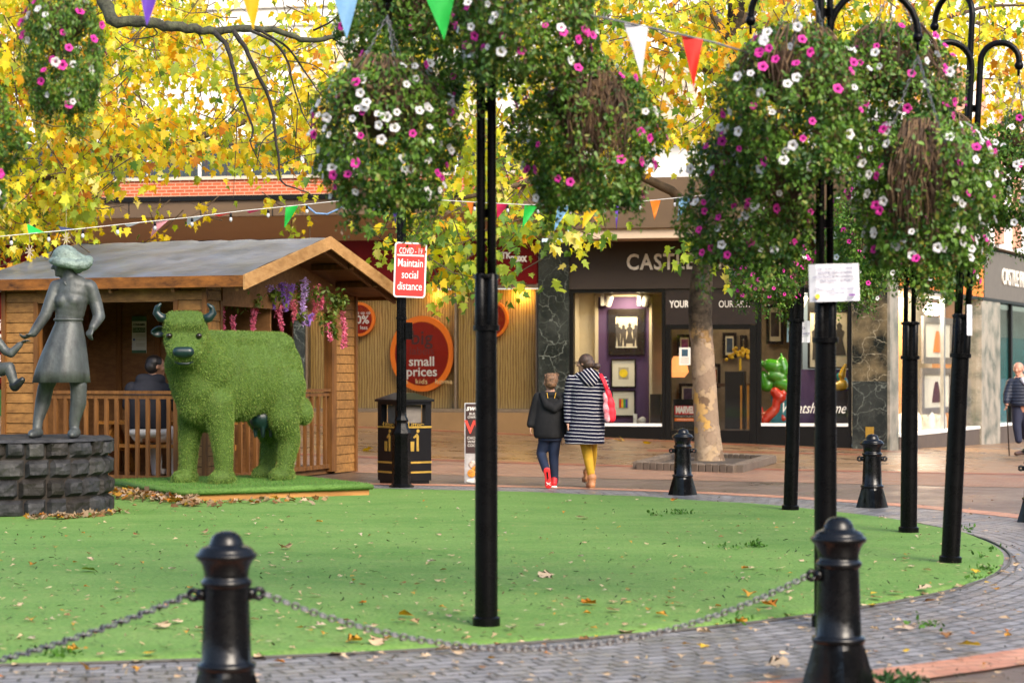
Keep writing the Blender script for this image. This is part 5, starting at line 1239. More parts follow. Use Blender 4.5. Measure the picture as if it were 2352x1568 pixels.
# ---- picnic bench inside the kiosk
m_ply = woodmat('bench_wood', lin((150, 96, 40)), lin((196, 138, 66)), .5, 0)
pt_ = thing('picnic_table', 'timber picnic table with joined benches inside the kiosk', 'table', kp(1.25, 1.05, .1), 0)
mbx = kb(); mbx.box2(.35, 2.3, 1.10, 1.75, .79, .83); mbx.build('tabletop', m_ply, pt_, world=True)
for yb in (.62,):
    mbx = kb(); mbx.box2(.35, 2.3, yb - .14, yb + .14, .50, .54); mbx.build('bench', m_ply, pt_, world=True)
for a in (.55, 2.1):
    mbx = kb(); mbx.beam((a, .75, .1), (a, 1.30, .79), .04, .09); mbx.build('leg', m_ply, pt_, world=True)
    mbx = kb(); mbx.beam((a + .05, 1.9, .1), (a + .05, 1.40, .79), .04, .09); mbx.build('leg', m_ply, pt_, world=True)
    mbx = kb(); mbx.box2(a - .03, a - .022 + .05, .55, 1.85, .42, .50); mbx.build('crossbar', m_ply, pt_, world=True)
# ---- poster on the inner wall
c = kp(2.10, 1.93, CH - (767 - HY) * 27.7 / F)
t = thing('wall_poster', 'green and white poster about grass on the inner kiosk wall', 'poster', c, -KT)
mb = MB(); mb.box2(-.115, .115, 0, .008, -.26, .26); mb.build('sheet', mat('poster_pale', (.62, .62, .58), .6, var=.05), t)
m_pg = mat('poster_green', (.05, .12, .06), .6)
for z0_, z1_ in ((.19, .26), (-.26, -.22), (.03, .10)):
    mb = MB(); mb.box2(-.115 if z0_ != .03 else -.10, .115 if z0_ != .03 else .10, -.004, -.0005, z0_, z1_); mb.build('band', m_pg, t)
text('CONSUMER', .042, mat('ink_dark', (.02, .03, .02), .6), t, (0, -.004, .14), UP, bold=.001, xs=.85); text('GRASS', .07, mat('ink_pale', (.3, .42, .3), .6), t, (0, -.008, .065), UP, bold=.001)
mb = MB(); mb.prism([(-.08 + .018 * math.cos(i), -.004, -.07 + .018 * math.sin(i)) for i in range(6)], (0, .003, 0)); mb.build('round_mark', mat('mark_blue', (.03, .08, .3), .5), t)
for z_ in (-.0, -.025, -.07, -.13, -.155):
    mb = MB(); mb.box2(-.05, .10, -.003, -.0005, z_ - .004, z_ + .004); mb.build('text_line', m_grey, t)
# ---- artificial wisteria swags over the gable opening
wis = thing('wisteria_garland', 'hanging artificial wisteria garland in pink and purple over the kiosk end', 'garland', kp(-.06, 1.8, 2.4), 0)
rg = np.random.default_rng(3)
m_lv = leafmat('small_leaf', .3)
def petals(name, cs, rad, col, parent, sz=.03):
    n = len(cs); P_ = np.array(cs); d = unit(rg.normal(0, 1, (n, 3))); nr = unit(rg.normal(0, 1, (n, 3))); X_ = unit(np.cross(d, nr))
    cc = np.array(col)[None] * rg.uniform(.6, 1.35, (n, 1)) + rg.uniform(0, .08, (n, 1))
    me = leafmesh(name, P_, X_, d, rg.uniform(.7, 1.3, n) * sz, np.clip(cc, 0, 1), leafmat('petal_mat', .3), LEAF0)
    inv = mw(parent).inverted(); me.transform(inv); return link(name, me, parent)
PINK, PUR, LIL, ROSE = (.70, .16, .28), (.30, .14, .55), (.55, .38, .70), (.55, .10, .16)
for (px, y0_, y1_, wd, cc) in ((508, 672, 770, 9, PINK), (538, 725, 770, 9, PINK), (578, 690, 770, 11, PINK), (586, 700, 745, 9, ROSE), (612, 655, 705, 19, LIL), (626, 660, 708, 18, PUR), (652, 650, 715, 17, PUR), (668, 655, 690, 12, PUR), (700, 640, 745, 11, LIL), (645, 700, 760, 12, PINK), (672, 690, 735, 9, ROSE), (712, 720, 748, 8, PUR), (724, 655, 735, 11, ROSE), (735, 675, 710, 10, PINK), (758, 740, 783, 8, PINK), (790, 700, 795, 9, ROSE), (786, 730, 800, 7, PINK)):
    tY = 26.3 + (px - 500) / 300 * 2.6; cs = []
    n = int((y1_ - y0_) * wd * .36) + 45
    for i in range(n):
        u = rg.random(); r_ = wd * (1 - .75 * u) * .9
        p = at(px + rg.normal(0, r_ * .45) + 4 * math.sin(u * 3 + px), y0_ + (y1_ - y0_) * u, tY); p += Vector((0, rg.normal(0, r_ * .45 * tY / F), 0)); cs.append(tuple(p))
    petals('blossom_tassel', cs, 0, cc, wis, .036)
P_ = []
for (px, py, sx_, sy_, n) in ((560, 690, 40, 14, 160), (612, 680, 60, 16, 160), (700, 668, 60, 16, 170), (775, 690, 22, 18, 170), (760, 735, 10, 22, 60), (690, 725, 16, 18, 40), (540, 668, 30, 10, 70), (770, 760, 7, 12, 25), (740, 730, 8, 20, 30)):
    for i in range(n):
        x_, y_ = px + rg.normal(0, sx_ * .5), py + rg.normal(0, sy_ * .6); P_.append(tuple(at(x_, y_, 26.35 + (px - 500) / 300 * 2.6 + rg.normal(0, .06))))
P_ = np.array(P_); n = len(P_); X_, Y_ = leafaxes(rg, n, np.tile([[-.6, -.7, .3]], (n, 1)), .6, .6)
cc = np.array([[.06, .12, .02]]) * rg.uniform(.5, 1.8, (n, 1)) + np.array([[.08, .04, 0]]) * rg.random((n, 1))
me = leafmesh('vine_leaves', P_, X_, Y_, rg.uniform(.05, .10, n), cc, m_lv, LEAF0); me.transform(mw(wis).inverted()); link('vine_leaves', me, wis)
# ================================================================ COW ON ITS PLATFORM
A0, B0 = gnd(420, 1157), gnd(848, 1142); ABv = (B0 - A0); Lp = ABv.length; ang = math.atan2(ABv.y, ABv.x)
plf = thing('cow_platform', 'low timber edged platform topped with artificial turf under the cow', 'platform', A0, ang)
Wp = 2.5; HP = .17
m_board = woodmat('platform_board', lin((140, 92, 46)), lin((194, 142, 82)), .6, 0)
for (bx0, bx1, by0, by1) in ((0, Lp * .56, 0, .04), (Lp * .562, Lp, 0, .04), (0, Lp, Wp - .04, Wp), (0, .04, .042, Wp - .042), (Lp - .04, Lp, .042, Wp - .042)):
    mb = MB(); mb.box2(bx0, bx1, by0, by1, 0, .105); mb.build('edge_board', m_board, plf)
m_mat_t = turfmat('platform_turf', (.07, .15, .025), (.12, .24, .05), (.06, .13, .02))
mb = MB(); mb.smooth = False
n = 12; vs = []
for i, (e, z) in enumerate(((.03, .10), (.045, .125), (.035, .155), (.0, HP), (-.2, HP + .002))):
    for (cx_, cy_) in ((-e, -e), (Lp * .5, -e), (Lp + e, -e), (Lp + e, Wp * .5), (Lp + e, Wp + e), (Lp * .5, Wp + e), (-e, Wp + e), (-e, Wp * .5)): vs.append((cx_, cy_, z))
mb.smooth = True
mb.add(vs, [(j * 8 + q, j * 8 + (q + 1) % 8, (j + 1) * 8 + (q + 1) % 8, (j + 1) * 8 + q) for j in range(4) for q in range(8)] + [tuple(32 + q for q in range(8)), tuple(range(8))[::-1]])
mb.build('turf_top', m_mat_t, plf)
CO_ = at(535, 1107, 24.34); CO_.z = HP
cow = thing('cow_sculpture', 'large cow sculpture covered in green artificial grass, dark horns and muzzle', 'sculpture', CO_, 0)
cf = Vector((-.62, -.785, 0)).normalized(); cl = Vector((-cf.y, cf.x, 0))
def cp(x, y, z): return Vector((cf.x * x + cl.x * y, cf.y * x + cl.y * y, z))
CM = Matrix(((cf.x, cl.x, 0), (cf.y, cl.y, 0), (0, 0, 1)))
mb = MB()
# trunk: chest to rump
for (x, z, ry, rz_, rx) in ((.56, 1.20, .24, .50, .27), (.40, 1.23, .29, .54, .30), (.15, 1.22, .35, .50, .32), (-.10, 1.21, .38, .48, .32), (-.35, 1.24, .39, .46, .32), (-.58, 1.29, .38, .44, .30), (-.78, 1.33, .33, .42, .27), (-.90, 1.28, .26, .36, .18)):
    mb.ell(cp(x, 0, z), (rx, ry, rz_), CM, 22, 14)
mb.cap(cp(.50, 0, 1.72), cp(-.8, 0, 1.70), .12, .14)
mb.cap(cp(-.72, .12, 1.66), cp(-.72, -.12, 1.66), .16, .16)
mb.cap(cp(.62, 0, .95), cp(.35, 0, .80), .22, .2)
# neck and head, head turned to look at the viewer
hw_ = at(432, 770, 23.30) - CO_
hpoll = at(425, 735, 23.45) - CO_
mb.limb([cp(.50, 0, 1.36), (cp(.70, .0, 1.42) * .5 + (hpoll + Vector((.05, .12, -.2))) * .5), hpoll + Vector((.05, .10, -.10))], [.36, .27, .20], 20)
mb.limb([cp(.60, 0, 1.15), cp(.78, -.02, 1.42), hpoll + Vector((.04, .06, -.28))], [.30, .23, .17], 20)
hf = Vector((.10, -.93, -.36)).normalized(); hs = hf.cross(Vector((0, 0, 1))).normalized(); hu = hs.cross(hf)
HM = Matrix((hs, hf, hu)).transposed()
def hp(a, b, c): return hpoll + hs * a + hf * b + hu * c
# boxy skull: broad poll, tapering to muzzle
mb.cap(hp(-.15, .03, .06), hp(.15, .03, .06), .065, .065); mb.cap(hp(-.15, .12, .0), hp(.15, .12, .0), .08, .08); mb.cap(hp(-.135, .03, .0), hp(.135, .03, .0), .115, .115); mb.cap(hp(-.14, .06, -.10), hp(.14, .06, -.10), .12, .12)
mb.cap(hp(-.12, .14, -.20), hp(.12, .14, -.20), .125, .125); mb.cap(hp(-.085, .26, -.26), hp(.085, .26, -.26), .12, .12)
mb.cap(hp(-.075, .36, -.26), hp(.075, .36, -.26), .105, .105); mb.cap(hp(-.05, .35, -.36), hp(.05, .35, -.36), .075, .075)
mb.cap(hp(-.10, .08, -.30), hp(.10, .08, -.30), .13, .13)
# legs
def leg(pts, rs): mb.limb([cp(*p) for p in pts], rs, 18)
leg([(.46, .20, .95), (.43, .25, .62), (.42, .27, .38), (.41, .28, .12), (.42, .28, .06)], [.21, .145, .118, .10, .12])
leg([(.50, -.14, .95), (.50, -.22, .62), (.50, -.25, .38), (.50, -.26, .12), (.51, -.26, .06)], [.20, .14, .115, .10, .12])
leg([(-.66, .22, 1.15), (-.58, .27, .78), (-.70, .28, .50), (-.61, .28, .14), (-.59, .28, .07)], [.27, .20, .13, .10, .12])
leg([(-.82, -.20, 1.15), (-.76, -.26, .78), (-.93, -.28, .50), (-.86, -.28, .14), (-.84, -.28, .07)], [.27, .20, .13, .10, .12])
for (x, y) in ((.47, .28), (.57, -.26), (-.54, .28), (-.79, -.28)):
    mb.cap(cp(x, y - .05, .055), cp(x, y + .05, .055), .095, .095); mb.cap(cp(x - .1, y, .06), cp(x + .07, y, .05), .11, .10)
# tail with a thick tuft wrapped to the near side of the hind leg
mb.limb([cp(-1.02, .0, 1.55), cp(-1.08, .03, 1.25), cp(-1.05, .12, .98), cp(-.98, .25, .85), cp(-.88, .36, .80)], [.08, .065, .07, .09, .10])
mb.ell(cp(-1.0, .18, .86), (.13, .15, .17), CM); mb.ell(cp(-.90, .32, .82), (.12, .12, .15), CM)
m_hide = turfmat('cow_grass_base', (.06, .11, .018), (.085, .15, .028), (.06, .095, .02))
body = blob('body', mb, .024, m_hide, cow, 8)
m_dkg = mat('dark_green_resin', (.003, .017, .017), .35, var=.4, scale=8, spec=.5)
for sg in (-1, 1):
    b0 = hp(sg * .215, .04, .02)
    pts = [b0, b0 + hs * sg * .07 + hu * .03, b0 + hs * sg * .115 + Vector((0, 0, .08)), b0 + hs * sg * .10 + Vector((0, -.02, .145)), b0 + hs * sg * .055 + Vector((0, -.05, .185))]
    mbh = MB(); mbh.smooth = True; mbh.tube(pts, [.055, .056, .046, .032, .012], 14); mbh.build('horn', m_dkg, cow, smooth=True)
    mbh = MB(); mbh.ell(hp(sg * .172, .235, -.11), (.036, .034, .032)); mbh.build('eye', mat('eye_dark', (.01, .006, .004), .12), cow, smooth=True)
EARS = -1 if hp(-1, 0, 0).x < hp(1, 0, 0).x else 1
for sg in (-1,) :
    mbh = MB(); n = 12; vs = []
    for i in range(n + 1):
        u = i / n; wd = .075 * math.sin(math.pi * (u * .92 + .04)) ** .7
        for j in range(7):
            v = j / 6 * 2 - 1
            vs.append(hp(EARS * (.20 + .20 * u), -.02 - .05 * (1 - v * v) * math.sin(u * 3) + .03, -.13 - .02 * u + wd * v))
    mbh.smooth = True; mbh.add(vs, [(i * 7 + j, (i + 1) * 7 + j, (i + 1) * 7 + j + 1, i * 7 + j + 1) for i in range(n) for j in range(6)])
    e = mbh.build('ear', m_dkg, cow, smooth=True); so_ = e.modifiers.new('s', 'SOLIDIFY'); so_.thickness = .02
mbh = MB(); mbh.cap(hp(-.065, .44, -.235), hp(.065, .44, -.235), .062, .062); mbh.ell(hp(0, .455, -.25), (.10, .045, .055), HM)
mbm = MB(); mbm.smooth = True; mbm.tube([hp(-.10, .395, -.37), hp(-.05, .43, -.385), hp(.05, .43, -.385), hp(.10, .395, -.37)], .016, 8); mbm.build('mouth', m_dkg, cow)
muz = blob('muzzle', mbh, .012, m_dkg, cow, 3)
mbh = MB(); mbh.ell(cp(-.44, .06, .765), (.18, .15, .15), CM); 
for a, b_ in ((-.38, .03), (-.52, .03), (-.38, .16), (-.52, .16)): mbh.cap(cp(a, b_ - .03, .67), cp(a, b_ - .03, .54), .033, .022)
blob('udder', mbh, .015, m_dkg, cow, 3)
# grass blades standing on the body
def blades(name, o, parent, n, ln, wid, seed, colA, colB, down=.55, zmin=None, skip=()):
    me = o.data; rgn = np.random.default_rng(seed)
    me.calc_loop_triangles(); nt_ = len(me.loop_triangles)
    tri = np.zeros(nt_ * 3, dtype=np.int32); me.loop_triangles.foreach_get('vertices', tri); tri = tri.reshape(-1, 3)
    co_ = np.zeros(len(me.vertices) * 3, dtype=np.float32); me.vertices.foreach_get('co', co_); co_ = co_.reshape(-1, 3).astype(float)
    nm = np.zeros(len(me.vertices) * 3, dtype=np.float32); me.vertices.foreach_get('normal', nm); nm = nm.reshape(-1, 3).astype(float)
    a, b_, c = co_[tri[:, 0]], co_[tri[:, 1]], co_[tri[:, 2]]
    ar = np.linalg.norm(np.cross(b_ - a, c - a), axis=1); ar /= ar.sum()
    idx = rgn.choice(nt_, n, p=ar); u = rgn.random((n, 1)); v = rgn.random((n, 1)); fl = (u + v) > 1; u = np.where(fl, 1 - u, u); v = np.where(fl, 1 - v, v)
    P_ = a[idx] + u * (b_ - a)[idx] + v * (c - a)[idx]
    nr = unit(nm[tri[idx]].mean(axis=1))
    d = unit(nr * rgn.uniform(.55, 1.0, (n, 1)) + np.array([[0, 0, -down]]) * rgn.uniform(.4, 1.2, (n, 1)) + rgn.normal(0, .26, (n, 3)))
    for (cx_, r_) in skip:
        keep = np.linalg.norm(P_ - np.array(cx_)[None], axis=1) > r_; P_, nr, d = P_[keep], nr[keep], d[keep]
    n = len(P_)
    s_ = unit(np.cross(d, unit(rgn.normal(0, 1, (n, 3)))))
    L_ = ln * rgn.uniform(.6, 1.3, (n, 1)); W_ = wid * rgn.uniform(.7, 1.3, (n, 1))
    P_ = P_ - nr * .004
    V = np.stack([P_ - s_ * W_, P_ + s_ * W_, P_ + d * L_ + np.array([[0, 0, -.25]]) * L_ * down], axis=1).reshape(-1, 3)
    mes = bpy.data.meshes.new(name); mes.vertices.add(len(V)); mes.vertices.foreach_set('co', V.astype(np.float32).ravel())
    mes.loops.add(3 * n); mes.loops.foreach_set('vertex_index', np.arange(3 * n, dtype=np.int32)); mes.polygons.add(n)
    mes.polygons.foreach_set('loop_start', np.arange(0, 3 * n, 3, dtype=np.int32)); mes.polygons.foreach_set('loop_total', np.full(n, 3, dtype=np.int32)); mes.update(calc_edges=True)
    at_ = mes.color_attributes.new('leafcol', 'FLOAT_COLOR', 'POINT'); t_ = rgn.random((n, 1)) ** 1.3
    cl_ = np.array(colA)[None] * (1 - t_) + np.array(colB)[None] * t_; tan = rgn.random((n, 1)) < .05; cl_ = np.where(tan, np.array([[.22, .20, .06]]), cl_)
    cc = np.ones((n, 3, 4)); cc[:, :, :3] = cl_[:, None, :]; at_.data.foreach_set('color', cc.astype(np.float32).ravel())
    mes.materials.append(leafmat('blade_mat', .25, .55, .3)); q = link(name, mes, parent); q['kind'] = 'stuff'; return q
blades('grass_coat', body, cow, 105000, .026, .0034, 4, (.085, .165, .024), (.27, .37, .080), skip=[(tuple(hp(.172, .245, -.11)), .05), (tuple(hp(-.172, .245, -.11)), .05), (tuple(hp(0, .46, -.24)), .085)])
bpy.context.view_layer.update()
blades('grass_pile', plf.children[-1], plf, 26000, .02, .003, 6, (.06, .16, .025), (.15, .32, .06), down=-.1)
# ================================================================ PEOPLE
m_skin = mat('skin', (.50, .27, .18), .5, var=.12, scale=8); m_skin2 = mat('skin_dark', (.34, .17, .10), .5, var=.12, scale=8)
m_hairb = mat('hair_brown', (.045, .022, .012), .5, var=.7, scale=30, bump=.6, bscale=70, stretch=(1, 1, .4)); m_hairk = mat('hair_black', (.012, .009, .008), .5, var=.5, scale=30)
m_hairl = mat('hair_lightbrown', (.15, .075, .036), .55, var=.9, scale=30, bump=.7, bscale=60)
def stripemat(name, axis, period=.0455, wid=.17):
    m = bpy.data.materials.new(name); m.use_nodes = True
    nt = m.node_tree; N = nt.nodes; L = nt.links; b = N['Principled BSDF']
    tc = N.new('ShaderNodeTexCoord'); nz = N.new('ShaderNodeTexNoise'); nz.inputs['Scale'].default_value = 5; L.new(tc.outputs['Object'], nz.inputs['Vector'])
    dt = N.new('ShaderNodeVectorMath'); dt.operation = 'DOT_PRODUCT'; L.new(tc.outputs['Object'], dt.inputs[0]); dt.inputs[1].default_value = axis
    ad = N.new('ShaderNodeMath'); ad.operation = 'MULTIPLY_ADD'; ad.inputs[1].default_value = .02; L.new(nz.outputs[0], ad.inputs[0]); L.new(dt.outputs['Value'], ad.inputs[2])
    dv = N.new('ShaderNodeMath'); dv.operation = 'DIVIDE'; dv.inputs[1].default_value = period; L.new(ad.outputs[0], dv.inputs[0])
    fr_ = N.new('ShaderNodeMath'); fr_.operation = 'FRACT'; L.new(dv.outputs[0], fr_.inputs[0])
    lt = N.new('ShaderNodeMath'); lt.operation = 'LESS_THAN'; lt.inputs[1].default_value = wid; L.new(fr_.outputs[0], lt.inputs[0])
    mx = N.new('ShaderNodeMix'); mx.data_type = 'RGBA'; L.new(lt.outputs[0], mx.inputs[0]); mx.inputs[6].default_value = (.007, .007, .022, 1); mx.inputs[7].default_value = (.58, .57, .58, 1)
    L.new(mx.outputs[2], b.inputs['Base Color']); b.inputs['Roughness'].default_value = .85; b.inputs['Specular IOR Level'].default_value = .2
    return m
def stack(mb, rings, n=28, fold=None):
    """closed lofted body: rings = (centre, rx, ry)"""
    vs = []
    for j, (c, rx, ry) in enumerate(rings):
        for q in range(n):
            a = 2 * Q * q / n; f_ = 1 + (fold(a, j / (len(rings) - 1)) if fold else 0)
            vs.append(Vector(c) + Vector((rx * f_ * math.cos(a), ry * f_ * math.sin(a), 0)))
    m = len(rings)
    mb.add(vs, [(j * n + q, j * n + (q + 1) % n, (j + 1) * n + (q + 1) % n, (j + 1) * n + q) for j in range(m - 1) for q in range(n)] + [tuple(range(n))[::-1], tuple((m - 1) * n + q for q in range(n))])
class Pose:
    def __init__(s, Y, z0=0.0): s.Y = Y; s.k = Y / F
    def __call__(s, x, y, d=0.0): return at(x, y, s.Y) + Vector((0, d, 0))
# ---- woman in the striped coat, walking away
pw = Pose(25.7)
wo = thing('person', 'person in striped navy coat and mustard tights carrying a red bag', 'person', (pw(1350, 0).x, 25.7, 0), 0)
mb = MB(); hc = pw(1344, 834, 0)
P_, R_ = head(mb, hc, .118, (-.86, .5, -.05)); mb.cap(pw(1348, 850, .02), pw(1350, 868, .02), .058, .062)
for y, h_ in ((885, 30), (920, 28), (960, 28), (990, 28)): mb.ell(pw(1349, y, 0), (h_ * pw.k, .11, .14))
mb.limb([pw(1317, 874), pw(1309, 915, .02), pw(1305, 945, -.02), pw(1304, 972, -.05)], [.05, .042, .036, .028]); hand(mb, pw(1304, 972, -.05), (.05, -.1, -1), (0, 1, 0), .16, .35, 1)
mb.limb([pw(1381, 876), pw(1388, 915, -.02), pw(1388, 945, .05), pw(1384, 965, .12)], [.05, .042, .036, .028]); hand(mb, pw(1384, 965, .12), (.0, .2, -1), (0, 1, 0), .16, .4, -1)
mb.limb([pw(1344, 1000, 0), pw(1351, 1050, .02), pw(1357, 1085, 0), pw(1360, 1108, 0)], [.075, .055, .042, .035])
mb.limb([pw(1358, 1000, .1), pw(1361, 1045, .22), pw(1360, 1080, .38), pw(1357, 1094, .40)], [.075, .055, .042, .035])
blob('body', mb, .0105, m_skin, wo, 3, world=True)
m_stripe = stripemat('stripe_coat', (.05, 0, 1)); m_stripe2 = stripemat('stripe_hood', (.75, 0, .65), .04, .19)
mb = MB()
stack(mb, [(pw(1348, 864), .13, .09), (pw(1348, 870), .19, .12), (pw(1349, 884), .215, .15), (pw(1349, 910), .22, .16), (pw(1348, 945), .225, .18), (pw(1346, 980), .235, .20), (pw(1342, 1005), .25, .215), (pw(1341, 1019), .258, .22)], fold=lambda a, t: .05 * t * math.sin(a * 5 + 1.2))
mb.limb([pw(1313, 873), pw(1307, 905, .02), pw(1305, 940, -.01), pw(1304, 966, -.04)], [.075, .070, .060, .052]); mb.limb([pw(1384, 875), pw(1391, 910, -.02), pw(1391, 940, .04), pw(1386, 958, .10)], [.075, .070, .06, .052])
mb.cap(pw(1302, 1004, -.02), pw(1330, 985, .0), .045, .09)
blob('coat', mb, .0115, m_stripe, wo, 3, world=True)
mb = MB(); mb.ell(pw(1353, 866, -.08), (.135, .10, .12)); mb.cap(pw(1330, 866, .0), pw(1376, 866, -.02), .07, .065); mb.ell(pw(1354, 876, -.13), (.10, .06, .075)); blob('hood', mb, .0115, m_stripe2, wo, 4, world=True)
mb = MB(); mb.limb([pw(1343, 1004, 0), pw(1351, 1050, .02), pw(1357, 1085, 0), pw(1360, 1106, 0)], [.085, .066, .052, .044]); mb.limb([pw(1358, 1004, .1), pw(1362, 1045, .22), pw(1361, 1080, .38), pw(1358, 1092, .40)], [.085, .066, .05, .044])
blob('tights', mb, .0105, mat('mustard', (.52, .30, .015), .8, var=.12), wo, 3, world=True)
m_boot = mat('tan_leather', (.42, .19, .075), .55, var=.25, scale=10)
for b_, bd in ((pw(1359, 1121, 0), 0), (pw(1352, 1111, .42), 1)):
    b_ = b_.copy(); z_ = .045 if bd == 0 else .10; b_.z = z_
    mb = MB(); mb.cap(b_ + Vector((.0, -.05, 0)), b_ + Vector((-.03, .12, -.005)), .047, .042); mb.cap(b_ + Vector((0, -.03, .02)), b_ + Vector((.002, -.02, .085)), .050, .055); mb.cap(b_ + Vector((0, -.02, .095)), b_ + Vector((.005, -.02, .10)), .06, .06)
    o = blob('boot', mb, .009, m_boot, wo, 2, world=True)
    mb = MB(); q = b_ + Vector((-.012, .035, -.038)); mb.cap(q + Vector((.01, -.085, 0)), q + Vector((-.02, .09, 0)), .042, .04); mb2 = MB(); mb2.v = [(x, y, z_ - .045 + max(0, min(.022, (z - q.z) * .3 + .011))) for x, y, z in mb.v]; mb2.f = mb.f; mb2.mi = mb.mi; mb2.sm = mb.sm; mb2.build('sole', mat('sole_tan', (.30, .20, .11), .8), wo, world=True, smooth=True)
mb = MB(); f_ = Vector((-.86, .5, -.05)).normalized(); mb.ell(hc + Vector((.014, -.01, .028)), (.098, .102, .098)); mb.ell(hc + Vector((.045, -.03, -.01)), (.085, .085, .085)); mb.cap(hc + Vector((.06, -.03, -.03)), hc + Vector((.10, -.05, -.03)), .04, .022); mb.ell(pw(1371, 841, -.08), .046)
blob('hair', mb, .010, m_hairb, wo, 2, world=True)
mb = MB(); mb.ell(pw(1360, 836, -.06), (.018, .03, .03)); mb.build('hair_band', m_lettw, wo, world=True, smooth=True)
mb = MB(); e0 = hc + f_ * .115 + Vector((0, 0, .012))
for sg in (-1, 1):
    c_ = e0 + Vector((.5, .86, 0)) * .036 * sg; u_ = Vector((.5, .86, 0))
    mb.tube([c_ + u_ * (.024 * math.cos(q * .6)) + Vector((0, 0, .019 * math.sin(q * .6))) for q in range(12)], .0035, 5)
    mb.tube([c_ + u_ * .024 * sg, c_ + u_ * .05 * sg - f_ * .09], .0035, 5)
mb.build('glasses', mat('glasses_dark', (.03, .015, .012), .3), wo, world=True)
bag = thing('tote_bag', 'red and pink printed shoulder bag hanging behind the striped coat', 'bag', pw(1395, 965, -.16), 0)
m_bagr = mat('bag_red', (.62, .012, .03), .6, var=.15); m_bagp = mat('bag_print', (.62, .03, .06), .6, scale=11, col2=(.75, .50, .52))
mb = MB()
for (x, y, rx, rz_) in ((1396, 905, 8, 14), (1399, 925, 12, 20), (1401, 945, 13, 20), (1402, 957, 12, 14)): mb.ell(pw(x, y, -.16), (rx * pw.k, .045, rz_ * pw.k), Matrix.Rotation(-.25, 3, 'Y'))
blob('pouch', mb, .011, m_bagr, bag, 14, world=True)
mb = MB()
for (x, y, rx, rz_) in ((1389, 915, 6, 16), (1391, 940, 8, 20), (1393, 957, 8, 13)): mb.ell(pw(x, y, -.185), (rx * pw.k, .03, rz_ * pw.k), Matrix.Rotation(-.2, 3, 'Y'))
blob('printed_panel', mb, .010, m_bagp, bag, 12, world=True)
mb = MB(); mb.smooth = True
for dx in (0, 4): mb.tube([pw(1393 + dx, 900, -.16), pw(1384 + dx, 875, -.15), pw(1376 + dx, 860, -.06), pw(1374 + dx, 860, .05), pw(1380 + dx, 880, .13)], .018, 8)
mb.build('strap', m_bagr, bag, world=True)
# ---- boy in the black hoodie
pb = Pose(25.85)
by = thing('person', 'child in black hooded top, blue jeans and red trainers walking away', 'person', (pb(1264, 0).x, 25.85, 0), 0)
mb = MB(); hb = pb(1264, 876, 0)
head(mb, hb, .112, (-.45, .88, -.04)); mb.cap(pb(1265, 890), pb(1266, 906), .047, .05)
for y, h_ in ((920, 24), (950, 23), (985, 22)): mb.ell(pb(1262, y), (h_ * pb.k, .09, .14))
mb.limb([pb(1238, 912), pb(1228, 945, .0), pb(1221, 975, -.03)], [.042, .035, .028]); hand(mb, pb(1219, 978, -.03), (-.1, 0, -1), (0, 1, 0), .14, .4, 1)
mb.limb([pb(1289, 912), pb(1293, 950, .0), pb(1291, 1000, .05)], [.042, .035, .027]); hand(mb, pb(1290, 1003, .05), (-.05, 0, -1), (0, 1, 0), .14, .4, -1)
mb.limb([pb(1252, 1000), pb(1243, 1042, .04), pb(1254, 1078, -.22)], [.06, .05, .034]); mb.limb([pb(1274, 1000), pb(1272, 1050, .02), pb(1274, 1106, 0)], [.06, .05, .034])
blob('body', mb, .0105, m_skin, by, 3, world=True)
m_hood = mat('hoodie_black', (.010, .010, .011), .85, var=.4, scale=5, spec=.25, bump=.3, bscale=10)
mb = MB(); stack(mb, [(pb(1265, 899), .08, .07), (pb(1264, 905), .16, .105), (pb(1263, 920), .185, .13), (pb(1262, 950), .19, .14), (pb(1260, 980), .20, .16), (pb(1260, 998), .195, .16), (pb(1261, 1006), .18, .15)], fold=lambda a, t: .04 * t * math.sin(a * 4))
mb.limb([pb(1236, 912), pb(1226, 945, .0), pb(1218, 974, -.03)], [.066, .062, .05]); mb.limb([pb(1291, 912), pb(1296, 950, .0), pb(1293, 996, .05)], [.066, .060, .048]); blob('hooded_top', mb, .0115, m_hood, by, 3, world=True)
mb = MB(); mb.limb([pb(1246, 906, -.06), pb(1256, 930, -.13), pb(1272, 938, -.14), pb(1288, 926, -.10), pb(1290, 910, -.04)], [.05, .055, .058, .055, .045]); mb.cap(pb(1252, 906, -.08), pb(1284, 908, -.08), .045, .045); blob('hood', mb, .0105, m_hood, by, 4, world=True)
for x0_, x1_ in ((1256, 1258), (1276, 1273)):
    mb = MB(); mb.tube([pb(x0_, 901, -.135), pb(x1_, 914, -.16)], .004, 5); mb.build('drawstring', mat('cord_yellow', (.6, .35, .02), .7), by, world=True)
m_jean = mat('denim', (.006, .014, .040), .8, var=.5, scale=7, bump=.3, bscale=12)
mb = MB(); stack(mb, [(pb(1263, 990), .15, .12), (pb(1263, 1012), .155, .125)]); mb.limb([pb(1252, 1008), pb(1243, 1042, .04), pb(1253, 1076, -.20)], [.082, .066, .052]); mb.limb([pb(1274, 1008), pb(1272, 1050, .02), pb(1274, 1104, 0)], [.082, .066, .050]); blob('jeans', mb, .0105, m_jean, by, 3, world=True)
m_redshoe = mat('shoe_red', (.60, .015, .02), .5, var=.2); m_solew = mat('sole_white', (.7, .66, .62), .6)
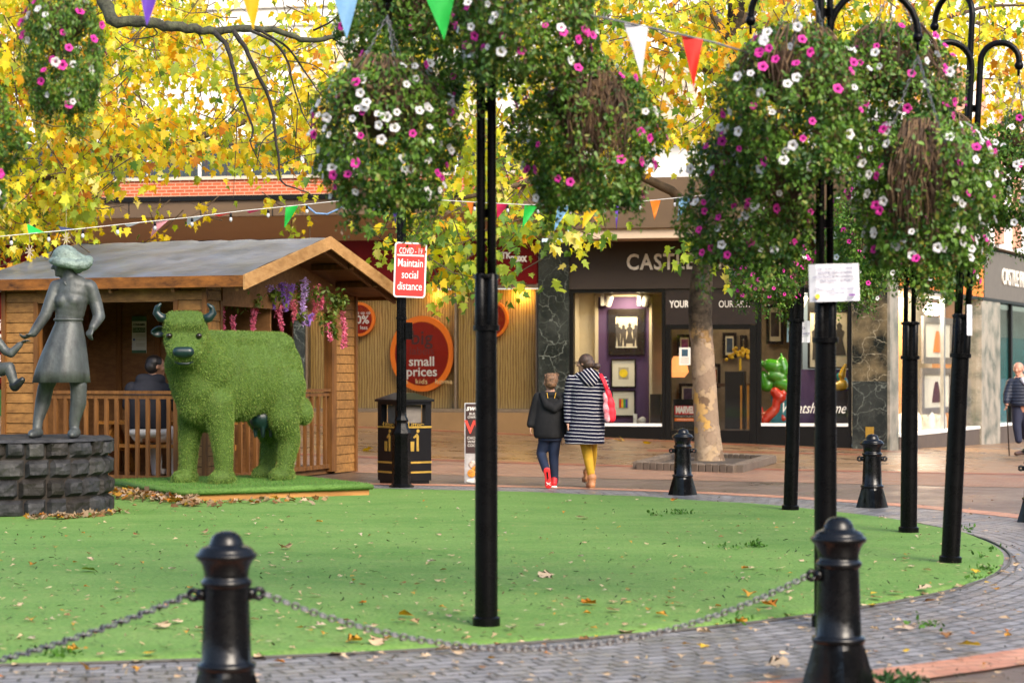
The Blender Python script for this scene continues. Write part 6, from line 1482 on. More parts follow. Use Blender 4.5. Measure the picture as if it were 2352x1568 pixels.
# lifted shoe: sole faces the viewer
b_ = pb(1258, 1093, -.26)
mb = MB(); ax_ = Matrix.Rotation(.10, 3, 'Y')
mb.limb([b_ + Vector((-.015, .03, .08)), b_ + Vector((0, .025, -.02)), b_ + Vector((.006, .02, -.09))], [.042, .040, .042]); mb.cap(b_ + Vector((-.015, .06, .09)), b_ + Vector((-.015, .02, .07)), .045, .045); blob('shoe', mb, .009, m_redshoe, by, 2, world=True)
mb = MB(); mb.limb([b_ + Vector((-.016, -.012, .085)), b_ + Vector((-.004, -.014, .0)), b_ + Vector((.004, -.016, -.10))], [.041, .036, .045], 16); mb2 = MB(); mb2.v = [(x, b_.y - .022 + (y - b_.y + .014) * .18, z) for x, y, z in mb.v]; mb2.f = mb.f; mb2.mi = mb.mi; mb2.sm = mb.sm; mb2.build('sole', mat('sole_red', (.70, .015, .015), .5), by, world=True)
mb = MB(); y_ = -.034
mb.tube([b_ + Vector((-.012, y_, .07)), b_ + Vector((.0, y_, -.02))], .009, 6); mb.build('sole_groove', m_black, by, world=True)
mb = MB(); mb.tube([b_ + Vector((-.025, y_, -.065)), b_ + Vector((.03, y_, -.10))], .005, 6); mb.tube([b_ + Vector((.03, y_, -.065)), b_ + Vector((-.02, y_, -.10))], .005, 6); mb.build('sole_cross', m_lettw, by, world=True)
b_ = pb(1272, 1120, 0); b_.z = .05
mb = MB(); mb.cap(b_ + Vector((0, -.05, .01)), b_ + Vector((-.01, .10, -.01)), .042, .038); mb.cap(b_ + Vector((0, -.03, .02)), b_ + Vector((.005, -.02, .06)), .042, .045); blob('shoe', mb, .009, m_redshoe, by, 2, world=True)
mb = MB(); mb.cap(b_ + Vector((0, -.06, -.03)), b_ + Vector((-.01, .10, -.03)), .044, .04); mb2 = MB(); mb2.v = [(x, y, max(.0, min(.034, (z - .02) * .5 + .017))) for x, y, z in mb.v]; mb2.f = mb.f; mb2.mi = mb.mi; mb2.sm = mb.sm; mb2.build('sole', m_solew, by, world=True, smooth=True)
mb = MB(); mb.ell(hb + Vector((.012, -.02, .025)), (.092, .100, .088)); mb.ell(hb + Vector((.01, -.05, -.02)), (.078, .07, .08))
for i in range(26):
    a = i * 2.4; r_ = .03 + .05 * (i / 26); c_ = hb + Vector((.012 + r_ * math.cos(a), -.01 + r_ * math.sin(a), .095 - r_ * .35)); mb.cap(c_ - Vector((0, 0, .03)), c_ + Vector((.022 * math.cos(a) + .012, .022 * math.sin(a), .034)), .017, .005, 8)
blob('hair', mb, .008, m_hairl, by, 1, world=True)
# ---- seated man in the kiosk, back turned
pm = Pose(26.55)
sm = thing('person', 'person in dark jacket and white trousers sitting inside the kiosk', 'person', (pm(345, 0).x, 26.55, .1), 0)
mb = MB(); hm = pm(358, 841, 0)
head(mb, hm, .150, (.86, .42, -.1)); mb.cap(pm(352, 862), pm(348, 880), .075, .08)
for y, h_ in ((895, 40), (930, 42), (965, 40), (988, 42)): mb.ell(pm(344, y), (h_ * pm.k, .15, .17))
mb.limb([pm(306, 892), pm(298, 930, .05), pm(318, 958, .30)], [.065, .055, .04]); hand(mb, pm(322, 956, .32), (.8, .5, .1), (.3, -.6, .6), .18, .6, 1)
mb.limb([pm(384, 895), pm(397, 930, .1), pm(402, 945, .34)], [.065, .055, .04]); hand(mb, pm(403, 944, .36), (.3, .9, 0), (.6, -.3, .6), .18, .6, -1)
mb.limb([pm(326, 995), pm(336, 996, .42), pm(345, 1050, .46), pm(346, 1092, .46)], [.10, .085, .065, .05]); mb.limb([pm(366, 995), pm(388, 996, .40), pm(388, 1050, .45), pm(388, 1092, .45)], [.10, .085, .065, .05])
blob('body', mb, .013, m_skin2, sm, 3, world=True)
m_jk = mat('jacket_slate', (.018, .019, .026), .8, var=.3, scale=4, spec=.25, bump=.3, bscale=8)
mb = MB(); stack(mb, [(pm(346, 868), .13, .10), (pm(344, 880), .22, .14), (pm(343, 893), .27, .17), (pm(343, 930), .285, .19), (pm(342, 962), .28, .19), (pm(342, 984), .28, .19)])
mb.limb([pm(303, 893), pm(294, 930, .05), pm(312, 958, .26)], [.10, .09, .07]); mb.limb([pm(386, 897), pm(400, 930, .1), pm(402, 945, .30)], [.10, .09, .07]); mb.cap(pm(326, 872, -.03), pm(368, 872, -.03), .085, .08); blob('jacket', mb, .014, m_jk, sm, 4, world=True)
mb = MB(); mb.ell(pm(343, 992), (.30, .20, .10)); mb.limb([pm(322, 996), pm(334, 998, .42), pm(344, 1050, .46), pm(346, 1088, .46)], [.125, .105, .085, .07]); mb.limb([pm(370, 996), pm(386, 998, .40), pm(388, 1050, .45), pm(388, 1088, .45)], [.125, .105, .085, .07]); blob('trousers', mb, .014, mat('white_cloth', (.62, .60, .58), .8, var=.1), sm, 4, world=True)
mb = MB(); mb.ell(hm + Vector((-.02, -.02, .05)), (.118, .118, .105)); mb.ell(hm + Vector((-.045, -.05, 0)), (.10, .09, .10)); blob('hair', mb, .012, m_hairk, sm, 2, world=True)
for x_ in (350, 392):
    q = pm(x_, 0, .44); q.z = .155; mb = MB(); mb.cap(q, q + Vector((.10, .12, -.01)), .05, .045); blob('shoe', mb, .012, m_solew, sm, 2, world=True)
# ---- older man with a walking stick near the right edge
zg_ = gz(10.8, 44.0); po = Pose(44.0)
om = thing('person', 'bald person in navy padded jacket with a walking stick at the right edge', 'person', (po(2344, 0).x, 44.0, zg_), 0)
ho = po(2339, 847, 0); fo = Vector((-.55, -.82, -.08))
mb = MB(); head(mb, ho, .150, fo); mb.cap(po(2342, 860), po(2344, 872), .075, .08)
for y, h_ in ((882, 22), (905, 22), (930, 20)): mb.ell(po(2345, y), (h_ * po.k, .14, .22))
mb.limb([po(2324, 878), po(2314, 905, -.05), po(2308, 928, -.15)], [.07, .06, .045]); hand(mb, po(2307, 930, -.16), (-.1, -.2, -1), (.2, -.9, .1), .18, .8, 1)
mb.limb([po(2366, 878), po(2376, 905, 0), po(2374, 932, -.05)], [.07, .06, .045]); hand(mb, po(2374, 933, -.05), (0, -.2, -1), (0, 1, 0), .18, .5, -1)
mb.limb([po(2336, 935), po(2334, 975, -.05), po(2337, 1010, -.1)], [.10, .075, .05]); mb.limb([po(2352, 935), po(2356, 975, .1), po(2362, 1004, .25)], [.10, .075, .05])
blob('body', mb, .016, mat('skin_fair', (.52, .25, .17), .45, var=.1), om, 3, world=True)
def quilt(name, col):
    m = mat(name, col, .55, var=.25, scale=3, spec=.4); nt = m.node_tree; N = nt.nodes; L = nt.links
    tc = N.new('ShaderNodeTexCoord'); wv = N.new('ShaderNodeTexWave'); wv.bands_direction = 'Z'; wv.inputs['Scale'].default_value = 4.5; wv.inputs['Distortion'].default_value = .6
    L.new(tc.outputs['Object'], wv.inputs['Vector']); bp = N.new('ShaderNodeBump'); bp.inputs['Strength'].default_value = .35; bp.inputs['Distance'].default_value = .02; L.new(wv.outputs[0], bp.inputs['Height']); L.new(bp.outputs[0], N['Principled BSDF'].inputs['Normal']); return m
mb = MB(); stack(mb, [(po(2344, 866), .13, .12), (po(2344, 873), .22, .17), (po(2345, 885), .27, .20), (po(2345, 910), .28, .22), (po(2344, 932), .27, .22)]); mb.limb([po(2322, 879), po(2312, 905, -.05), po(2308, 922, -.13)], [.105, .095, .075]); mb.limb([po(2368, 879), po(2378, 905, 0), po(2375, 926, -.05)], [.105, .095, .075]); blob('padded_jacket', mb, .018, quilt('navy_quilt', (.010, .016, .036)), om, 3, world=True)
mb = MB(); mb.limb([po(2337, 930), po(2334, 975, -.05), po(2337, 1010, -.1)], [.14, .10, .08]); mb.limb([po(2351, 930), po(2356, 975, .1), po(2361, 1003, .25)], [.14, .10, .08]); blob('trousers', mb, .018, mat('navy_cloth', (.014, .018, .045), .8, var=.2), om, 3, world=True)
for q in (po(2338, 0, -.1), po(2362, 0, .25)):
    q.z = zg_ + .06; mb = MB(); mb.cap(q + Vector((.05, .05, 0)), q + Vector((-.10, -.14, -.01)), .055, .05); blob('shoe', mb, .015, mat('shoe_brown', (.06, .025, .015), .5), om, 2, world=True)
mb = MB(); f2 = fo.normalized(); mb.ell(ho - f2 * .07 + Vector((0, 0, -.03)), (.115, .09, .07)); blob('hair', mb, .015, mat('hair_grey', (.35, .33, .31), .7), om, 2, world=True)
mb = MB(); s_ = Vector((.83, -.55, 0))
mb.cap(po(2345, 872, -.17), po(2347, 880, -.22), .06, .03); mb.build('shirt_collar', mat('shirt_pale', (.5, .52, .6), .8), om, world=True, smooth=True)
mb = MB(); mb.tube([po(2350, 878, -.22), po(2362, 905, -.26), po(2372, 925, -.24)], .02, 6); mb.build('cross_strap', m_black, om, world=True)
stk = thing('walking_stick', 'dark walking stick held by the bald person at the right edge', 'stick', (po(2313, 0, -.2).x, 43.8, zg_), 0)
mb = MB(); mb.smooth = True; z1_ = po(2308, 934).z; t0 = Vector(po(2308, 934, -.18)); bse = Vector((po(2313, 0, -.2).x, 43.8, zg_ + .0)); mb.tube([bse, t0, t0 + Vector((.01, 0, .03)), t0 + Vector((-.06, -.05, .05))], [.014, .014, .016, .016], 8); mb.build('shaft', mat('stick_dark', (.03, .018, .012), .4), stk, world=True)
# ================================================================ HANGING BASKETS
m_pl = leafmat('petunia_leaf', .22, .45, .35)
def petunia_mesh(name, m1, m2):
    mb = MB(); n = 20; vs = [(0, 0, -.022)]
    for r, z in ((.006, -.018), (.011, -.004), (.026, .004), (.036, .002)):
        for q in range(n):
            a = 2 * Q * q / n; lob = 1 + (.09 * math.cos(5 * a) if r > .02 else 0); vs.append((r * lob * math.cos(a), r * lob * math.sin(a), z + (.003 * math.cos(5 * a + 1) if r > .02 else 0)))
    fs_ = [(0, 1 + q, 1 + (q + 1) % n) for q in range(n)]
    mb.cur = 1; mb.add(vs[:1 + n], fs_)
    mb2 = MB(); me = bpy.data.meshes.new(name)
    F_ = fs_[:]; mi = [1] * n
    for j in range(3):
        for q in range(n): F_.append((1 + j * n + q, 1 + (j + 1) * n + q, 1 + (j + 1) * n + (q + 1) % n, 1 + j * n + (q + 1) % n)); mi.append(1 if j == 0 else 0)
    me.from_pydata(vs, [], F_); me.materials.append(m1); me.materials.append(m2); me.polygons.foreach_set('material_index', mi)
    for p in me.polygons: p.use_smooth = True
    return me
def petalmat(name, col):
    m = bpy.data.materials.new(name); m.use_nodes = True; nt = m.node_tree; N = nt.nodes; L = nt.links
    b = N['Principled BSDF']; b.inputs['Base Color'].default_value = (*col, 1); b.inputs['Roughness'].default_value = .6
    tc = N.new('ShaderNodeTexCoord'); nz = N.new('ShaderNodeTexNoise'); nz.inputs['Scale'].default_value = 60; L.new(tc.outputs['Object'], nz.inputs['Vector'])
    rp = N.new('ShaderNodeValToRGB'); rp.color_ramp.elements[0].color = (*[v * .8 for v in col], 1); rp.color_ramp.elements[1].color = (*[min(1, v * 1.1) for v in col], 1); L.new(nz.outputs[0], rp.inputs[0]); L.new(rp.outputs[0], b.inputs['Base Color'])
    out = [n for n in N if n.type == 'OUTPUT_MATERIAL'][0]
    tr = N.new('ShaderNodeBsdfTranslucent'); tr.inputs[0].default_value = (*col, 1); mx = N.new('ShaderNodeMixShader'); mx.inputs[0].default_value = .3
    L.new(b.outputs[0], mx.inputs[1]); L.new(tr.outputs[0], mx.inputs[2]); L.new(mx.outputs[0], out.inputs[0]); return m
m_pw, m_pp = petalmat('petal_white', (.80, .79, .80)), petalmat('petal_pink', (.72, .03, .36))
pet_w = petunia_mesh('white_petunia', m_pw, petalmat('throat_pale', (.35, .33, .18))); pet_p = petunia_mesh('pink_petunia', m_pp, petalmat('throat_dark', (.14, .005, .09)))
m_coir = mat('coir', (.075, .042, .02), .9, var=.6, scale=20, bump=.9, bscale=40)
def prof(h, W=.45):     # foliage radius at depth h (0 = crown top, 1 = bottom of the skirt)
    return W * (.42 + .58 * math.sin(min(1, h * 2.1) * Q / 2)) * (1 - .30 * max(0, h - .55) / .45)
def foliage(seed, W=.45, H=.95, bare=None, n=3600, tail=1.0):
    """leaf cloud of one basket around its rim centre (0,0,0); bare = (azimuth, halfwidth, h0, h1) where the liner shows"""
    g_ = np.random.default_rng(seed); R_ = random.Random(seed); P_, Nn, C_, S_ = [], [], [], []; off = R_.random() * 50
    strands = [(R_.uniform(0, 2 * Q), R_.uniform(.75, 1.0), R_.choice([.05, .08, .12, .16, .3]) * R_.uniform(.7, 1.3) * tail) for _ in range(38)]
    top = .22
    cnt = 0
    while cnt < n:
        h = g_.random() ** .85; a = g_.random() * 2 * Q
        nv = noise.noise((math.cos(a) * 1.6 + off, math.sin(a) * 1.6, h * 3.2))
        if nv < -.42: continue
        if bare:
            da = abs((a - bare[0] + Q) % (2 * Q) - Q)
            if da < bare[1] * (1 - .5 * max(0, h - .4)) and bare[2] < h < bare[3] and g_.random() < .80: continue
        r = prof(h, W) * (1 + .36 * nv) * (1 - .42 * g_.random() ** 2.2)
        if h < .12: r *= math.sqrt(g_.random())
        P_.append((r * math.cos(a), r * math.sin(a), top - h * H)); up = .9 - 1.1 * h
        Nn.append((math.cos(a), math.sin(a), up)); S_.append(g_.choice([.018, .024, .031, .043]) * g_.uniform(.85, 1.15)); C_.append(h); cnt += 1
    for _ in range(46):          # loose sprigs breaking the outline
        h = R_.uniform(.15, .95); a = R_.uniform(0, 2 * Q); r0 = prof(h, W) * .9; ln = R_.uniform(.08, .26); m_ = int(ln * 190); sw = R_.gauss(0, .5)
        for i in range(m_):
            u = i / m_; r = r0 + ln * .55 * u * (1.2 - .7 * u); aa = a + sw * u * ln
            P_.append((r * math.cos(aa) + g_.normal(0, .014), r * math.sin(aa) + g_.normal(0, .014), top - h * H + .05 * u - ln * .9 * u * u + g_.normal(0, .012))); Nn.append((math.cos(a), math.sin(a), .6)); S_.append(g_.uniform(.018, .034)); C_.append(h)
    for (a, rr, ln) in strands:
        r0 = prof(.9, W) * rr; m_ = int(ln * 260)
        for i in range(m_):
            u = i / m_; P_.append((r0 * math.cos(a) * (1 - .08 * u) + g_.normal(0, .022), r0 * math.sin(a) * (1 - .08 * u) + g_.normal(0, .022), top - .88 * H - u * ln + g_.normal(0, .012))); Nn.append((math.cos(a), math.sin(a), .0)); S_.append(g_.uniform(.022, .038)); C_.append(1)
    n_ = len(P_); P_ = np.array(P_); X_, Y_ = leafaxes(g_, n_, np.array(Nn), .55, .55)
    C_ = np.array(C_)[:, None]; cl_n = np.array([noise.noise((p[0] * 7 + off, p[1] * 7, p[2] * 7)) for p in P_])[:, None]
    t = np.clip(g_.random((n_, 1)) * .7 + cl_n * .9 + .15, 0, 1.25)
    base = np.array([[.018, .070, .010]]) * (1 - t) + np.array([[.135, .26, .028]]) * t
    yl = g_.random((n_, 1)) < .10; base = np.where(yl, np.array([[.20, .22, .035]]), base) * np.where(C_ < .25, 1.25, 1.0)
    br = g_.random((n_, 1)) < np.where(C_ < .3, .14, .05); base = np.where(br, np.array([[.10, .06, .025]]), base)
    return leafmesh('foliage', P_, X_, Y_, np.array(S_), base, m_pl, LEAF0, cup=.25)
def straw(seed, bare, W, H, cnt=170):
    R_ = random.Random(seed); mb = MB()
    for i in range(cnt):
        a = bare[0] + R_.uniform(-bare[1], bare[1]) * 1.05; h0 = bare[2] + R_.random() * .12; h1 = min(1.05, h0 + R_.uniform(.2, bare[3] - bare[2] + .15)); pts = []
        for s_ in range(6):
            h = h0 + (h1 - h0) * s_ / 5; r = prof(h, W) * (.80 + .10 * math.sin(i + s_)) + R_.uniform(-.015, .015); aa = a + .10 * math.sin(s_ * 1.1 + i) + R_.uniform(-.04, .04)
            pts.append((r * math.cos(aa), r * math.sin(aa), .22 - h * H))
        mb.cur = i % 3; mb.tube(pts, [.0055, .005, .005, .004, .0035, .002], 4, cap=False)
    return mb
m_straw = [mat('straw_a', (.085, .048, .022), .8, var=.4), mat('straw_b', (.15, .09, .042), .8, var=.4), mat('straw_c', (.06, .034, .018), .8, var=.4)]
liner = MB(); liner.smooth = True; liner.lathe([(.24, .02), (.25, 0), (.235, -.10), (.18, -.20), (.10, -.26), (.02, -.28)], 24)
liner_me = liner.mesh('liner'); liner_me.materials.append(m_coir)
for p in liner_me.polygons: p.use_smooth = True
PROTO = {}
def basket(label, hook, rimpx, rim_drop, kind, nw, npk, rot, seed, scale=1.0, W=.45, zs=1.0):
    """rim centre hangs below its hook; chains run from hook to rim"""
    rim = Vector(rimpx)
    t = thing('hanging_basket', label, 'hanging basket', rim, 0, 'hanging flower baskets on the black posts')
    key = kind
    BARE = {'a': None, 'b': (-Q / 2, .55, .12, .70), 'c': (-Q / 2 - .75, .42, .05, .80), 'd': (-Q / 2 + .3, .45, .02, .45), 'e': (-Q / 2 + .5, .5, .1, .6)}[kind]
    if key not in PROTO: PROTO[key] = (foliage(100 + ord(kind), .42, .88, BARE, n=10000), straw(ord(kind), BARE or (0, Q, .0, .7), .42, .88, 170 if BARE else 90).mesh('straw'))
    fm, smesh = PROTO[key]
    o = link('foliage', fm, t); o.rotation_euler = (0, 0, rot); o.scale = (scale, scale, scale * zs)
    if smesh:
        if not len(smesh.materials):
            for q in m_straw: smesh.materials.append(q)
            smesh.polygons.foreach_set('material_index', [random.Random(i // 20).randint(0, 2) for i in range(len(smesh.polygons))])
        o = link('straw', smesh, t); o.rotation_euler = (0, 0, rot); o.scale = (scale,) * 3
    o = link('liner', liner_me, t); o.scale = (scale,) * 3
    R_ = random.Random(seed)
    hk = Vector(hook) - rim
    for i in range(3):
        a = i * 2 * Q / 3 + .5 + rot; e = Vector((.24 * scale * math.cos(a), .24 * scale * math.sin(a), .0)); s0 = hk + Vector((0, 0, -.08))
        n_ = max(8, int((e - s0).length / .028)); mb = MB()
        for j in range(n_):
            c_ = s0.lerp(e, (j + .5) / n_); d_ = (e - s0).normalized(); u_ = d_.cross(Vector((1, .2, 0))).normalized(); v_ = d_.cross(u_)
            if j % 2: u_, v_ = v_, u_
            mb.tube([c_ + d_ * (.019 * math.cos(q * Q / 4)) + u_ * (.008 * math.sin(q * Q / 4)) for q in range(9)], .0028, 4, cap=False)
        mb.build('chain', m_galv, t)
    nw, npk = int(nw * 1.6), int(npk * 1.5)
    for i in range(nw + npk):
        for _ in range(40):
            h = R_.uniform(.08, 1.0); a = R_.uniform(0, 2 * Q)
            if R_.random() < .45: a = -Q / 2 + R_.uniform(-1.5, 1.5)
            da = 9 if not BARE else abs((a - rot - BARE[0] + Q) % (2 * Q) - Q)
            if BARE and da < BARE[1] * .8 and BARE[2] < h < BARE[3]: continue
            break
        r = prof(h, .42) * R_.uniform(.98, 1.12) * scale; me = pet_w if i < nw else pet_p
        c_ = Vector((r * math.cos(a), r * math.sin(a), (.22 - h * .88) * scale * zs)); d_ = Vector((math.cos(a), math.sin(a), .55 - .5 * h)) + Vector((R_.gauss(0, .35), R_.gauss(0, .35) - .25, R_.gauss(0, .3)))
        o = link('flower', me, t, c_); o.rotation_euler = d_.to_track_quat('Z', 'Y').to_euler(); s_ = R_.uniform(.5, .84); o.scale = (s_, s_, s_)
    return t
def hang(label, tip, x, y, dY, kind, nw, npk, rot, seed, scale=1.0, zs=1.0):
    Y = tip.y + dY; return basket(label, tip, at(x, y, Y), 0, kind, nw, npk, rot, seed, scale, zs=zs)
hang('large basket of white petunias left of the middle post', T1[0], 886, 212, 0, 'a', 52, 16, .4, 1, .98)
hang('dark leafy basket with bare roots right of the middle post', T1[1], 1352, 218, 0, 'b', 8, 22, .1, 2, .98)
hang('topmost basket in front of the middle post, pink and white flowers', T1[2], 1212, -100, 0, 'a', 20, 30, 2.1, 3, 1.0)
hang('strawy basket partly hidden at the upper left of the middle post', T1[3], 942, -20, 0, 'd', 10, 18, .3, 4, .98)
hang('pink and white basket with brown roots left of the notice post', T2[0], 1722, 355, 0, 'e', 16, 26, .2, 5, .95)
hang('heavy basket with dried straw hanging right of the notice post', T2[1], 2125, 345, 0, 'c', 40, 24, .3, 6, 1.0)
hang('highest basket in front of the notice post, mottled green foliage', T2[2], 1825, 138, 0, 'a', 26, 16, 4.0, 7, .98)
hang('green basket behind and above the chain right of the notice post', T2[3], 2050, 130, 0, 'a', 16, 20, 5.2, 8, .98)
hang('small distant basket crowded with pink flowers beside the tree trunk', T3[0], 1763, 545, 0, 'a', 6, 62, 1.1, 9, 1.0)
hang('distant basket just right of the farthest post, behind the notice post', T3[1], 1955, 545, 0, 'a', 14, 40, 3.3, 10, 1.0)
hang('distant trailing basket left of the straight rear post', T4[0], 2005, 470, 0, 'b', 12, 22, .8, 11, 1.0)
hang('distant trailing basket right of the straight rear post', T4[1], 2172, 490, 0, 'a', 16, 16, 2.7, 12, 1.0)
hang('basket of white flowers left of the leaning post', T5[0], 2160, 320, 0, 'a', 40, 20, 1.9, 13, .98)
hang('basket cut off by the right edge beside the leaning post', T5[1], 2362, 320, 0, 'd', 34, 18, .9, 14, 1.0)
hang('small high basket behind the leaning post, mostly leaves', T5[2], 2150, 300, 0, 'a', 10, 10, .5, 15, .7)
hang('shadowy basket with pink flowers at the top left corner', T0[0], 146, 30, 0, 'e', 9, 12, 3.0, 16, .56, 1.5)
hang('dark basket cut off by the left edge', T0[1], -112, 225, 0, 'a', 8, 16, .6, 17, .9)
# ================================================================ BUNTING
FLC = {'purple': (.16, .06, .50), 'yellow': (.90, .52, .01), 'blue': (.22, .45, .72), 'green': (.02, .52, .07), 'white': (.75, .75, .78), 'red': (.82, .025, .012), 'pink': (.72, .30, .35), 'navy': (.05, .07, .16), 'orange': (.80, .22, .02), 'crimson': (.62, .02, .10)}
def flagmat(c):
    n = 'flag_' + c
    if n in MATS: return MATS[n]
    m = petalmat(n, FLC[c]); MATS[n] = m; return m
def bunting(label, pts, Yf, flags, r, bulb, loc):
    t = thing('bunting', label, 'bunting', loc, 0)
    P_ = [at(x, y, Yf(x)) for x, y in pts]
    mb = MB(); mb.smooth = True; mb.tube(P_, r, 6); mb.build('cord', mat('bunting_cord', (.55, .55, .52), .6) if bulb else mat('bunting_tape', (.12, .13, .14), .6), t, world=True)
    xs_ = [p[0] for p in pts]; ys_ = [p[1] for p in pts]
    yl = lambda x: float(np.interp(x, xs_, ys_))
    for (c, xl, xr, xt, yt, tw) in flags:
        yt = yt + (0 if r > .0057 else 9 if yt > yl(xt) + 20 else 4)
        a = at(xl, yl(xl) + 1, Yf(xl)); b_ = at(xr, yl(xr) + 1, Yf(xr)); e = at(xt, yt, Yf((xl + xr) / 2)) + Vector((0, tw, 0))
        mb = MB(); n = 6; vs = []; fs_ = []
        for i in range(n + 1):
            v = i / n
            for j in range(5):
                u = j / 4; base = a.lerp(b_, u); p = base.lerp(e, v); p += Vector((0, .02 * math.sin(v * 4 + u * 3 + xl) * (1 - .3 * v), 0)); vs.append(p)
        for i in range(n):
            for j in range(4): fs_.append((i * 5 + j, i * 5 + j + 1, (i + 1) * 5 + j + 1, (i + 1) * 5 + j))
        mb.smooth = True; mb.add(vs, fs_); mb.build('flag', flagmat(c), t, world=True)
    for x in bulb or []:
        p = at(x, yl(x) + 2, Yf(x)); mb = MB(); mb.smooth = True; mb.cur = 0; mb.lathe([(.016, -.002), (.016, -.05)], 8, p); mb.cur = 1; mb.lathe([(.012, -.05), (.020, -.070), (.022, -.085), (.012, -.105), (.002, -.11)], 10, p); mb.build('bulb', [m_black, mat('bulb_glass', (.5, .5, .52), .15)], t, world=True)
    return t
bunting('large near string of coloured pennants across the top of the view', [(-200, -90), (250, -52), (575, -30), (800, -18), (1012, -8), (1200, 10), (1380, 40), (1530, 72), (1640, 98), (1720, 122)], lambda x: 10.9 + (x - 1000) / 1000 * .5,
        [('orange', -60, 20, -20, 60, 0), ('purple', 316, 374, 337, 58, .0), ('yellow', 548, 604, 580, 66, .03), ('blue', 762, 826, 796, 88, 0), ('green', 976, 1044, 1020, 92, .02), ('white', 1434, 1488, 1474, 182, .0), ('red', 1566, 1614, 1593, 205, .0)], .006, [], at(700, -20, 10.9))
nb = 24; pts = [(-120, 566), (0, 543), (150, 529), (300, 513), (430, 500), (560, 484), (700, 470), (800, 459), (925, 453), (1000, 459), (1100, 465), (1200, 470), (1300, 472), (1400, 468), (1500, 460), (1600, 450), (1720, 436)]
bunting('far string of small pennants and bulbs tied to the fluted column', pts, lambda x: 24.9 + (x - 500) / 1000 * 3.0,
        [('green', 65, 104, 58, 508, .1), ('navy', 140, 178, 130, 514, .1), ('orange', 200, 250, 205, 518, .12), ('white', 285, 322, 290, 516, .1), ('pink', 352, 388, 345, 534, .05), ('white', 430, 468, 427, 513, .1), ('red', 490, 540, 500, 492, .1), ('crimson', 566, 612, 570, 484, .1), ('green', 656, 686, 652, 515, .04), ('orange', 812, 850, 820, 462, .1), ('purple', 895, 918, 908, 505, .02), ('crimson', 928, 965, 930, 462, .1), ('orange', 1072, 1092, 1082, 486, .05), ('crimson', 1140, 1168, 1142, 492, .05), ('green', 1205, 1236, 1199, 516, .04), ('blue', 1280, 1310, 1273, 522, .04), ('yellow', 1343, 1382, 1337, 517, .04), ('purple', 1412, 1422, 1416, 520, .02), ('orange', 1493, 1518, 1504, 496, .04), ('blue', 1560, 1590, 1556, 500, .04)], .0055,
        [26, 112, 190, 270, 356, 441, 530, 616, 705, 790, 870, 985, 1090, 1166, 1236, 1310, 1390, 1470, 1550], at(925, 455, 26.2))
t = thing('blue_cord', 'loose pale blue cord draped below the canopy edge', 'cord', at(740, 460, 44.3), 0); mb = MB(); mb.smooth = True; mb.tube([at(x, y, 44.3) for x, y in ((700, 470), (725, 490), (752, 492), (778, 480), (796, 462), (815, 452))], .02, 5); mb.build('strand', mat('cord_blue', (.15, .3, .55), .6), t, world=True)
for i, (x, y, Y, lb) in enumerate(((68, 578, 27.0, 'small pale star ornament among the low leaves at the left'), (152, 548, 27.5, 'small pale star ornament hanging above the bronze head'), (1266, 549, 30.0, 'small pale star ornament below the far pennants'))):
    c = at(x, y, Y); t = thing('star_ornament', lb, 'ornament', c, .3, 'straw star ornaments')
    mb = MB()
    for q in range(4): a = q * Q / 4 + .2; mb.beam((-.06 * math.cos(a), 0, -.10 * math.sin(a)), (.06 * math.cos(a), 0, .10 * math.sin(a)), .012, .012)
    mb.tube([(0, 0, .12), (0, 0, .45)], .003, 4); mb.build('rays', mat('straw_pale', (.34, .28, .19), .7), t)
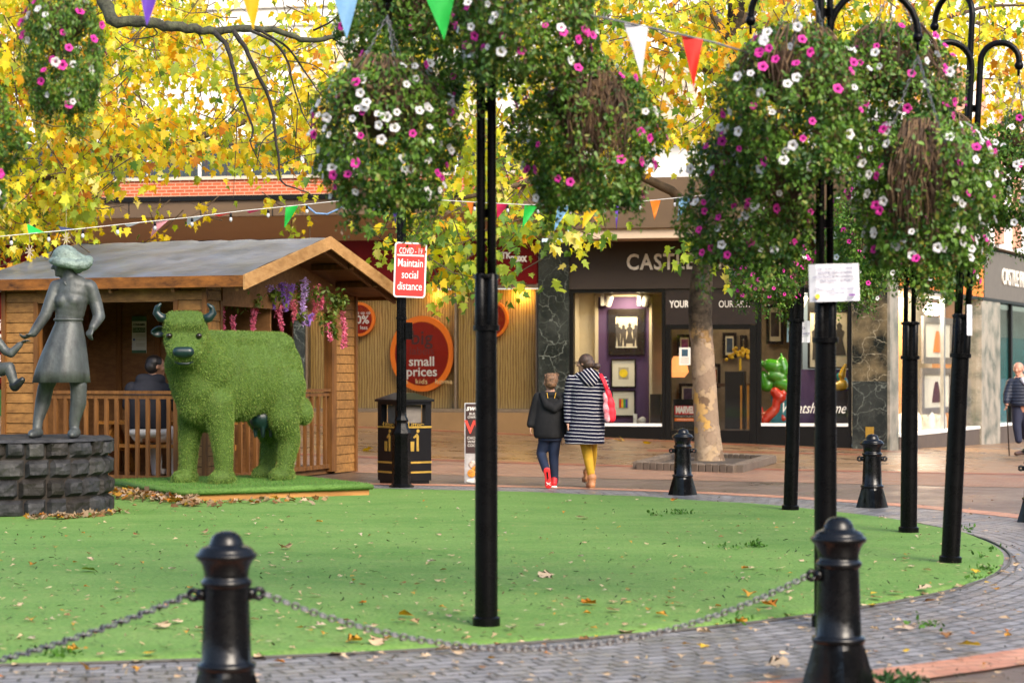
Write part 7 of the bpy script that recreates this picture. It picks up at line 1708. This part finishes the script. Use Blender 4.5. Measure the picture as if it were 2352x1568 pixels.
# ================================================================ TREES
rt = np.random.default_rng(21)
m_leaf = leafmat('plane_leaf', .5, .5, .25)
PAL = np.array([[.84, .64, .03], [.66, .66, .05], [.84, .42, .025], [.36, .46, .05], [.86, .76, .22], [.12, .24, .035], [.58, .22, .025]])
def barkmat():
    m = bpy.data.materials.new('plane_bark'); m.use_nodes = True; nt = m.node_tree; N = nt.nodes; L = nt.links; b = N['Principled BSDF']
    tc = N.new('ShaderNodeTexCoord')
    v = N.new('ShaderNodeTexVoronoi'); v.inputs['Scale'].default_value = 5.5; v.inputs['Randomness'].default_value = 1
    nz = N.new('ShaderNodeTexNoise'); nz.inputs['Scale'].default_value = 4; nz.inputs['Detail'].default_value = 8; nz.inputs['Roughness'].default_value = .7; L.new(tc.outputs['Object'], nz.inputs['Vector'])
    ad = N.new('ShaderNodeVectorMath'); ad.operation = 'MULTIPLY_ADD'; ad.inputs[1].default_value = (.5, .5, .5); L.new(nz.outputs['Color'], ad.inputs[0]); L.new(tc.outputs['Object'], ad.inputs[2]); L.new(ad.outputs[0], v.inputs['Vector'])
    sp = N.new('ShaderNodeSeparateColor'); L.new(v.outputs['Color'], sp.inputs[0])
    rp = N.new('ShaderNodeValToRGB'); e = rp.color_ramp.elements; e[0].position = 0; e[0].color = (*lin((132, 112, 94)), 1); e[1].position = 1; e[1].color = (*lin((180, 158, 132)), 1)
    for p, c in ((.55, (156, 136, 114)), (.84, (166, 142, 112)), (.90, (186, 146, 78)), (.95, (104, 84, 68))): q = e.new(p); q.color = (*lin(c), 1)
    L.new(sp.outputs[0], rp.inputs[0])
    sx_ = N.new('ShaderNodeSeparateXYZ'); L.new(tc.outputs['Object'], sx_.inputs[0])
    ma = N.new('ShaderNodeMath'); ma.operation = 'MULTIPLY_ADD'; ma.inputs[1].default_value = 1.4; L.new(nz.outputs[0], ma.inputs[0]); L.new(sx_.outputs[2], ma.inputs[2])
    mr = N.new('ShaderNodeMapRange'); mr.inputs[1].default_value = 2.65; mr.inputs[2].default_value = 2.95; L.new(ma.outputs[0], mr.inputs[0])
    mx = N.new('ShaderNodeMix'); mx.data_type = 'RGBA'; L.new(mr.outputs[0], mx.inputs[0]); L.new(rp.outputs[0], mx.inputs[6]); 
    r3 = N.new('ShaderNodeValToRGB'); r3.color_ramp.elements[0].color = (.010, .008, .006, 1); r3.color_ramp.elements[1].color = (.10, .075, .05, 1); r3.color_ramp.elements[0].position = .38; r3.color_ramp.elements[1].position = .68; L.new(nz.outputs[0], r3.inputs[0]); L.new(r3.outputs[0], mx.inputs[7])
    n5 = N.new('ShaderNodeTexNoise'); n5.inputs['Scale'].default_value = 26; n5.inputs['Detail'].default_value = 3; L.new(tc.outputs['Object'], n5.inputs['Vector'])
    r5 = N.new('ShaderNodeMapRange'); r5.inputs[1].default_value = .62; r5.inputs[2].default_value = .72; r5.inputs[4].default_value = .5; L.new(n5.outputs[0], r5.inputs[0])
    m5 = N.new('ShaderNodeMix'); m5.data_type = 'RGBA'; L.new(r5.outputs[0], m5.inputs[0]); L.new(mx.outputs[2], m5.inputs[6]); m5.inputs[7].default_value = (.10, .065, .04, 1); L.new(m5.outputs[2], b.inputs['Base Color'])
    b.inputs['Roughness'].default_value = .85; b.inputs['Specular IOR Level'].default_value = .2
    bp = N.new('ShaderNodeBump'); bp.inputs['Strength'].default_value = .9; bp.inputs['Distance'].default_value = .03; mh = N.new('ShaderNodeMath'); mh.operation = 'MULTIPLY_ADD'; mh.inputs[1].default_value = .8; L.new(sp.outputs[0], mh.inputs[0]); L.new(nz.outputs[0], mh.inputs[2]); L.new(mh.outputs[0], bp.inputs['Height']); L.new(bp.outputs[0], b.inputs['Normal']); return m
m_bark = barkmat(); m_bdark = mat('bark_dark', (.020, .016, .013), .85, var=.5, scale=12, bump=.6, bscale=30); m_blich = mat('bark_lichen', (.012, .010, .008), .9, scale=9, col2=(.085, .09, .05), bump=.8, bscale=25)
m_btan = mat('bark_tan', (.09, .06, .035), .85, var=.4, scale=8, bump=.5)
def smoothpath(pts, rs, sub=5):
    P_, Rr = [], []
    n = len(pts)
    for i in range(n - 1):
        p0, p1, p2, p3 = pts[max(0, i - 1)], pts[i], pts[i + 1], pts[min(n - 1, i + 2)]
        for s_ in range(sub):
            t = s_ / sub; P_.append(0.5 * ((2 * p1) + (p2 - p0) * t + (2 * p0 - 5 * p1 + 4 * p2 - p3) * t * t + (3 * p1 - p0 - 3 * p2 + p3) * t ** 3)); Rr.append(rs[i] + (rs[i + 1] - rs[i]) * t)
    P_.append(pts[-1]); Rr.append(rs[-1]); return P_, Rr
def pxpath(mb, pts, Y, r0, r1, n=8, knob=.12):
    """pts (x, y, dY)"""
    V = [at(p[0], p[1], Y + (p[2] if len(p) > 2 else 0)) for p in pts]; m = len(V)
    P_, Rr = smoothpath(V, [r0 + (r1 - r0) * i / (m - 1) for i in range(m)])
    Rr = [r * (1 + knob * noise.noise((i * .7, r0 * 40, Y))) for i, r in enumerate(Rr)]
    P_ = [p + Vector((noise.noise((i * .6, 1, p.z)), noise.noise((i * .6, 5, p.z)), noise.noise((i * .6, 9, p.z)))) * min(.03, r0 * .5) for i, p in enumerate(P_)]
    mb.smooth = True; mb.tube(P_, Rr, n); return P_
def crown(parent, spots, size, name='crown', seed=0, twigs=True):
    """spots: (x, y, Y, n_leaves, palette weights). A spray of leaves hangs from a short twig at each spot"""
    g_ = np.random.default_rng(seed); P_, N_, C_, S_ = [], [], [], []; mb = MB()
    for (x, y, Y, n, wts) in spots:
        c = at(x, y, Y); d = Vector((g_.normal(0, .6), g_.normal(0, .5), -.25 + g_.normal(0, .35))).normalized(); L_ = g_.uniform(.35, .7)
        q = [c, c + d * L_ * .5 + Vector((0, 0, -.02)), c + d * L_ + Vector((0, 0, -.12 * L_))]
        if twigs and g_.random() < .5: mb.tube([c - d * .3 + Vector((0, 0, .12))] + q, [.010, .008, .005, .003], 4, cap=False)
        hue = g_.choice(len(PAL), p=wts)
        for i in range(n):
            u = (i + g_.random()) / n; p = c + d * (L_ * u) + Vector((g_.normal(0, .10), g_.normal(0, .10), g_.normal(-.05, .09))); P_.append(tuple(p))
            N_.append((g_.normal(0, .5), -.75 + g_.normal(0, .4), .55 + g_.normal(0, .4)))
            h = hue if g_.random() < .55 else g_.choice(len(PAL), p=wts); C_.append(PAL[h] * g_.uniform(.7, 1.15) + g_.uniform(0, .02, 3)); S_.append(size * g_.uniform(.6, 1.2))
    n = len(P_); P_ = np.array(P_); X_, Y_ = leafaxes(g_, n, np.array(N_), .75, .42)
    me = leafmesh(name, P_, X_, Y_, np.array(S_), np.clip(np.array(C_), 0, .95), m_leaf, LEAF5, cup=.3)
    me.transform(mw(parent).inverted()); link(name, me, parent)
    if twigs and mb.v: mb.build('twigs', m_btan, parent, world=True, smooth=True)
def field(n, x0, x1, y0, y1, Y0, Y1, yb, dens, leaves, wfun, seed):
    g_ = np.random.default_rng(seed); out = []; k = 0
    while len(out) < n and k < n * 60:
        k += 1
        x, y, Y = g_.uniform(x0, x1), g_.uniform(y0, y1), g_.uniform(Y0, Y1)
        if y > yb(x) - 12 * abs(g_.normal()): continue
        c = at(x, y, Y)
        if noise.noise((c.x * .55, c.y * .35, c.z * .75 + seed)) < -dens(x, y) + .0: continue
        out.append((x, y, Y, int(g_.integers(leaves[0], leaves[1])), wfun(x, y, g_)))
    return out
def wn(*a): a = np.array(a, float); return a / a.sum()
ip = lambda xs_, ys_: (lambda x: float(np.interp(x, xs_, ys_)))
# ---- left plane tree (trunk stands beyond the left edge)
tr1 = thing('plane_tree', 'yellow leaved plane tree reaching in from the left above the kiosk', 'tree', (at(-330, 800, 31.0).x, 31.0, gz(-10, 31)), 0)
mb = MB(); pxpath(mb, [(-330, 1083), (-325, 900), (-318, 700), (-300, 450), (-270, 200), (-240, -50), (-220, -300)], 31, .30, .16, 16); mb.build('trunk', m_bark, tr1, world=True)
mb = MB(); pxpath(mb, [(-305, 520), (-100, 450), (60, 412), (205, 383), (312, 345), (430, 322), (560, 280), (680, 210)], 31, .13, .03, 10); mb.build('limb', m_btan, tr1, world=True)
mb = MB(); pxpath(mb, [(-250, 100, -1), (-60, 60, -2), (80, 230, -1.5), (180, 300, -1)], 31, .10, .03, 8); mb.build('limb', m_btan, tr1, world=True)
mb = MB(); P_ = pxpath(mb, [(-255, -80, -1), (60, -70, -3), (210, -40, -4.4), (243, 10, -4.8), (262, 48, -5), (330, 50, -5), (385, 60, -5), (440, 66, -5), (490, 72, -5), (560, 66, -5), (640, 72, -5), (705, 92, -5), (770, 84, -5), (850, 68, -5), (905, 96, -5)], 31, .105, .016, 12, .2); mb.build('lichen_limb', m_blich, tr1, world=True)
for pts, r in (([(492, 74), (520, 105), (534, 150), (545, 200), (556, 226), (580, 300), (575, 330), (600, 380)], .034), ([(536, 70), (565, 115), (592, 172), (620, 232), (632, 300), (640, 380), (650, 420), (700, 440), (735, 462)], .036), ([(575, 70), (630, 98), (660, 140), (672, 190), (700, 270), (735, 320)], .022), ([(600, 72), (660, 110), (700, 165), (735, 215), (770, 240)], .018), ([(556, 226), (530, 260), (500, 285)], .012), ([(545, 200), (600, 205), (650, 215)], .012), ([(632, 300), (600, 330), (590, 380)], .012), ([(720, 70), (760, 50), (790, 20), (810, -10)], .016), ([(760, 86), (800, 110), (840, 130), (860, 150)], .014), ([(450, 66), (462, 90), (470, 110)], .012), ([(340, 52), (360, 80), (300, 90), (270, 76)], .012), ([(640, 380), (690, 360), (740, 350)], .010), ([(660, 140), (720, 150), (770, 190)], .010), ([(905, 96), (880, 60), (886, 10), (870, -30)], .02)):
    mb = MB(); pxpath(mb, [(a, b, -5 + .25 * math.sin(a * .02)) for a, b in pts], 31, r, .005, 6, .2); mb.build('twig', m_bdark, tr1, world=True)
yb1 = ip([-200, 0, 110, 205, 260, 290, 350, 430, 520, 620, 740, 800], [600, 545, 535, 515, 410, 370, 355, 365, 355, 365, 340, 240])
d1 = lambda x, y: (.22 if y > 110 else .02) - (.30 if x > 520 and y < 170 else 0) - (.12 if x > 640 else 0)
w1 = lambda x, y, g_: wn(.29, .27, .14, .17 + .08 * (y > 330), .08, .05, .02) if y < 400 else wn(.32, .30, .08, .20, .07, .05, .01)
sp1 = field(1560, -190, 800, -120, 660, 27.3, 35, yb1, d1, (6, 12), w1, 5)
for (x, y, n_) in ((360, 505, 8), (385, 520, 7), (365, 540, 7), (372, 475, 6), (470, 480, 8), (486, 500, 6), (640, 470, 7), (655, 500, 7), (668, 520, 8), (690, 545, 8), (712, 555, 7), (640, 440, 8), (600, 430, 7), (700, 400, 8), (30, 600, 9), (70, 590, 9), (95, 610, 7), (140, 545, 8), (185, 565, 8), (200, 540, 8), (250, 500, 7), (235, 480, 8), (15, 560, 9), (120, 580, 8)):
    sp1.append((x, y, 27.8 if x < 260 else 33.0, n_, wn(.32, .26, .10, .25, .04, .03, 0)))
crown(tr1, sp1, .142, seed=8)
# ---- middle plane tree in its brick edged pit
tb = gnd(1626, 1064); TY = tb.y
tr2 = thing('plane_tree', 'plane tree with pale flaking trunk standing in the brick edged pit', 'tree', tb, 0)
mb = MB(); pts = [(1630, 1068), (1628, 1040), (1622, 960), (1618, 880), (1613, 800), (1608, 720), (1612, 640), (1622, 560), (1640, 440), (1660, 300), (1678, 150), (1690, 40), (1700, -100)]
V = [at(x, y, TY) for x, y in pts]; rr = [.285, .235, .205, .195, .19, .195, .18, .17, .165, .16, .15, .14, .12]
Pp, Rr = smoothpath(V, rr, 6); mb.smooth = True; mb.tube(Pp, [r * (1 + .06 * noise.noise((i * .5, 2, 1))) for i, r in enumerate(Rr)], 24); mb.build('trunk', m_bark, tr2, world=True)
for pts, r in (([(1630, 520), (1540, 440, -.5), (1420, 390, -1), (1280, 400, -1.5), (1130, 440, -2), (1000, 470, -2.4), (900, 505, -2.5)], .09), ([(1650, 380), (1720, 260, .5), (1860, 150, .8), (2050, 80, 1), (2250, 20, 1.2), (2400, 10, 1)], .09), ([(1672, 200), (1560, 110), (1430, 60), (1290, 40, -1)], .08), ([(1685, 90), (1640, 40), (1600, -40)], .10), ([(1690, 60), (1740, 10), (1770, -80)], .10), ([(1210, 415, -1.6), (1150, 520, -1.8), (1090, 580, -2), (1050, 610, -2.2)], .03), ([(1420, 392, -1), (1380, 470, -1), (1320, 520, -1.2)], .028), ([(1010, 468, -2.4), (980, 560, -2.5), (1010, 650, -2.6)], .02)):
    mb = MB(); pxpath(mb, pts, TY, r, .012, 9); mb.build('limb', m_btan, tr2, world=True)
yb2 = ip([830, 880, 960, 1040, 1100, 1240, 1330, 1420, 1480, 1580, 1700, 1850, 1950, 2100, 2400], [240, 370, 390, 430, 470, 450, 430, 390, 340, 320, 400, 350, 230, 130, 110])
d2 = lambda x, y: (.30 if x < 1900 else .10) - (.28 if 1180 < x < 1330 and y < 330 else 0) - (.2 if x < 980 and y < 330 else 0)
w2 = lambda x, y, g_: wn(.28, .25, .16, .16 + .14 * (x < 1720), .05, .06, .02) if y < 330 and x > 1250 else wn(.16, .32, .05, .34, .03, .10, 0)
sp2 = field(1400, 840, 2420, -110, 560, 29.5, 36, yb2, d2, (6, 11), w2, 17)
gw = wn(.07, .17, .02, .42, .02, .30, 0); spg = []; g_ = np.random.default_rng(31)
for (x0, x1, y0, y1, n_) in ((868, 960, 470, 560, 16), (900, 1090, 500, 600, 34), (960, 1090, 590, 670, 24), (1000, 1090, 660, 690, 5), (1145, 1240, 500, 560, 18), (1230, 1400, 505, 560, 22), (1150, 1235, 560, 690, 9), (1290, 1350, 550, 575, 5), (1580, 1640, 560, 620, 10)):
    for _ in range(n_): spg.append((g_.uniform(x0, x1), g_.uniform(y0, y1) - 34, g_.uniform(29.0, 31.5), int(g_.integers(5, 9)), gw))
crown(tr2, sp2, .145, seed=18)
crown(tr2, spg, .16, 'low_foliage', seed=19)
# ---- farther tree at the right
tr3 = thing('plane_tree', 'sparse yellow tree at the upper right, farther away against the white building', 'tree', (at(2560, 800, 39).x, 39, -.3), 0)
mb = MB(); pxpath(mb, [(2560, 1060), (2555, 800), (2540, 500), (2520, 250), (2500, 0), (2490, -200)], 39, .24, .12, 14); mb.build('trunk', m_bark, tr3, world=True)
mb = MB(); pxpath(mb, [(2520, 250), (2420, 130), (2300, 70), (2180, 40), (2060, 30)], 39, .08, .01, 8); mb.build('limb', m_btan, tr3, world=True)
mb = MB(); pxpath(mb, [(2525, 300), (2440, 230), (2340, 190), (2240, 180)], 39, .07, .01, 8); mb.build('limb', m_btan, tr3, world=True)
sp3 = field(240, 1960, 2450, -90, 330, 37, 41.5, ip([1960, 2100, 2200, 2450], [150, 260, 330, 300]), lambda x, y: .0, (5, 9), lambda x, y, g_: wn(.38, .28, .14, .10, .09, .01, 0), 23)
crown(tr3, sp3, .155, seed=24)
# ---- brick edged tree pit
tp = thing('tree_pit', 'low brick paver kerb around the foot of the pale tree trunk', 'planter', tb, 0)
cs = [gnd(1468, 1078), gnd(1692, 1085), gnd(1770, 1061), gnd(1556, 1053)]
for i in range(4):
    a, b_ = cs[i], cs[(i + 1) % 4]; L_ = (b_ - a).length; n = int(L_ / .115); mb = MB()
    for j in range(n):
        c = a.lerp(b_, (j + .5) / n); d = (b_ - a).normalized(); an = math.atan2(d.y, d.x)
        mb.box(c + Vector((0, 0, .055 + .006 * math.sin(j * 3.3))), (L_ / n - .012, .20, .13), Matrix.Rotation(an + .02 * math.sin(j * 7), 3, 'Z') @ Matrix.Rotation(.02 * math.sin(j * 5), 3, 'X'))
    mb.build('paver_edge', mat('pit_paver', (.115, .085, .062), .7, var=.3, scale=3), tp, world=True, bevel=.008)
mb = MB(); mb.add([c + Vector((0, 0, .05)) for c in cs], [(0, 1, 2, 3)]); mb.build('soil', mat('pit_soil', (.05, .035, .025), .95, var=.5, scale=9, bump=.8), tp, world=True)
# ================================================================ FALLEN LEAVES AND LITTER
m_fl = leafmat('fallen_leaf_mat', .25, .6, .25)
LCOL = [(.58, .40, .23), (.64, .46, .28), (.48, .31, .16), (.70, .52, .33), (.62, .47, .36), (.62, .30, .04), (.72, .46, .04), (.30, .15, .06), (.55, .19, .02), (.22, .28, .05)]
lmes = []
LNAME = ['pale tan', 'light sandy', 'mid brown', 'pale straw coloured', 'pinkish beige', 'amber', 'bright yellow', 'dark brown', 'rusty orange', 'yellowish green']
for i, c in enumerate(LCOL):
    for v in range(2):
        n = 1; a = np.array(LEAF5 if v == 0 else LEAF3); me = leafmesh('leaf_blade', np.zeros((1, 3)), np.array([[1., 0, 0]]), np.array([[0., 1, 0]]), np.array([1.]), np.array([c]), m_fl, a - np.array([[0, .45]]), cup=.10 + .14 * (i % 3)); lmes.append(me)
R4 = random.Random(77)
def inlawn(p, m=0): return math.hypot(p.x - LC[0], p.y - LC[1]) < LR - m
def fallen(p, size, k, tilt=.11):
    o = link('fallen_leaf', lmes[k], None); o.location = p; o.rotation_euler = (R4.gauss(0, tilt), R4.gauss(0, tilt), R4.uniform(0, 6.28)); o.scale = (size, size, size * R4.uniform(.8, 1.4))
    tag(o, LNAME[k // 2] + (' fallen leaf lying flat on the green lawn' if inlawn(p) else ' fallen leaf lying on the grey or brown paving'), 'leaf', 'fallen autumn leaves on the ground'); return o
blocked = lambda p: (math.hypot(p.x - pc.x, p.y - pc.y) < PR + .05) or any((math.hypot(p.x - q.x, p.y - q.y) < .2) for q in (pA, pB)) or (0 < (p - A0).dot(ABv.normalized()) < Lp and 0 < (p - A0).dot(Vector((-ABv.y, ABv.x, 0)).normalized()) < Wp)
cnt = 0
while cnt < 285:
    x, y = R4.uniform(-20, 2360), 1126 + 440 * R4.random() ** .85
    p = gnd(x, y)
    if cnt % 4 == 0:
        aa = R4.uniform(-1.75, -.15); rr_ = LR + R4.gauss(.06, .09); p = Vector((LC[0] + rr_ * math.cos(aa), LC[1] + rr_ * math.sin(aa), 0)); y = 1400
    if blocked(p) or (y < 1180 and x > 1250 and R4.random() < .8): continue
    k = R4.choice([0, 1, 2, 3, 4, 0, 1, 3, 4, 3, 5, 6, 7, 8, 0, 1]) * 2 + (R4.random() < .4)
    sz = R4.choice([.045, .05, .055, .06, .07, .09]) * R4.uniform(.8, 1.2)
    fallen(Vector((p.x, p.y, (.042 if inlawn(p) else .016) + sz * .10)), sz, k); cnt += 1
for (x, y, k, sz) in ((1355, 1402, 16, .14), (1410, 1418, 2, .12), (205, 1558, 10, .15), (170, 1512, 10, .09), (2225, 1500, 12, .17), (655, 1270, 4, .16), (1340, 1198, 6, .2), (1255, 1335, 6, .16), (1110, 1416, 2, .14), (2240, 1326, 12, .10), (850, 1260, 0, .09), (1620, 1470, 2, .13), (1700, 1445, 10, .11), (205, 1322, 18, .16), (1785, 1545, 6, .16), (870, 1493, 2, .14), (2285, 1368, 10, .09), (1550, 1157, 16, .12)):
    p = gnd(x, y); fallen(Vector((p.x, p.y, .05)), sz * .75, k, .16)
for (x, y) in ((1235, 993), (1370, 1004), (1420, 1012), (1430, 1010), (1310, 1004), (845, 1046), (985, 1014), (1600, 1010), (1486, 1015)):
    Yq = 4573 * 1.5 / (y - HY) * .985; p = at(x, y, Yq); p.z = gz(p.x, p.y) + .03; fallen(p, .20, 12, .3)
# scattered crumbs, twigs and clippings
n = 5200; g_ = np.random.default_rng(41); xs_, ys_ = g_.uniform(-40, 2380, n), 1124 + 450 * g_.random(n) ** .9
P_ = np.array([tuple(gnd(x, y)) for x, y in zip(xs_, ys_)]); dl = np.hypot(P_[:, 0] - LC[0], P_[:, 1] - LC[1])
keep = ((dl < LR - .05) | (g_.random(n) < .35)) & (np.hypot(P_[:, 0] - pc.x, P_[:, 1] - pc.y) > PR); P_, dl = P_[keep], dl[keep]; n = len(P_)
P_[:, 2] = np.where(dl < LR, .047, .02); a = g_.uniform(0, 6.28, n); Yv_ = np.stack([np.cos(a), np.sin(a), g_.normal(0, .25, n)], 1); Yv_ = unit(Yv_); X_ = unit(np.cross(Yv_, np.tile([[0, 0, 1.]], (n, 1)) + g_.normal(0, .3, (n, 3))))
cc = np.where(g_.random((n, 1)) < .62, np.array([[.025, .030, .012]]), np.where(g_.random((n, 1)) < .5, np.array([[.10, .06, .03]]), np.array([[.45, .34, .18]]))) * g_.uniform(.6, 1.4, (n, 1))
OUT = [(0, 0), (.11, .3), (.06, 1), (-.06, .9), (-.10, .4)]
me = leafmesh('leaf_crumbs', P_, X_, Yv_, g_.choice([.012, .018, .03, .05], n), cc, m_fl, OUT, cup=.3); tag(link('leaf_crumbs', me), kind='stuff')
# drift of brown leaves against the cow platform and around plinth foot
P_ = []
for i in range(620):
    u = R4.random()
    if i < 430: x = 255 + 190 * u + R4.gauss(0, 8); y = 1138 + 22 * (x - 255) / 190 + abs(R4.gauss(0, 8)) - 3
    elif i < 530: x = 430 + 330 * R4.random() ** 1.5; y = 1163 - (x - 430) * .035 + abs(R4.gauss(0, 4))
    else: x = 60 + 230 * u; y = 1197 - max(0, x - 150) * .10 + abs(R4.gauss(0, 2))
    p = gnd(x, y); P_.append((p.x, p.y, .05 + .05 * R4.random() * (1 if i < 430 else .4)))
P_ = np.array(P_); n = len(P_); a = g_.uniform(0, 6.28, n); Yv_ = unit(np.stack([np.cos(a), np.sin(a), g_.normal(0, .35, n)], 1)); X_ = unit(np.cross(Yv_, np.tile([[0, 0, 1.]], (n, 1)) + g_.normal(0, .4, (n, 3))))
cc = np.array(LCOL)[g_.choice(10, n, p=wn(2, 2, 4, 1, 1, 3, .5, 5, 2, .1))] * g_.uniform(.5, 1.1, (n, 1))
me = leafmesh('leaf_drift', P_, X_, Yv_, g_.uniform(.05, .105, n), cc * .75, m_fl, LEAF5, cup=.35); tag(link('leaf_drift', me), kind='stuff')
# weeds at the lawn rim and by the near kerb
def weeds(name, spots, colA, sz, hgt):
    P_, Nn = [], []
    for (x, y, wpx, n_) in spots:
        c = gnd(x, y); k = c.y / F
        for _ in range(n_): P_.append((c.x + R4.gauss(0, wpx * k * .5), c.y + R4.gauss(0, .06), .03 + abs(R4.gauss(0, hgt)))); Nn.append((R4.gauss(0, .6), R4.gauss(-.3, .6), .8))
    P_ = np.array(P_); n = len(P_); X_, Y_ = leafaxes(g_, n, np.array(Nn), -.5, .6); cc = np.array([colA]) * g_.uniform(.5, 1.5, (n, 1))
    tag(link(name, leafmesh(name, P_, X_, Y_, g_.uniform(.5, 1.1, n) * sz, cc, m_lv, LEAF0)), kind='stuff')
weeds('rim_weeds', [(2262, 1318, 26, 45), (2240, 1340, 18, 28), (2255, 1290, 14, 16), (2290, 1275, 20, 16), (2220, 1225, 20, 30), (2130, 1452, 30, 40), (1560, 1187, 40, 70), (1500, 1190, 20, 25), (1735, 1264, 24, 70), (1680, 1268, 40, 30), (130, 1520, 60, 40), (1700, 1444, 50, 25)], (.06, .15, .02), .04, .018)
weeds('kerb_weeds', [(2050, 1582, 60, 110), (2090, 1586, 40, 60)], (.03, .09, .025), .04, .02)
n = 900; xs_, ys_ = g_.uniform(-40, 2380, n), 1128 + 445 * g_.random(n) ** .9
P_ = np.array([tuple(gnd(x, y)) for x, y in zip(xs_, ys_)]); dl = np.hypot(P_[:, 0] - LC[0], P_[:, 1] - LC[1])
keep = ((dl < LR - .05) | (g_.random(n) < .5)) & (np.hypot(P_[:, 0] - pc.x, P_[:, 1] - pc.y) > PR); P_, dl = P_[keep], dl[keep]; n = len(P_); P_[:, 2] = np.where(dl < LR, .052, .022)
a = g_.uniform(0, 6.28, n); Yv_ = unit(np.stack([np.cos(a), np.sin(a), g_.normal(0, .12, n)], 1)); X_ = unit(np.cross(Yv_, np.tile([[0, 0, 1.]], (n, 1)) + g_.normal(0, .15, (n, 3))))
me = leafmesh('leaf_scraps', P_, X_, Yv_, g_.uniform(.025, .06, n), np.array(LCOL)[g_.choice(10, n, p=wn(3, 3, 2, 3, 3, 1, .4, 1, .6, .3))] * g_.uniform(.7, 1.1, (n, 1)), m_fl, LEAF3, cup=.25); tag(link('leaf_scraps', me), kind='stuff')
# ================================================================ BUILDINGS ON THE NEAR SIDE OF THE SQUARE (unseen, added to darken reflections and cut light from behind)
mb = MB(); mb.box2(-60, 60, -26, -18, 0, 10); ob = mb.build('unseen_building', brickmat('near_brick', (.22, .11, .07), (.18, .09, .06), (.25, .2, .17))); tag(ob, 'unseen brick terrace added across the square to darken reflections', 'building')
mb = MB(); mb.box2(22, 30, -16, 30, 0, 9); o2 = mb.build('unseen_building', MATS.get('white_render')); o2.data.materials[0] = mat('render_grey', (.35, .32, .28), .8, var=.1); tag(o2, 'unseen rendered terrace added along the right side out of view', 'building')
for o_, ax0, ax1, fixed, axis in ((ob, -56, 56, -17.99, 'x'), (o2, -12, 28, 21.99, 'y')):
    for r in range(3):
        p = ax0
        while p < ax1:
            mb = MB(); z = 1.0 + r * 3
            if axis == 'x': mb.box2(p, p + 1.6, fixed - .1, fixed + .02, z, z + 1.8)
            else: mb.box2(fixed - .02, fixed + .1, p, p + 1.6, z, z + 1.8)
            mb.build('window', mat('near_glass', (.03, .035, .04), .08), o_); p += 3.2
